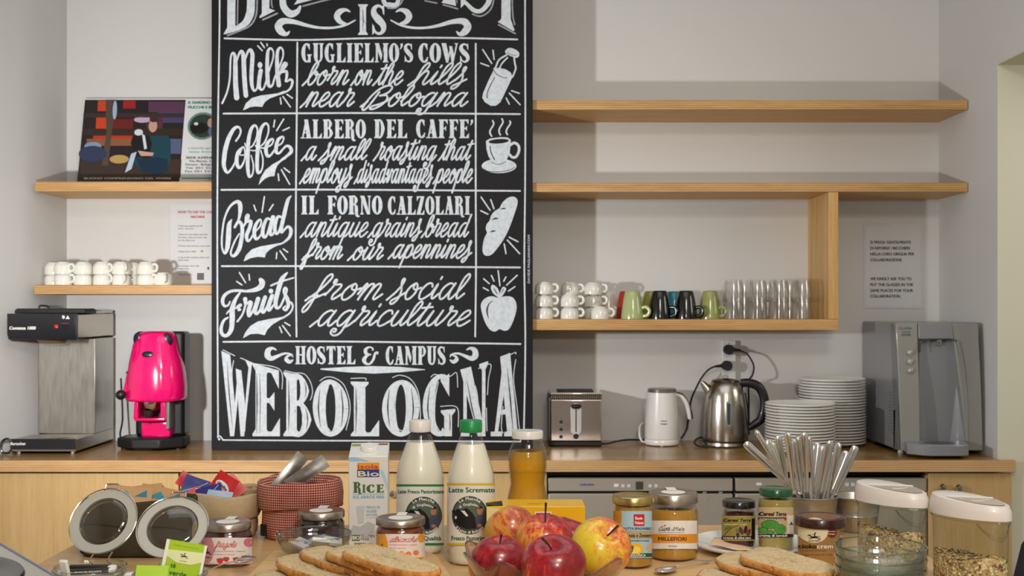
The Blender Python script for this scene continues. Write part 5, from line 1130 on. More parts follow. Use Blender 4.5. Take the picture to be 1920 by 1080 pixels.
a.L = 3; a.text(wh, 'crema di olive nere', 1360, 1010, 4, width=46, up=-1, bold=.08)
a.build('label_print', f, g3_, maxlen=5)
g4_ = jar('spread_jar', 'pale green artichoke spread jar with a dark green lid on the white plate', 1455, 2.147, .0062, [(.028, 0), (.032, .004), (.0327, .012), (.0327, .08), (.0315, .09), (.0275, .096), (.027, .1)], .094, jelly('a8964e', 'artichoke_spread'), (.0302, .0985, .1125), glid, None)
a = Art(); f = pxmap(1455, 2.147, .0327, .0062); pe = M('cdb488', .45); g5 = M('4fa03e', .45)
a.rect(pe, 1424, 951, 1488, 1007); a.L = 1; a.rect(dk, 1426, 970, 1472, 974); a.rect(dk, 1425, 1001, 1488, 1007); a.rect(M('e2dccd', .5), 1474, 966, 1488, 1001); a.rect(dk, 1474, 971, 1488, 984); a.rect(M('c9a984', .5), 1426, 974, 1472, 1001)
a.L = 2; a.text(dk, 'Cereal Terra', 1427, 967, 7.5, width=44, up=-1, shear=.2, bold=.1); a.text(wh, "dall'agricoltura biologica", 1428, 973.5, 2, width=42, up=-1, bold=.1)
for x_, y_, q1, q2 in ((1444, 983, 13, 7.5), (1433, 994, 6.5, 5), (1461, 992, 9.5, 8.5), (1444, 998, 6, 3)):
    a.L = 2; a.ell(M('1f4a1c', .5), x_, y_, q1+1, q2+1)
    a.L = 3; a.ell(g5, x_, y_, q1, q2)
a.L = 4
for x_, y_, q1 in ((1444, 983, 8), (1461, 992, 6)):
    for k in range(5): a.stroke(M('2e6a28', .5), [(x_-q1+k*q1*.5, y_-5), (x_-q1*.6+k*q1*.4, y_), (x_-q1+k*q1*.5, y_+5)], w=.6)
a.ell(M('c03a2a', .5), 1470, 973, 2.4, 2.2); a.text(wh, 'crema di carciofi', 1427, 1006, 4.6, width=46, up=-1, bold=.08)
a.build('label_print', f, g4_, maxlen=5)
g5_ = jar('cocoa_spread_jar', 'chocolate spread jar with a gold label and dark brown lid', 1538, 2.03, .0005, [(.036, 0), (.038, .004), (.0385, .012), (.0385, .074)], .054, jelly('2c1008', 'cocoa_cream'), (.043, .0715, .0875), brl, None)
obj('lid_disc', MB().lathe([(.0001, .0873), (.034, .0873), (.034, .0868)], 28), M('7a4a24', .35), g5_)
a = Art(); f = pxmap(1538, 2.03, .0385, .0005); gd = M('a37a44', .4); cr_ = M('e8dcb4', .5); rb = M('7a2c20', .5)
a.rect(gd, 1501, 990, 1575, 1062); a.L = 1; a.ell(cr_, 1526, 994, 24, 24, 24); a.ell(rb, 1557, 999, 9.5, 9.5); a.rect(gd, 1501, 984, 1575, 990.0) if False else None
a.L = 2; rider(a, dk, 1526, 1007, 9); a.text(dk, 'ALCE NERO', 1517, 1015, 2.2, width=18, up=-1, bold=.1)
a.text(dk, 'cioko', 1503, 1028, 8, width=26, up=-1, bold=.1); a.text(wh, 'crem', 1530, 1028, 8, width=28, up=-1, bold=.1)
a.text(M('5a3a18', .5), 'crema spalmabile biologica', 1503, 1033, 2.2, width=44, up=-1); a.text(M('5a3a18', .5), 'nocciole & cacao fair trade', 1503, 1041, 3, width=54, up=-1); a.text(wh, 'con cacao', 1550, 997, 2.2, width=13, up=-1, bold=.1); a.text(wh, 'biologico', 1550, 1002, 2.2, width=13, up=-1, bold=.1)
a.rect(M('10181c', .5), 1507, 1042, 1515, 1054); a.L = 3; a.ell(M('48a8c8', .5), 1512, 1047, 3, 3.6); a.ell(M('6aa030', .5), 1509, 1050, 1.6, 2)
a.build('label_print', f, g5_, maxlen=5)

# ------------------------------------------------------------------ bottles and carton
def bprof(rows, Zc): return [(w/2/FP*Zc, Zp(py, Zc)-TT-.0005) for py, w in rows]
def milk(label, cpx, Zc, lidc, trim, l1, bl):
    o = thing('milk_bottle', label, 'bottle', (X(cpx, Zc), Zc, TT+.0005)); k = 2.07/Zc
    top = Zp(787.5, Zc)-TT-.0005
    P = [(.0, .036), (.004, .040), (.012, .0418), (.06, .0418), (.075, .041), (.08, .0418), (.142, .0418), (.155, .0405), (.172, .0362), (.19, .0302), (.205, .0255), (.215, .0215), (.222, .0188), (top-.019, .0180)]
    rr = 89/2/FP*Zc/.0418
    prof = [(r_*rr, z*top/.2495) for z, r_ in P]; fl = .2085*top/.2495
    obj('clear_body', MB().lathe([(.0001, 0)]+prof, 40), glass('bottle_plastic', (1, 1, 1), (.96, .97, .95), .8, .08), o, smooth=50)
    fp = [(r_-.0012, max(z, .001)) for r_, z in prof if z < fl]
    obj('milk', MB().lathe([(.0001, .001)]+fp+[(.0225*rr, fl), (.0001, fl)], 40), M('ebe7d3', .35, var=.015, coat=.5), o, smooth=50)
    z0, z1 = top-.021, top
    n_ = 60; mb = MB().lathe([(.0192, z0), (.0198, z0+.003), (.0198, z0+.0035), (.0194, z1-.001), (.0185, z1), (.0001, z1)], n_, wob=lambda a_, z: .012*(1 if int(a_/(2*PI)*n_+.5) % 2 else 0))
    obj('cap', mb, M(lidc, .4, coat=.15), o, smooth=60)
    a = Art(); f = pxmap(cpx, Zc, .0418*rr, .0005); tr = M(trim, .45); wl_ = M('e4e2d8', .4, coat=.4); dg = M('1d5a34', .5); L, Rr = cpx-45, cpx+45
    y0, y1 = l1
    a.rect(wl_, L, y0, Rr, y1); a.L = 1; a.rect(tr, L, y0, Rr, y0+4); a.rect(tr, L, y1-4, Rr, y1)
    a.text(dg, bl[0], cpx+1 if bl[3] else cpx+1, y0+(17 if not bl[3] else 17), bl[2], 'C', width=84, up=-1, bold=.08)
    a.text(dg, bl[1], bl[4], y1-9, 8.5 if bl[3] else 8, 'C', width=bl[5], up=-1, bold=.08)
    ox, oy = bl[6], (y0+y1)/2+2
    a.ell(M('3c4a40', .4), ox, oy, 33, 36, 40); a.L = 2; a.ell(M('55675a', .4), ox, oy-10, 27, 20, 30)
    a.L = 3; q = M('0c0c0d', .4); a.poly(q, [(ox-30, oy+2), (ox-24, oy-12), (ox-14, oy-10), (ox-6, oy-14), (ox+4, oy-6), (ox+10, oy+4), (ox+12, oy+24), (ox-4, oy+26), (ox-20, oy+20), (ox-28, oy+12)])
    a.ell(q, ox-28, oy-6, 5, 3, rot=.5); a.poly(M('4a4a60', .4), [(ox+10, oy+6), (ox+16, oy-1), (ox+26, oy), (ox+30, oy+10), (ox+26, oy+24), (ox+12, oy+26)]); a.ell(M('b07a60', .4), ox+18, oy-9, 5, 8)
    a.L = 4; a.poly(M('e2e0da', .4), [(ox-16, oy-9), (ox-9, oy-9), (ox-2, oy+1), (ox-6, oy+2)]); a.ell(M('3a2018', .4), ox+18, oy-15, 5, 2.6); a.ell(M('b07a60', .4), ox+18, oy+19, 4, 3); a.ell(M('d8d6d2', .4), ox-25, oy+4, 2, 3)
    a.arc(wh, 'Le Mucche', ox, oy, 29, PI/2, 6, up=-1, bold=.08); a.arc(wh, 'di Guglielmo', ox, oy+9, 28, PI/2+.02, 5, up=-1, bold=.08); a.arc(wh, 'Il Latte di Bologna', ox, oy, 34, -PI/2, 5, up=-1, inside=True, bold=.08)
    a.build('label_print', f, o, maxlen=5); return o
milk('whole milk bottle with a white cap and green-striped label', 787.5, 2.16, 'e4e0d8', '1f7a3c', (908, 1022), ('Latte Fresco Pastorizzato', 'Alta Qualità', 7.2, 0, 800, 50, 794))
milk('skimmed milk bottle with a green cap and yellow-striped label', 883, 2.07, '0f8a48', 'd8bc24', (906, 1022), ('Latte Scremato', 'Fresco Pastorizzato', 9.5, 1, 884, 74, 881))
o = thing('juice_bottle', 'glass bottle of golden apple juice with a white cap behind the yellow box', 'bottle', (X(989, 2.2), 2.2, TT+.0005))
Zc = 2.2; rows = [(1008, 64), (1004, 72), (985, 78), (945, 80), (930, 79), (915, 72), (900, 66), (885, 69), (868, 73), (852, 72), (842, 68), (833, 61), (826, 54), (822, 53)]
pr = [(w_/2/FP*Zc, (1-(py-822)/(1008-822))*(.2025)) for py, w_ in rows]
obj('glass_body', MB().lathe([(.0001, 0)]+pr, 36), glass('bottle_glass', (1, 1, 1), (.9, .91, .88), 1.0, .03), o, smooth=60)
t = NT('apple_juice'); lw = t.n('ShaderNodeLayerWeight'); lw.inputs[0].default_value = .35
nz = t.noise(t.coord(), 30, 3); cc = t.mix(lw.outputs['Facing'], t.mix(nz, lin('f0c230'), lin('f4ca3c')), lin('a88a20'))
tr_ = t.n('ShaderNodeBsdfTransparent'); t.l(cc, tr_.inputs[0]); df = t.n('ShaderNodeBsdfPrincipled'); t.l(cc, df.inputs['Base Color']); df.inputs['Roughness'].default_value = .15
mx = t.n('ShaderNodeMixShader'); mx.inputs[0].default_value = .42; t.l(tr_.outputs[0], mx.inputs[1]); t.l(df.outputs[0], mx.inputs[2]); t.l(mx.outputs[0], t.out.inputs[0])
fl = .180; obj('juice', MB().lathe([(.0001, .002)]+[(r_-.002, max(z, .002)) for r_, z in pr if z < fl]+[(.0305, fl), (.0001, fl)], 36), t.m, o, smooth=60)
obj('cap', MB().lathe([(.0282, .203), (.0292, .2035), (.0292, .2155), (.028, .2175), (.0001, .2175)], 36), M('e8e4dc', .35, coat=.3), o)

# rice drink carton
yc = 2.19; s = yc/FP; xw = .0365
o = thing('drink_carton', 'white rice drink carton with a slanted top and a round white cap', 'carton', (X(690.5, yc), yc, TT+.0005), rz=.06)
hf, hb = Zp(856, yc)-TT, Zp(830, yc+.07)-TT
mc = M('e6e4e0', .35, var=.01, coat=.25)
bd = obj('box', MB().add([(-xw, 0, 0), (xw, 0, 0), (xw, .07, 0), (-xw, .07, 0), (-xw, 0, hf), (xw, 0, hf), (xw, .07, hb), (-xw, .07, hb)], [(0, 3, 2, 1), (4, 5, 6, 7), (0, 1, 5, 4), (1, 2, 6, 5), (2, 3, 7, 6), (3, 0, 4, 7)]), mc, o, bevel=.0015)
sl = math.atan2(hb-hf, .07)
obj('cap', MB().lathe([(.0165, 0), (.0165, .006), (.015, .008), (.0001, .008)], 28), M('efece6', .35, coat=.3), o, (0, .034, hf+(hb-hf)*.486+.0003), (sl, 0, 0))
def fc(x, y, e): return ((x-690.5)*s, -e-.0002, Zp(y, yc)-TT)
a = Art(); B_ = M('2a3a86', .5); O_ = M('e8a22a', .45); Y_ = M('e6ddb4', .5); GR = M('3c6a2c', .5); BL = M('7fb0d0', .5); LG = M('b9bcc2', .5)
a.poly(M('9cc8e4', .45), [(654.5, 858), (664, 857), (680, 861), (693, 866), (680, 865), (654.5, 865)]); a.poly(M('b0d4e8', .45), [(714, 880), (720, 886), (726, 905), (727, 925), (722, 905), (714, 888)])
a.rect(O_, 670, 868, 711, 880.5); a.rect(B_, 670, 880.5, 711, 895)
a.L = 1; a.text(M('d02a20', .5), 'isola', 671, 879, 8, width=38, up=-1, bold=.08); a.text(Y_, 'Bio', 671.5, 893.5, 10, width=38, up=-1, bold=.1)
serif(a, GR, 'R', 662, 678, 904, 924); serif(a, GR, 'I', 679, 686, 909, 924); serif(a, GR, 'C', 687, 704, 909, 924); serif(a, GR, 'E', 705, 720, 909, 924)
a.stroke(BL, [(662, 927), (721, 927)], w=.6, smooth=False); a.text(BL, 'RIZ ARROZ REIS', 662, 934.5, 5, width=58, up=-1, bold=.08)
for k, (s_t, w_) in enumerate((('PRIVO DI', 25), ('GLASSE', 19), ('NATURE', 20))): a.text(M('8cb4cc', .5), s_t, 687, 954+k*7, 5, width=w_, up=-1, bold=.05)
a.text(LG, 'no glutine', 686, 972, 3, width=19, up=-1); a.poly(M('c9cace', .5), [(668, 950), (684, 948), (682, 980), (672, 982)]); a.poly(M('bcbec3', .5), [(655, 1000), (662, 985), (675, 988), (690, 978), (704, 984), (700, 998), (680, 1004), (655, 1004)])
a.rect(GR, 660, 1003, 675, 1014); a.L = 2; a.text(wh, 'BIO', 661, 1012, 7.5, width=13, up=-1, bold=.08); a.text(M('444', .5) if False else M('444444', .5), 'GLUTEN', 677, 1007.5, 5, width=25, up=-1); a.text(M('444444', .5), 'FREE', 677, 1013.5, 5, width=15, up=-1)
a.text(M('333333', .5), 'vegetale', 664, 1021, 4.5, width=22, up=-1, bold=.06); a.text(M('444444', .5), '1 litro', 689, 1021, 3, width=10, up=-1)
a.build('label_print', fc, bd)
a = Art(); ft = lambda x, y, e: (x, y, hf+(hb-hf)*y/.07+e+.0002)
a.rect(M('8aa050', .5), -.034, .05, -.018, .062); a.rect(M('a04a34', .5), .016, .056, .034, .064); a.build('top_print', ft, bd)

# yellow box
yb_ = 1.955; x0, x1 = X(909, yb_), X(1097, yb_); hy = Zp(950, yb_)-TT
o = thing('yellow_box', 'bright yellow cardboard box with an open end flap behind the apples', 'box', ((x0+x1)/2, yb_, TT+.0005)); w = (x1-x0)/2
my = M('eab40e', .38, var=.03, coat=.25)
bx = obj('carton', MB().box(-w+.004, w, 0, .072, 0, hy), my, o, bevel=.001)
obj('end_flap', MB().add([(-w+.003, -.0012, .0), (-w+.034, -.0012, 0), (-w+.036, -.0012, hy-.006), (-w+.003, -.0012, hy), (-w+.003, -.0004, .0), (-w+.034, -.0004, 0), (-w+.036, -.0004, hy-.006), (-w+.003, -.0004, hy)], [(0, 1, 2, 3), (7, 6, 5, 4), (0, 3, 7, 4), (1, 5, 6, 2), (3, 2, 6, 7), (0, 4, 5, 1)]), M('e8d28a', .5), o)
obj('flap_fold', MB().add([(-w+.003, -.001, hy+.0004), (-w+.03, .004, hy+.0004), (-w+.028, .03, hy+.004), (-w+.001, .02, hy+.002)], [(0, 1, 2, 3)]), M('2a1c10', .5), o, solid=.0006)
a = Art(); f = lambda x, y, e: (X(x, yb_)-(x0+x1)/2, -e-.0002, Zp(y, yb_)-TT)
a.rect(wh, 1003, 960, 1034, 980); a.L = 1; a.rect(M('c41e1a', .45), 1005, 962, 1032, 978); a.L = 0; a.text(M('c41e1a', .45), 'R', 914, 972, 7, up=-1, bold=.1)
a.build('label_print', f, bx)
a = Art(); a.ell(M('e89a30', .45), .0, .03, .012, .008); a.build('top_print', lambda x, y, e: (x, y, hy+e+.0002), bx)

# ------------------------------------------------------------------ cloth bags
def bag(label, cx, cy, rx, ry, H, cuff, mat, nexp=2.0, tuck=.9, seed=1, rz=0, wz=1.0):
    rnd = random.Random(seed); ph = [rnd.uniform(0, 6) for _ in range(6)]
    o = thing('cloth_bag', label, 'bag', (cx, cy, TT+.0005), rz=rz); seg = 64
    def ring(s_, z, k=1.0):
        out = []
        for i in range(seg):
            t_ = 2*PI*i/seg; c_, s2 = math.cos(t_), math.sin(t_); q = (abs(c_)**nexp+abs(s2)**nexp)**(-1/nexp)
            wv = 1+.018*math.sin(3*t_+ph[0]+z*30)+.012*math.sin(7*t_+ph[1]-z*50)+.006*math.sin(15*t_+ph[2]+z*90)
            wz_ = k*wz*(.0035*math.sin(2*t_+ph[3])+.0022*math.sin(5*t_+ph[4]))
            out.append((rx*q*c_*s_*wv, ry*q*s2*s_*wv, z+wz_))
        return out
    def loft(rings, close0=False):
        mb = MB(); vs = [v for rg in rings for v in rg]; n = len(rings)
        fs = [(j*seg+i, j*seg+(i+1) % seg, (j+1)*seg+(i+1) % seg, (j+1)*seg+i) for j in range(n-1) for i in range(seg)]
        if close0: fs.append(tuple(range(seg))[::-1])
        return mb.add(vs, fs)
    hc = H-cuff
    obj('sack', loft([ring(tuck*.93, 0, 0), ring(tuck, .006, 0), ring(tuck*1.01, hc*.5, .3), ring(tuck, hc, .5), ring(.95, H-.006, 1), ring(.93, H-.014, 1), ring(.92, H-.03, 1), ring(.9, H*.35, .5), ring(.2, H*.3, 0)], True), mat, o, smooth=180)
    obj('folded_cuff', loft([ring(.965, H-.006, 1), ring(1.0, H, 1), ring(1.035, H-.004, 1), ring(1.05, H-cuff*.5, .8), ring(1.035, hc+.003, .6), ring(1.0, hc, .6), ring(.96, hc+.003, .6)]), mat, o, smooth=180)
    return o
def linen(name, c1, c2, sc_=900):
    t = NT(name); n = t.noise(t.coord('Object', (1, 1, .15)), sc_, 2); n2 = t.noise(t.coord('Object', (.15, .15, 1)), sc_, 2); n3 = t.noise(t.coord(), 12, 3)
    c = t.mix(.5, t.ramp(n, [(.3, c1), (.7, c2)]), t.ramp(n2, [(.3, c1), (.7, c2)])); c = t.mix(.2, c, t.ramp(n3, [(.3, c1), (.7, c2)]))
    t.pbr(c, .9, 0, t.bump(n2, .3, .001), spec=.1); return t.m
t = NT('red_gingham'); tc = t.n('ShaderNodeTexCoord'); sp = t.n('ShaderNodeSeparateXYZ'); t.l(tc.outputs['Object'], sp.inputs[0])
def mth(op, a_, b_=None):
    n = t.n('ShaderNodeMath', operation=op)
    for i_, v_ in enumerate((a_, b_)):
        if v_ is None: continue
        if hasattr(v_, 'is_linked'): t.l(v_, n.inputs[i_])
        else: n.inputs[i_].default_value = v_
    return n.outputs[0]
ang = mth('MULTIPLY', mth('ARCTAN2', sp.outputs[1], sp.outputs[0]), 110/(2*PI)); zz_ = mth('MULTIPLY', sp.outputs[2], 1/.0047)
def stripe(v): return mth('GREATER_THAN', mth('FRACT', v), .5)
sm_ = mth('ADD', stripe(ang), stripe(zz_)); sm_ = mth('MULTIPLY', sm_, .5)
cg = t.ramp(sm_, [(.2, 'dcc0a4'), (.5, 'aa4c48'), (.9, '74141c')]); nn_ = t.noise(t.coord(), 25, 3)
cg = t.mix(.12, cg, t.ramp(nn_, [(.3, '7a3a38'), (.7, 'cfae98')])); t.pbr(cg, .9, 0, t.bump(t.noise(t.coord(), 800, 2), .3, .001), spec=.1); m_ging = t.m
g_bag = bag('red and white gingham cloth bag with a folded cuff and silver sachets', X(564.5, 2.31), 2.31, .0795, .072, Zp(898, 2.31)-TT, .052, m_ging, 2.2, .93, 3)
obj('side_label', MB().box(-.0005, .0145, -.0012, 0, .022, .045), M('121214', .5), g_bag, (X(489, 2.25)-X(564.5, 2.31), -.058, -.012), (0, 0, -.5))
bag('plain beige linen bag holding red and blue sachets', -.573, 2.305, .0745, .072, Zp(925, 2.27)-TT, .048, linen('beige_linen', 'b09872', 'cab491'), 2.6, .95, 5)
bag('olive green cloth bag holding kraft paper tea envelopes', X(258, 2.15), 2.153, .097, .060, .098, .046, linen('olive_cloth', '3e3828', '504838'), 4.0, .97, 9, wz=2.6)

def sachet(name, label, c, size, rot, mat, group=None, art=None, puff=.12):
    """flat paper or foil envelope, slightly puffed, centre c, standing in its own x-z plane"""
    w, h = size; o = thing(name, label, 'sachet', c, group=group); o.rotation_euler = rot
    mb = MB(); nx, ny = 8, 8
    def fn(sgn): return lambda u, v: ((u-.5)*w, sgn*(.0004+puff*min(w, h)*.5*math.sin(PI*min(1, max(0, (u-.08)/.84)))*math.sin(PI*min(1, max(0, (v-.08)/.84)))), (v-.5)*h)
    mb.grid(nx, ny, fn(-1)); mb.grid(nx, ny, fn(1))
    obj('envelope', mb, mat, o, smooth=60)
    if art:
        a = Art(); art(a, w, h)
        a.build('print', lambda x, y, e: (x, -(.0006+puff*min(w, h)*.5*math.sin(PI*min(1, max(0, (x/w+.5-.08)/.84)))*math.sin(PI*min(1, max(0, (y/h+.5-.08)/.84))))-e, y), o, maxlen=.006)
    return o
m_foil = steel('sachet_foil', 'a8a49e', .35, (9, 9, 9), .25)
def P3(px, py, y): return tuple(W(px, py, y))
sachet('foil_sachet', 'silver foil sachet sticking out of the gingham bag, the steeper one', P3(543, 885, 2.32), (.028, .085), (-.15, .72, .35), m_foil, puff=.2)
sachet('foil_sachet', 'crumpled silver foil sachet leaning lower in the gingham bag', P3(575, 888, 2.29), (.028, .09), (-.25, .95, -.2), m_foil, puff=.25)
mr, mb_ = M('cf1f22', .3, var=.1, coat=.4), M('2b2f7c', .3, var=.15, coat=.4)
def red_art(a, w, h):
    a.ell(M('e8e4e0', .4), 0, 0, w*.36, h*.17, rot=-.2); a.L = 1; a.ell(M('f0a030', .4), 0, -h*.04, w*.3, h*.06, rot=-.2); a.L = 2; a.text(M('2a3a90', .4), 'cristallina', 0, -h*.03, h*.11, 'C', width=w*.55, rot=-.2, bold=.1)
def blue_art(a, w, h):
    a.stroke(M('b8c4e0', .4), [(-w*.4, -h*.35), (w*.1, h*.05), (w*.4, h*.4)], w=.0012); a.ell(M('d03028', .4), w*.12, -h*.1, w*.2, h*.16); a.L = 1; a.ell(M('e8c0a0', .4), w*.12, -h*.1, w*.1, h*.07)
for i_, (px, py, yy, sz, rt, mt, ar, lb_) in enumerate(((366, 914, 2.31, (.05, .042), (-.55, .35, .2), mb_, blue_art, 'blue sachet with a pale streak, at the back of the linen bag'), (352, 903, 2.35, (.04, .03), (-.4, .5, 0), mr, None, 'small red sachet corner showing above the blue sachets'),
        (417, 912, 2.29, (.046, .05), (-.45, .5, -.25), mr, red_art, 'red sachet with a white oval, upright in the linen bag'), (433, 916, 2.34, (.045, .045), (-.4, .85, 0), mr, None, 'red sachet behind the one with the white oval'),
        (392, 927, 2.262, (.05, .038), (-.7, -.25, .1), mb_, blue_art, 'blue sachet lying across the front of the linen bag'), (372, 931, 2.275, (.04, .03), (-.8, .1, .3), mr, None, 'red sachet half buried under the blue ones'), (410, 933, 2.25, (.05, .03), (-.7, .1, -.1), M('a8bcd8', .35, coat=.3), None, 'pale blue sachet at the rim of the linen bag'))):
    sachet('sugar_sachet', lb_, P3(px, py, yy), sz, rt, mt, 'red and blue sachets', ar, .08)
mk = M('d0a470', .6, var=.05)
def kraft(a, w, h):
    a.poly(M('3a9ab0', .5), [(-w*.3, h*.12), (-w*.05, h*.36), (w*.12, h*.12)]); a.poly(M('2c7c94', .5), [(w*.14, h*.2), (w*.38, h*.42), (w*.4, h*.2)]); a.poly(M('c8402c', .5), [(-w*.1, -h*.02), (w*.15, -h*.02), (w*.15, h*.06), (-w*.1, h*.06)])
for px, py, yy, rt, lb_ in ((262, 940, 2.19, (-.35, -.12, 0), 'kraft paper envelope with blue triangles at the back of the olive bag'), (300, 944, 2.165, (-.3, .18, -.1), 'kraft paper envelope with blue triangles tilted in the front of the olive bag'), (238, 942, 2.155, (-.3, .1, .1), 'kraft paper envelope near the middle of the olive bag')):
    sachet('tea_envelope', lb_, P3(px, py, yy), (.085, .06), rt, mk, 'kraft envelopes in the olive bag', kraft, .05)
# ------------------------------------------------------------------ fruit bowl
FX, FY = .051, 1.72
m_pinkgl = glass('rose_glass', (.985, .94, .93), (.80, .70, .68), 1.6, .03, .45)
r = thing('fruit_bowl', 'rose tinted glass fruit bowl with a wavy scalloped rim full of apples', 'bowl', (FX, FY, TT+.0005))
mb = MB(); seg, prof = 120, [(.0001, 0), (.045, 0), (.05, .004), (.062, .012), (.085, .032), (.104, .056), (.115, .076), (.121, .088)]
def scal(i, k, off):
    r0, z0 = prof[k]; t_ = 2*PI*i/seg; u = (k/(len(prof)-1))**4
    return ((r0+off+u*.006*math.cos(9*t_))*math.cos(t_), (r0+off+u*.006*math.cos(9*t_))*math.sin(t_), z0+u*.009*math.cos(9*t_)+(.003 if off < 0 and k == 0 else 0))
vs = [scal(i, k, 0) for k in range(len(prof)) for i in range(seg)]+[scal(i, k, -.003 if k else 0) for k in range(len(prof)-1, -1, -1) for i in range(seg)]
# inner wall lifted a little at the bottom
n2 = 2*len(prof); vs = [(v[0], v[1], v[2]+(.003 if j >= len(prof)*seg and v[2] < .03 else 0)) for j, v in enumerate(vs)]
mb.add(vs, [(j*seg+i, j*seg+(i+1) % seg, (j+1)*seg+(i+1) % seg, (j+1)*seg+i) for j in range(n2-1) for i in range(seg)])
bb = obj('bowl_wall', mb, m_pinkgl, r, smooth=60)
rim = [(scal(i, len(prof)-1, -.0015)) for i in range(0, seg+1, 1)]; rim = [((.121-.0015+.006*math.cos(9*2*PI*i/seg))*math.cos(2*PI*i/seg), (.121-.0015+.006*math.cos(9*2*PI*i/seg))*math.sin(2*PI*i/seg), .088+.009*math.cos(9*2*PI*i/seg)) for i in range(seg+1)]
obj('rim', MB().tube(rim, .0021, 8), glass('rim_glass', (.85, .76, .74), (.45, .36, .35), 2.0, .03, .5), r)

def apple_mat(name, red, yel, bias, direc, seed, deep='7a0f1c'):
    t = NT(name); tc = t.n('ShaderNodeTexCoord'); sp = t.n('ShaderNodeSeparateXYZ'); t.l(tc.outputs['Object'], sp.inputs[0])
    mp = t.n('ShaderNodeMapping'); mp.inputs['Scale'].default_value = (1, 1, .22); mp.inputs['Location'].default_value = (seed, seed*.7, 0); t.l(tc.outputs['Object'], mp.inputs[0])
    streak = t.noise(mp.outputs[0], 130, 4, .65, .3); blot = t.noise(t.coord('Object'), 22, 3, .5, .4); fine = t.noise(t.coord('Object'), 420, 2)
    vm = t.n('ShaderNodeVectorMath', operation='DOT_PRODUCT'); t.l(tc.outputs['Object'], vm.inputs[0]); vm.inputs[1].default_value = [d/.042 for d in direc]
    def mm(op, a_, b_):
        n = t.n('ShaderNodeMath', operation=op)
        for i_, v_ in enumerate((a_, b_)):
            if hasattr(v_, 'is_linked'): t.l(v_, n.inputs[i_])
            else: n.inputs[i_].default_value = v_
        return n.outputs[0]
    f_ = mm('ADD', mm('MULTIPLY', vm.outputs['Value'], .42), bias)
    f_ = mm('ADD', f_, mm('MULTIPLY', mm('SUBTRACT', streak, .5), 1.5)); f_ = mm('ADD', f_, mm('MULTIPLY', mm('SUBTRACT', blot, .5), .7))
    col = t.ramp(f_, [(.12, yel), (.38, 'd98a3a'), (.58, red), (.95, deep)])
    spk = t.ramp(fine, [(.68, (0, 0, 0, 1)), (.74, (1, 1, 1, 1))]); col = t.mix(mm('MULTIPLY', spk, .25), col, lin('e6c48a'))
    t.pbr(col, .28, 0, None, .25); return t.m
def apple_mesh(R, seg=40, rings=26, lob=.012, ph=0):
    mb = MB(); prof = []
    for j in range(rings+1):
        p = PI*j/rings; x = R*math.sin(p)*(1+.07*-math.cos(p)); z = -R*.9*math.cos(p)
        d = math.exp(-(x/(.3*R))**2)
        z += (-.30*R*d if p > PI/2 else .14*R*d); prof.append((max(x, 1e-5), z))
    return mb.lathe(prof, seg, wob=lambda a_, z: lob*math.cos(5*a_+ph)+.01*math.cos(2*a_+ph*2))
AP = []
def apple(label, c, R, rot, mat, stem=(.0, .0, .02), ph=0, st=True):
    o = thing('apple', label, 'apple', c, group='apples in the glass bowl'); o.rotation_euler = rot
    obj('flesh', apple_mesh(R, ph=ph), mat, o, smooth=180)
    if st:
        z0 = R*.9-.30*R-.002
        obj('stem', MB().tube([(0, 0, z0), (stem[0]*.4, stem[1]*.4, z0+stem[2]*.5), (stem[0], stem[1], z0+stem[2])], [.0013, .0012, .0021], 7, 4), M('3a2614', .8), o)
    AP.append((Vector(c), R)); return o
def C3(px, py, y): return tuple(W(px, py, y))
mA = apple_mat('apple_ochre', 'b0502c', 'b89a2c', .36, (.35, -.3, -.2), 1.3, '8a3a30'); mB_ = apple_mat('apple_scarlet', 'c2281e', 'e8a440', .56, (.45, .35, .35), 2.1); mC = apple_mat('apple_yellow', 'cc4a22', 'dcc030', .2, (.5, .25, .4), 3.7, 'b02a1c')
mD = apple_mat('apple_crimson', 'b81824', 'd89040', .78, (-.1, -.5, .15), 4.4); mE = apple_mat('apple_ruby', 'a81a26', 'd0843c', .72, (.3, -.2, .35), 5.9)
apple('yellow and russet apple at the back of the heap, in front of the milk bottle', C3(958, 998, 1.86), .0425, (-.9, -.3, .3), mA, ph=1, st=False)
apple('red and gold apple with a tall stem, topmost in the middle of the bowl', C3(1021, 1012, 1.775), .0435, (.16, .03, 0), mB_, (.0, .0, .034), ph=2)
apple('dark red apple almost hidden behind the yellow one', C3(1068, 1012, 1.868), .0405, (.2, .3, 1), mD, ph=3, st=False)
apple('large yellow apple blushed orange, stem tilted towards the viewer', C3(1127, 1026, 1.70), .0438, (.72, .18, .2), mC, (.012, .006, .021), ph=4)
apple('crimson apple with a short stem beside the glass rim', C3(937, 1052, 1.705), .0412, (.12, -.05, .4), mD, (.003, 0, .017), ph=5)
apple('ruby red apple nearest the front of the bowl, stem leaning', C3(1038, 1060, 1.603), .0445, (.42, -.1, 0), mE, (-.012, -.002, .023), ph=6)
for k, (c, R) in enumerate((((-.028, 1.795, TT+.052), .040), ((.10, 1.79, TT+.045), .040), ((.052, 1.682, TT+.048), .039))):
    apple(['russet apple low in the bowl under the crimson one', 'gold and red apple low in the bowl under the yellow one', 'orange streaked apple low in the bowl, at its centre'][k], c, R, (.3, .2, k), (mA, mB_, mC)[k], ph=k, st=False)

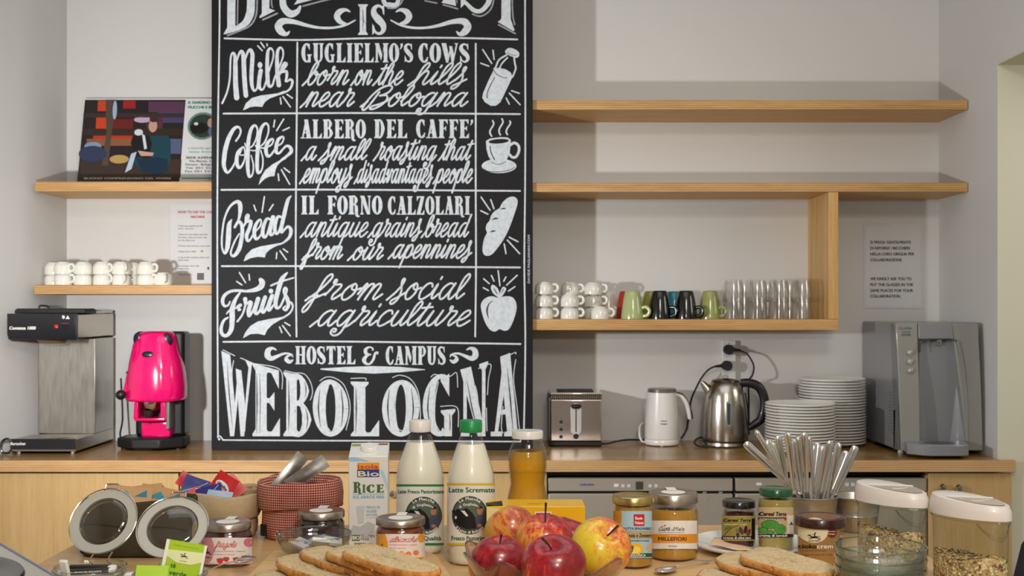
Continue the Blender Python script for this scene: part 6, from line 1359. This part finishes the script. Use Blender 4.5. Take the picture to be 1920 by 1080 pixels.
# ------------------------------------------------------------------ bread
def bread_mats(name, crumb1, crumb2, cr1, cr2):
    t = NT(name+'_crumb'); n = t.noise(t.coord(), 70, 4, .6); v = t.noise(t.coord(), 260, 3, .7)
    c = t.mix(.45, t.ramp(n, [(.3, crumb2), (.65, crumb1)]), t.ramp(v, [(.35, crumb2), (.6, crumb1)]))
    sp = t.noise(t.coord('Object', (1, 1, 1), (1, 2, 3)), 180, 2); c = t.mix(t.ramp(sp, [(.70, (0, 0, 0, 1)), (.74, (.5, .5, .5, 1))]), c, lin('8e7246'))
    ho = t.noise(t.coord('Object', (1, 2.2, 1)), 120, 2, .5); c = t.mix(t.ramp(ho, [(.30, (.75, .75, .75, 1)), (.40, (0, 0, 0, 1))]), c, lin('b08c58'))
    t.pbr(c, .9, 0, t.bump(v, 1.0, .004), spec=.15); a_ = t.m
    t = NT(name+'_crust'); n = t.noise(t.coord(), 45, 4, .6, .5); v = t.noise(t.coord(), 200, 3, .7)
    t.pbr(t.ramp(n, [(.3, cr2), (.5, cr1), (.72, 'd9a765')]), .6, 0, t.bump(v, .6, .003), coat=.08); return [a_, t.m]
BM = bread_mats('rye', 'e6d0a6', 'ceb080', 'cc8c42', '8e501c')
m_oat = M('d8b988', .6, var=.1)
def slice_(label, c, rot, L, Wd, th, seed, grp, name='bread_slice'):
    rnd = random.Random(seed); o = thing(name, label, 'bread', c, group=grp); o.rotation_euler = rot
    n = 72; P = []
    for i in range(n):
        t_ = 2*PI*i/n; c_, s_ = math.cos(t_), math.sin(t_); e_ = 3.6; q = (abs(c_)**e_+abs(s_)**e_)**(-1/e_)
        w_ = 1+.012*math.sin(5*t_+seed)+.008*math.sin(11*t_+seed*2)
        # long edge bows out a little, heel end narrower
        P.append((L/2*(1+q*c_*w_), (Wd/2*q*s_*w_)*(1-.12*c_)+Wd*.05*math.cos(t_*2)))
    bump_ = [rnd.uniform(0, .0016)+.0016*math.sin(i*.55+seed)+.001*math.sin(i*1.3+seed*3) for i in range(n)]
    rows = [(.0, -.0022, 0), (.18, .0000, 1), (.5, .0016, 1), (.82, .0006, 1), (1, -.0018, 0)]
    mb = MB(); vs = []
    def nrm(i):
        a_, b_ = P[i-1], P[(i+1) % n]; dx, dy = b_[0]-a_[0], b_[1]-a_[1]; l = math.hypot(dx, dy); return dy/l, -dx/l
    for u, off, k in rows:
        for i in range(n):
            nx, ny = nrm(i); q = off+bump_[i]*(1 if k else .3)+(rnd.uniform(-.0006, .0006) if k else 0); vs.append((P[i][0]+nx*q, P[i][1]+ny*q, u*th))
    fs = [(j*n+i, j*n+(i+1) % n, (j+1)*n+(i+1) % n, (j+1)*n+i) for j in range(len(rows)-1) for i in range(n)]
    mb.add(vs, []); mb.m(1)
    for f_ in fs: mb.f.append(f_); mb.mi.append(1)
    # crumb faces: concentric rings with small pits
    for zz, top in ((th, 1), (0, 0)):
        base = (len(rows)-1)*n if top else 0; prev = [base+i for i in range(n)]
        cx, cy = L/2, 0
        for s_ in (.86, .7, .5, .28, .08):
            b = len(mb.v)
            for i in range(n):
                p = mb.v[base+i]; mb.v.append((cx+(p[0]-cx)*s_, cy+(p[1]-cy)*s_, zz+(rnd.uniform(-.0009, .0003) if top else 0)))
            cur = [b+i for i in range(n)]
            for i in range(n): mb.f.append((prev[i], prev[(i+1) % n], cur[(i+1) % n], cur[i])); mb.mi.append(0)
            prev = cur
        mb.f.append(tuple(prev)); mb.mi.append(0)
    obj('crumb_and_crust', mb, BM, o, smooth=70)
    v = MB()
    for k in range(16):
        i = rnd.randrange(n); nx, ny = nrm(i); z = rnd.uniform(.1, .95)*th; a_ = math.atan2(ny, nx)
        q = MB().ball((0, 0, 0), .0021, 6, 4, .35, 1, .75); q.xf(Matrix.Translation((P[i][0]+nx*.0028, P[i][1]+ny*.0028, z)) @ Matrix.Rotation(a_, 4, 'Z') @ Matrix.Rotation(rnd.uniform(-.6, .6), 4, 'X')); v.add(q.v, q.f)
    tag(obj('oat_flakes', v, m_oat, o, fix=False), kind='stuff'); return o
gL, gR = 'fanned bread slices on the board', 'bread slices beside the plate'
def tip(px, py, h):  # point at height h above the table seen at pixel
    y = (.45-h)*FP/(py-HY); return (X(px, y), y, TT+h)
for px, py, h, th_, lb in ((466, 1077, .028, -.50, 'bread slice lying flat under the fan, nearest the spoon'), (508, 1047, .042, -.92, 'first bread slice of the fan, beside the strawberry jam'), (556, 1032, .0562, -.90, 'second bread slice of the fan, in front of the small glass dish'),
                          (605, 1031, .0705, -.90, 'third bread slice of the fan, touching the small glass dish'), (636, 1029, .085, -.91, 'uppermost bread slice of the fan, beside the apricot jam')):
    x, y, z = tip(px, py, h); d = .026; ux, uy = math.cos(th_), math.sin(th_); tl = 0 if h < .03 else .09
    slice_(lb, (x-uy*d, y+ux*d, z-.0134+d*math.sin(tl)), (tl, 0, th_), .215, .056, .0128, int(px), gL)
for px, py, h, th_, lb, d in ((1302, 1077, .0245, -.45, 'lowest bread slice beside the spoon, under the pair near the plate', .028), (1331, 1046, .038, -1.0, 'middle bread slice, half covered by the one beside the chocolate spread', .032), (1377, 1038, .0525, -1.08, 'upper bread slice resting on another, in front of the white plate', .034)):
    x, y, z = tip(px, py, h); ux, uy = math.cos(th_), math.sin(th_); tl = 0 if h < .03 else .13
    slice_(lb, (x-uy*d, y+ux*d, z-.0134+d*math.sin(tl)), (tl, 0, th_), .18, .070, .0128, int(px), gR)

# ------------------------------------------------------------------ small glass bowl with butter portions
m_cg = glass('clear_glass', (.99, 1, .99), (.70, .76, .72), 1.8, .03, .4)
def bowl_mesh(R, H, rb, t_=.0022, seg=56):
    pr = [(.0001, 0), (rb, 0), (rb+.003, .003), (R*.86, H*.35), (R*.97, H*.75), (R, H-.001), (R-t_*.5, H), (R-t_, H-.001), (R*.97-t_, H*.75), (R*.86-t_, H*.38), (rb, .005), (.0001, .005)]
    return MB().lathe(pr, seg)
xb, yb2 = X(588, 2.055), 2.055
r = thing('glass_dish', 'small clear glass dish of wrapped butter portions behind the bread slices', 'dish', (xb, yb2, TT+B1))
obj('dish_wall', bowl_mesh(.0665, .038, .04), m_cg, r, smooth=60)
obj('rim', MB().tube([(.0655*math.cos(PI*k/32), .0655*math.sin(PI*k/32), .038) for k in range(65)], .0013, 6), glass('rim_clear', (.9, .94, .92), (.5, .56, .53), 2.4, .03, .5), r)
rnd = random.Random(3)
for k, (dx, dy, dz, rz, tx, c_, lb) in enumerate(((.012, -.012, .025, .5, -.5, 'e8e8ea', 'white butter portion standing tilted in the middle of the glass dish'), (-.02, -.005, .02, -.6, .3, 'bdb8c0', 'grey wrapped butter portion at the near side of the glass dish'), (.03, .02, .02, .2, .25, 'c8ccc8', 'pale butter portion at the far side of the glass dish'),
                                         (-.03, .02, .018, 1.2, .1, 'd8b088', 'tan wrapped portion beside the grey one in the glass dish'), (.0, .03, .022, 2.2, -.3, '8a8e90', 'dark silver portion at the back of the glass dish'))):
    o = thing('butter_portion', lb, 'butter', (xb+dx, yb2+dy, TT+B1+dz), rz, 'butter portions in the glass dish'); o.rotation_euler = (tx, .2, rz)
    w_ = obj('wrapper', MB().box(-.017, .017, -.012, .012, -.004, .004), M(c_, .3, var=.1, scale=80, coat=.3), o, bevel=.0015)
    a = Art(); a.ell(M('7a74b0', .4), .008, .003, .004); a.ell(M('d8b030', .4), -.008, -.002, .0035); a.stroke(M('9aa0b0', .4), [(-.012, .006), (0, .008), (.006, .004)], w=.001); a.build('print', lambda x, y, e: (x, y, .0041+e), o)

# ------------------------------------------------------------------ stacked glass bowls
m_bg = glass('stacked_glass', (.985, .995, .985), (.66, .76, .72), 2.0, .02, .42)
bx_, by_ = X(1651, 1.70), 1.70
for k in range(5):
    lb = 'clear glass bowl, '+('topmost' if k == 4 else ['lowest', 'second from the bottom', 'middle one', 'second from the top'][k])+' of the stack beside the chocolate spread'
    o = thing('glass_bowl', lb, 'bowl', (bx_, by_, TT+.0006+k*.0150), group='stacked glass bowls')
    obj('bowl_wall', MB().lathe([(.0001, 0), (.036, 0), (.040, .003), (.055, .014), (.0625, .027), (.0648, .0425), (.0643, .0442), (.0632, .0442), (.0625, .0425), (.060, .028), (.052, .016), (.036, .0045), (.0001, .004)], 64), m_bg, o, smooth=60)
    obj('rim', MB().tube([(.064*math.cos(PI*q/32), .064*math.sin(PI*q/32), .0436) for q in range(65)], .0013, 6), glass('rim_green', (.86, .93, .90), (.42, .52, .48), 2.4, .03, .5), o)

# ------------------------------------------------------------------ plate, napkin
PXc, PYc = .445, 2.17
o = obj('serving_plate', plate_mesh(.111), m_plate, None, (PXc, PYc, TT+.0005)); tag(o, 'round white plate under the two olive and artichoke spread jars', 'plate')
mb = MB().add([(-.055, -.02, 0), (.05, -.035, 0), (.07, .03, 0), (-.03, .045, 0)], [(0, 1, 2, 3)])
def nap(u, v): x = -.075+.12*u; y = -.052+.085*v+.03*u*0; return (x+.02*v, y, .0062+.002*math.sin(u*7)+.010*max(0, .35-u)**1+.0012*math.sin(v*9))
mb = MB().grid(14, 10, lambda u, v: (lambda p: (p[0], p[1], max(p[2], .0052)))(nap(u, v)))
o = obj('paper_napkin', MB().grid(14, 10, lambda u, v: (-.088+.075*u+.02*v, -.055+.075*v, .0205-.012*u+.0015*math.sin(u*8+v*5))), M('e2bd9c', .85, var=.04), None, (PXc, PYc, TT+.0006), solid=.0006); tag(o, 'folded peach paper napkin on the rim of the white plate', 'napkin')

# ------------------------------------------------------------------ spoons
m_cut = steel('cutlery_steel', 'e4e2de', .22, (5, 5, 5), .04)
def spoon(label, c, rz, L=.15, bw=.014, bl=.026):
    o = thing('teaspoon', label, 'spoon', c, rz); n = 16; mb = MB(); vs = []; rings = 5
    for j in range(rings+1):
        s_ = j/rings
        for i in range(24):
            t_ = 2*PI*i/24; vs.append((bl*.95*s_*math.cos(t_), bw*s_*math.sin(t_)*(1+.15*math.cos(t_)), .0012+.006*s_*s_))
    mb.add(vs, [(j*24+i, j*24+(i+1) % 24, (j+1)*24+(i+1) % 24, (j+1)*24+i) for j in range(rings) for i in range(24)])
    obj('bowl', mb, m_cut, o, smooth=180, solid=.0012)
    obj('handle', MB().tube([(-bl*.9, 0, .0072), (-bl-.012, 0, .0105), (-bl-.05, 0, .010), (-L*.8, 0, .005), (-L, 0, .0045)], [.0022, .0018, .0021, .0034, .003], 10, 5, flat=.45), m_cut, o, smooth=60)
    return o
spoon('steel teaspoon lying between the strawberry jam and the bread fan', (-.452, 1.985, TT+B1), 1.15)
spoon('steel teaspoon lying in front of the honey jar', (.2535, 1.925, TT+B2), PI+.75, L=.13)

# ------------------------------------------------------------------ clip-top jars
m_rub = M('b6b4aa', .5, var=.02, coat=.15); m_wire = steel('bail_wire', 'b8b4ac', .2, (6, 6, 6), .05)
def clipjar(label, cx, cy, lid_c, tilt, yaw):
    o = thing('clip_top_jar', label, 'jar', (cx, cy, TT+.0005))
    obj('glass_body', MB().lathe([(.0001, 0), (.046, 0), (.050, .004), (.0515, .012), (.0515, .052), (.048, .060), (.0465, .063), (.0495, .066), (.0520, .069), (.0520, .073), (.0495, .0745), (.0475, .073), (.0465, .067), (.0465, .058), (.0490, .05), (.0490, .008), (.0001, .005)], 48), m_cg, o, smooth=60)
    obj('neck_wire', MB().tube([(.0500*math.cos(PI*k/24), .0500*math.sin(PI*k/24), .0635) for k in range(49)], .0011, 6), m_wire, o)
    lx, ly, lz = lid_c[0]-cx, lid_c[1]-cy, lid_c[2]-TT-.0005
    e = obj('lid_gasket', MB().lathe([(.0375, -.0022), (.0505, -.0022), (.0512, 0), (.0505, .0022), (.0375, .0022), (.0370, 0), (.0375, -.0022)], 56), m_rub, o, (lx, ly, lz), (PI/2-tilt, 0, yaw))
    g = obj('lid_glass', MB().lathe([(.0001, .0052), (.030, .0052), (.0345, .004), (.0372, .001), (.0378, -.006), (.0372, -.0085), (.0350, -.0085), (.0345, -.004), (.032, .0012), (.029, .0022), (.0001, .0022)], 56), glass('lid_clear', (.97, .97, .95), (.62, .64, .58), 2.2, .03, .42), e, smooth=60)
    obj('lid_ring', MB().tube([(.0362*math.cos(PI*k/28), .0362*math.sin(PI*k/28), -.0075) for k in range(57)], .0013, 6), glass('rim_clear', (.9, .94, .92), (.5, .56, .53), 2.4, .03, .5), e)
    obj('bail_loop', MB().tube([(-.011, .050, .001), (-.0105, .0585, .001), (-.008, .0605, .001), (.008, .0605, .001), (.0105, .0585, .001), (.011, .050, .001)], .0011, 6, 3), m_wire, e)
    obj('lid_wire', MB().tube([(.0520*math.cos(PI*k/24), .0520*math.sin(PI*k/24), .0036) for k in range(49)], .0009, 6), m_wire, e)
    for sx in (-.013, .013): obj('hinge_wire', MB().tube([(lx+sx, ly-.001, .0785), (lx+sx*1.05, .0505, .0700), (sx*1.1, .0518, .0655), (sx*1.4, .0508, .060)], .001, 6, 3), m_wire, o)
    return o
clipjar('open clip-top glass jar holding black and white sugar sticks', -.612, 1.70, W(195, 978, 1.775), .56, -.1)
clipjar('open clip-top glass jar holding green tea sachets', -.484, 1.66, W(324, 990, 1.735), .72, .05)
for k, (dx, dy, a_, lb, blk) in enumerate(((0, -.010, .07, 'black sugar stick with white ends lying across the top of the clip-top jar', 1), (-.006, .014, -.12, 'black sugar stick behind the front one in the clip-top jar', 1), (-.026, -.014, 1.35, 'white sugar stick standing at the side of the clip-top jar', 0), (.02, .004, .25, 'short white sugar stick under the black ones', 0), (-.01, -.028, .02, 'black sugar stick low at the near side of the clip-top jar', 1))):
    up = k == 2
    o = thing('sugar_stick', lb, 'sugar', (-.612+dx, 1.70+dy, TT+(.069 if k < 2 else .052 if up else .058)), group='sugar sticks in the clip-top jar'); o.rotation_euler = (0, (1.25 if up else -.03), a_)
    L = .038 if up else .041
    obj('paper_tube', MB().box(-L, L, -.0065, .0065, -.003, .003), M('e8e6e2', .6), o, bevel=.002)
    if blk: 
        obj('black_band', MB().box(-L*.78, L*.80, -.0068, .0068, -.0033, .0033), M('141414', .5), o, bevel=.002)
        if k == 0:
            a = Art(); a.text(wh, 'IL MONDO DEL BIOLOGICO', -.014, -.0008, .0021, width=.042, bold=.15); a.build('print', lambda x, y, e: (x-.006, -.0069-e, y+.0002), o)
mgs = M('a8cf2c', .45, var=.04)
def green_art(a, w, h):
    wm = M('eeeedf', .5); a.poly(M('f2f2ea', .5), [(-w/2, -h/2), (-w*.42, -h/2), (-w*.42, h/2), (-w/2, h/2)]); a.poly(M('f2f2ea', .5), [(w*.44, -h/2), (w/2, -h/2), (w/2, h/2), (w*.44, h/2)])
    a.poly(M('e4edb8', .5), [(-w*.42, h*.30), (w*.44, h*.34), (w*.44, h*.14), (w*.2, h*.06), (-w*.15, h*.06), (-w*.42, h*.16)]); a.L = 1
    a.T = lambda p: (p[0], -p[1]); rider(a, M('3a2418', .5), w*.0, -h*.21, w*.085); a.T = None
    a.text(M('4a3a20', .5), 'ALCE NERO', -w*.09, h*.10, h*.022, width=w*.18)
    a.text(M('1f6a34', .5), 'tè', -w*.28, -h*.05, h*.10, bold=.05); a.text(M('1f6a34', .5), 'verde', -w*.28, -h*.20, h*.10, width=w*.42, bold=.05); a.text(M('5a8a20', .5), 'biologico - organic green tea', -w*.3, h*.40, h*.02, width=w*.6)
sachet('tea_sachet', 'green and white tea sachet printed verde, standing tallest in the clip-top jar', tuple(W(342, 1062, 1.655)), (.058, .068), (-.12, .17, 0), mgs, 'green tea sachets', green_art, .03)
sachet('tea_sachet', 'lime green tea sachet lying low beside the tall printed one', tuple(W(284, 1080, 1.64)), (.044, .03), (-.5, .04, .1), mgs, 'green tea sachets', None, .05)
sachet('tea_sachet', 'lime green tea sachet at the back of the clip-top jar', tuple(W(330, 1078, 1.69)), (.05, .04), (-.3, -.1, -.15), mgs, 'green tea sachets', None, .05)

# ------------------------------------------------------------------ cereal dispensers
m_pl = glass('clear_plastic', (.97, .98, .95), (.80, .83, .78), 1.2, .06, .4)
m_lid = M('dcd5cf', .35, var=.015, coat=.25); m_flap = M('b7aca0', .3, coat=.35)
t = NT('muesli'); vv = t.n('ShaderNodeTexVoronoi'); vv.inputs['Scale'].default_value = 230; t.l(t.coord(), vv.inputs['Vector']); nz = t.noise(t.coord(), 45, 3)
cm = t.mix(.6, t.ramp(vv.outputs['Color'], [(.1, '7a5a3c'), (.4, 'c4a06c'), (.8, 'e6d2a4')]), t.ramp(nz, [(.35, '8a6a48'), (.5, 'cdb080'), (.7, 'e2cda0')])); t.pbr(cm, .85, 0, t.bump(vv.outputs[0], .8, .004), spec=.2); m_mus = t.m
FLK = [M('e4d0a0', .8), M('c9a870', .8), M('8e6a48', .8), M('6a4a3c', .8), M('e8b83c', .7)]
def sup(a_, b_, n_, t_): c_, s_ = math.cos(t_), math.sin(t_); q = (abs(c_)**n_+abs(s_)**n_)**(-1/n_); return (a_*q*c_, b_*q*s_)
def egg(a_, b_, t_):  # blunt at the back, pointed towards the pouring end (+x)
    x, y = sup(a_, b_, 2.15, t_); u = (x/a_+1)/2; return (x, y*(1-.28*u**3))
def dispenser(label, cx, cy, rz, H, fill, seed):
    rnd = random.Random(seed); o = thing('cereal_dispenser', label, 'container', (cx, cy, TT+.0005), rz); A, Bq, seg = .0645, .039, 56
    def ringf(s_, z, fn=None): return [(lambda p: (p[0]*s_, p[1]*s_, z+(fn(p[0], p[1]) if fn else 0)))(egg(A, Bq, 2*PI*i/seg)) for i in range(seg)]
    def loft(rings, c0=False, c1=False):
        vs = [v for rg in rings for v in rg]; n = len(rings)
        fs = [(j*seg+i, j*seg+(i+1) % seg, (j+1)*seg+(i+1) % seg, (j+1)*seg+i) for j in range(n-1) for i in range(seg)]
        if c0: fs.append(tuple(range(seg))[::-1])
        if c1: fs.append(tuple((n-1)*seg+i for i in range(seg)))
        return MB().add(vs, fs)
    hz = H-.026
    bd = obj('clear_body', loft([ringf(.90, 0), ringf(.93, .004), ringf(.95, hz-.012), ringf(.99, hz-.003), ringf(1.0, hz)], True), m_pl, o, smooth=60)
    obj('body_rim', loft([ringf(1.005, hz-.0045), ringf(1.02, hz-.003), ringf(1.005, hz-.0012)]), glass('rim_clear', (.9, .94, .92), (.5, .56, .53), 2.4, .03, .5), o)
    sl_ = lambda x, y: -.004*(x/A)
    lid = obj('lid', loft([ringf(1.0, hz+.0004), ringf(1.035, hz+.0006), ringf(1.03, hz+.012), ringf(1.0, H-.006, sl_), ringf(.965, H-.001, sl_), ringf(.90, H, sl_), ringf(.6, H, sl_), ringf(.2, H, sl_)], True, True), m_lid, o, smooth=50)
    # pouring flap: the front two thirds of the top
    fp = [egg(A*.86, Bq*.82, t_) for t_ in [(-1.95+3.2*k/28) for k in range(29)]]; zt = lambda x: H-.004*(x/A)
    fl = MB().add([(p[0], p[1], zt(p[0])+.0004) for p in fp]+[(p[0], p[1], zt(p[0])+.0012) for p in fp], [tuple(range(29))[::-1], tuple(range(29, 58))]+[(i, (i+1) % 29, 29+(i+1) % 29, 29+i) for i in range(29)])
    obj('pouring_flap', fl, m_flap, o); x0 = fp[0][0]
    obj('flap_hinge', MB().tube([(fp[0][0], fp[0][1]*1.02, zt(fp[0][0])+.0014), (fp[-1][0], fp[-1][1]*1.02, zt(fp[-1][0])+.0014)], .0013, 8), m_lid, o)
    obj('finger_dent', MB().tube([(.012+.028*math.cos(q)*.4, .02*math.sin(q), zt(.02)+.0013) for q in [(-1.2+2.4*k/12) for k in range(13)]], .0007, 6), M('d8cec6', .4), o)
    obj('back_dent', MB().tube([(-.042+.012*math.cos(2*PI*k/24), .018*math.sin(2*PI*k/24), zt(-.042)+.0002) for k in range(25)], .0007, 6), M('d8cec6', .4), o)
    # scalloped pouring lip on the body under the lid
    for dd in (0, .0045):
        pts = []
        for k in range(17):
            u = k/16; t_ = -1.05+1.25*u; p = egg(A*.965, Bq*.965, t_); pts.append((p[0], p[1], hz-.005-(.020+dd)*math.sin(PI*u)**.8))
        obj('lip_ridge', MB().tube(pts, .0010, 6), glass('rim_clear', (.9, .94, .92), (.5, .56, .53), 2.4, .03, .5), bd)
    hf_ = lambda x, y: .006*math.sin(x*40+seed)+.004*math.sin(y*90+seed*2)-.02*x*.25
    top = [ringf(s_, fill, lambda x, y, s_=s_: hf_(x*s_, y*s_)+rnd.uniform(-.0012, .0012)) for s_ in (.925, .84, .7, .54, .38, .22, .06)]
    mu = obj('muesli', loft([ringf(.88, .003), ringf(.925, .006), ringf(.925, fill*.5)]+top, True, True), m_mus, o, smooth=180)
    v = MB()
    for k in range(2200):
        t_ = rnd.uniform(0, 2*PI)
        if k % 3:
            s_ = math.sqrt(rnd.random())*.9; p = egg(A, Bq, t_); x, y = p[0]*s_, p[1]*s_; z = fill+hf_(x, y)+rnd.uniform(-.0005, .0022); rx, ry = rnd.uniform(-.8, .8), rnd.uniform(-.8, .8); rz_ = rnd.uniform(0, 6)
            mt = Matrix.Translation((x, y, z)) @ Matrix.Rotation(rz_, 4, 'Z') @ Matrix.Rotation(rx, 4, 'X')
        else:
            p = egg(A, Bq, t_); x, y = p[0]*.93, p[1]*.93; z = rnd.uniform(.02, fill+hf_(x, y)); mt = Matrix.Translation((x, y, z)) @ Matrix.Rotation(math.atan2(p[1]*3, p[0]), 4, 'Z') @ Matrix.Rotation(PI/2, 4, 'Y') @ Matrix.Rotation(rnd.uniform(0, 6), 4, 'Z')
        a_, b_ = rnd.uniform(.0016, .0034), rnd.uniform(.0012, .0024); v.m(rnd.choices((0, 1, 2, 3, 4), (45, 30, 12, 8, 5))[0])
        vs = [mt @ Vector(q) for q in ((-a_, -b_*.5, 0), (0, -b_, .0003), (a_, -b_*.4, 0), (a_*.9, b_*.5, .0002), (0, b_, 0), (-a_*.9, b_*.5, .0003), (0, 0, .0007))]
        v.add(vs, [(6, i, (i+1) % 6) for i in range(6)])
    tag(obj('oat_flakes', v, FLK, mu, fix=False, smooth=0), kind='stuff')
    return o
dispenser('clear oval cereal container with a white lid behind the stacked glass bowls', X(1672, 1.885), 1.885, -1.0, .161, .088, 11)
dispenser('clear oval muesli container with a white lid at the corner of the table', X(1820, 1.78), 1.78, -1.0, .159, .072, 5)

# ------------------------------------------------------------------ cutlery and bucket
m_galv = steel('galvanised_tin', 'b5b0a6', .35, (3, 3, 14), .16); m_galvin = M('8fb0b8', .35, .5)
def bucket(label, cx, cy, R, H, inside=None):
    o = thing('tin_bucket', label, 'bucket', (cx, cy, TT+.0005), group='tin buckets')
    obj('wall', MB().lathe([(.0001, .002), (R*.78, .002), (R*.80, 0), (R*.82, .002), (R*.9, H*.45), (R*.915, H*.47), (R*.905, H*.49), (R*.985, H-.003), (R*1.01, H-.002), (R*1.01, H), (R*.985, H), (R*.97, H-.003), (R*.78, .004), (.0001, .004)], 44), m_galv, o, smooth=50)
    obj('rim', MB().tube([(R*math.cos(PI*k/24), R*math.sin(PI*k/24), H) for k in range(49)], .0014, 6), m_galv, o)
    obj('seam', MB().box(-.0008, .0008, -.0006, .0006, .01, H-.004), m_galv, o, (-R*.32, -R*.86, 0))
    return o
bkx, bky, bH = X(1519, 2.33), 2.33, .0745
bucket('tin bucket packed with steel cutlery behind the spread jars', bkx, bky, .054, bH)
bucket('empty tin bucket half hidden behind the cereal container', .692, 2.37, .052, .068)
H_ = [((375, 245), (590, 620), 0), ((475, 130), (640, 620), -.01), ((480, 335), (560, 600), .02), ((580, 220), (690, 650), .01), ((625, 235), (720, 650), .022), ((680, 180), (760, 650), -.005), ((765, 150), (830, 720), -.02), ((825, 215), (885, 735), .01), ((860, 185), (915, 740), -.012),
      ((925, 150), (950, 745), -.028), ((968, 180), (1020, 745), -.015), ((1040, 245), (1000, 640), .02), ((1100, 275), (1040, 690), .008), ((1165, 225), (1070, 745), -.025), ((1240, 245), (1150, 745), -.015), ((1200, 330), (1110, 745), .012), ((1310, 320), (1180, 720), .02), ((1400, 275), (1210, 745), -.005)]
kp = None; ordw = 'first second third fourth fifth sixth seventh eighth ninth tenth eleventh twelfth thirteenth fourteenth fifteenth sixteenth seventeenth eighteenth'.split()
for k, (a_, b_, dy) in enumerate(H_):
    p1 = W(1320+a_[0]/4.91, 780+a_[1]/4.91, bky+dy*1.6); p0 = W(1320+b_[0]/4.91, 780+b_[1]/4.91, bky+dy)
    # keep the lower end inside the rim
    q = Vector((p0.x-bkx, p0.y-bky)); 
    if q.length > .046: q *= .046/q.length; p0 = Vector((bkx+q.x, bky+q.y, p0.z))
    d = (p0-p1); L = d.length; d.normalize()
    if kp is None:
        kp = thing('table_knife', 'x', 'cutlery')
        obj('handle', MB().tube([(0, 0, 0), (0, 0, -.0025), (0, 0, -.008), (0, 0, -.03), (0, 0, -.07), (0, 0, -.1), (0, 0, -.118)], [.003, .0068, .0084, .0082, .0062, .0046, .0042], 12, 4, flat=.62), m_cut, kp, smooth=50)
        obj('blade', MB().box(-.0008, .0008, -.006, .006, -.158, -.116), m_cut, kp, bevel=.0005)
        o = kp
    else: o = dup(kp)
    o.location = p1; qd = (-d).to_track_quat('Z', 'Y'); o.rotation_euler = (qd @ Matrix.Rotation(k*1.3, 3, 'Z').to_quaternion()).to_euler()
    end = p1+d*.158; over = (end.z-(TT+.006))
    sc_ = 1.0 if over > 0 else (p1.z-TT-.008)/abs(d.z)/.158
    o.scale = (1, 1, min(1.0, sc_))
    tag(o, f'steel knife handle, {ordw[k]} in the bucket counting from the kettle side', 'cutlery', 'cutlery in the tin bucket')

# ------------------------------------------------------------------ things at the picture's edges
o = thing('crepe_plate', 'pale grey appliance slab with a round black cooking plate, at the table corner', 'hotplate', (-1.0, 1.76, TT+.0005))
u = Vector((-.614, .789)); v_ = Vector((-.789, -.614)); A0 = Vector((-.665, 1.733))
pt = [A0, A0+.5*u, A0+.5*u+.5*v_, A0+.5*v_]
obj('casing', MB().prism([(p.x+1.0, p.y-1.76) for p in pt], .004, .049), M('b8b4ac', .35, var=.03, coat=.3), o, bevel=.008, seg=3)
obj('blue_edge', MB().tube([(pt[0].x+1.0+.005*v_.x, pt[0].y-1.76+.005*v_.y, .0492), (pt[1].x+1.0+.005*v_.x, pt[1].y-1.76+.005*v_.y, .0492)], .0022, 8), M('8593a8', .35), o)
obj('cooking_plate', MB().lathe([(.20, .0492), (.197, .054), (.165, .054), (.16, .051), (.0001, .051)], 72, c=(-.918+1.0, 1.692-1.76)), M('141416', .3, coat=.3), o)
obj('plate_centre', MB().lathe([(.142, .0512), (.140, .0535), (.0001, .0535)], 64, c=(-.918+1.0, 1.692-1.76)), M('4a505c', .35), o)
for q in ((.1, 0), (-.3, .2), (-.1, -.25)): obj('foot', MB().lathe([(.012, 0), (.012, .0041)], 12, c=(q[0], q[1]), cap0=True, cap1=True), m_bk2, o)
o = thing('black_chair', 'black padded chair back showing at the edge of the doorway', 'chair', (1.445, 2.9, 0))
obj('backrest', MB().prism([(-.2, .5), (-.2, .75), (-.18, .83), (-.13, .90), (0, .93), (.13, .9), (.18, .83), (.2, .75), (.2, .5)], -.03, .03, 'Y'), M('0e0e10', .7), o, bevel=.02, seg=3)
obj('seat', MB().box(-.22, .22, -.45, 0, .42, .47), M('0e0e10', .7), o, bevel=.015)
for q in ((-.2, -.42), (.2, -.42), (-.2, 0.0), (.2, 0.0)): obj('leg', MB().tube([(q[0], q[1], 0), (q[0], q[1], .5 if q[1] == 0 else .42)], .012, 10), M('1a1a1c', .4, .5), o)
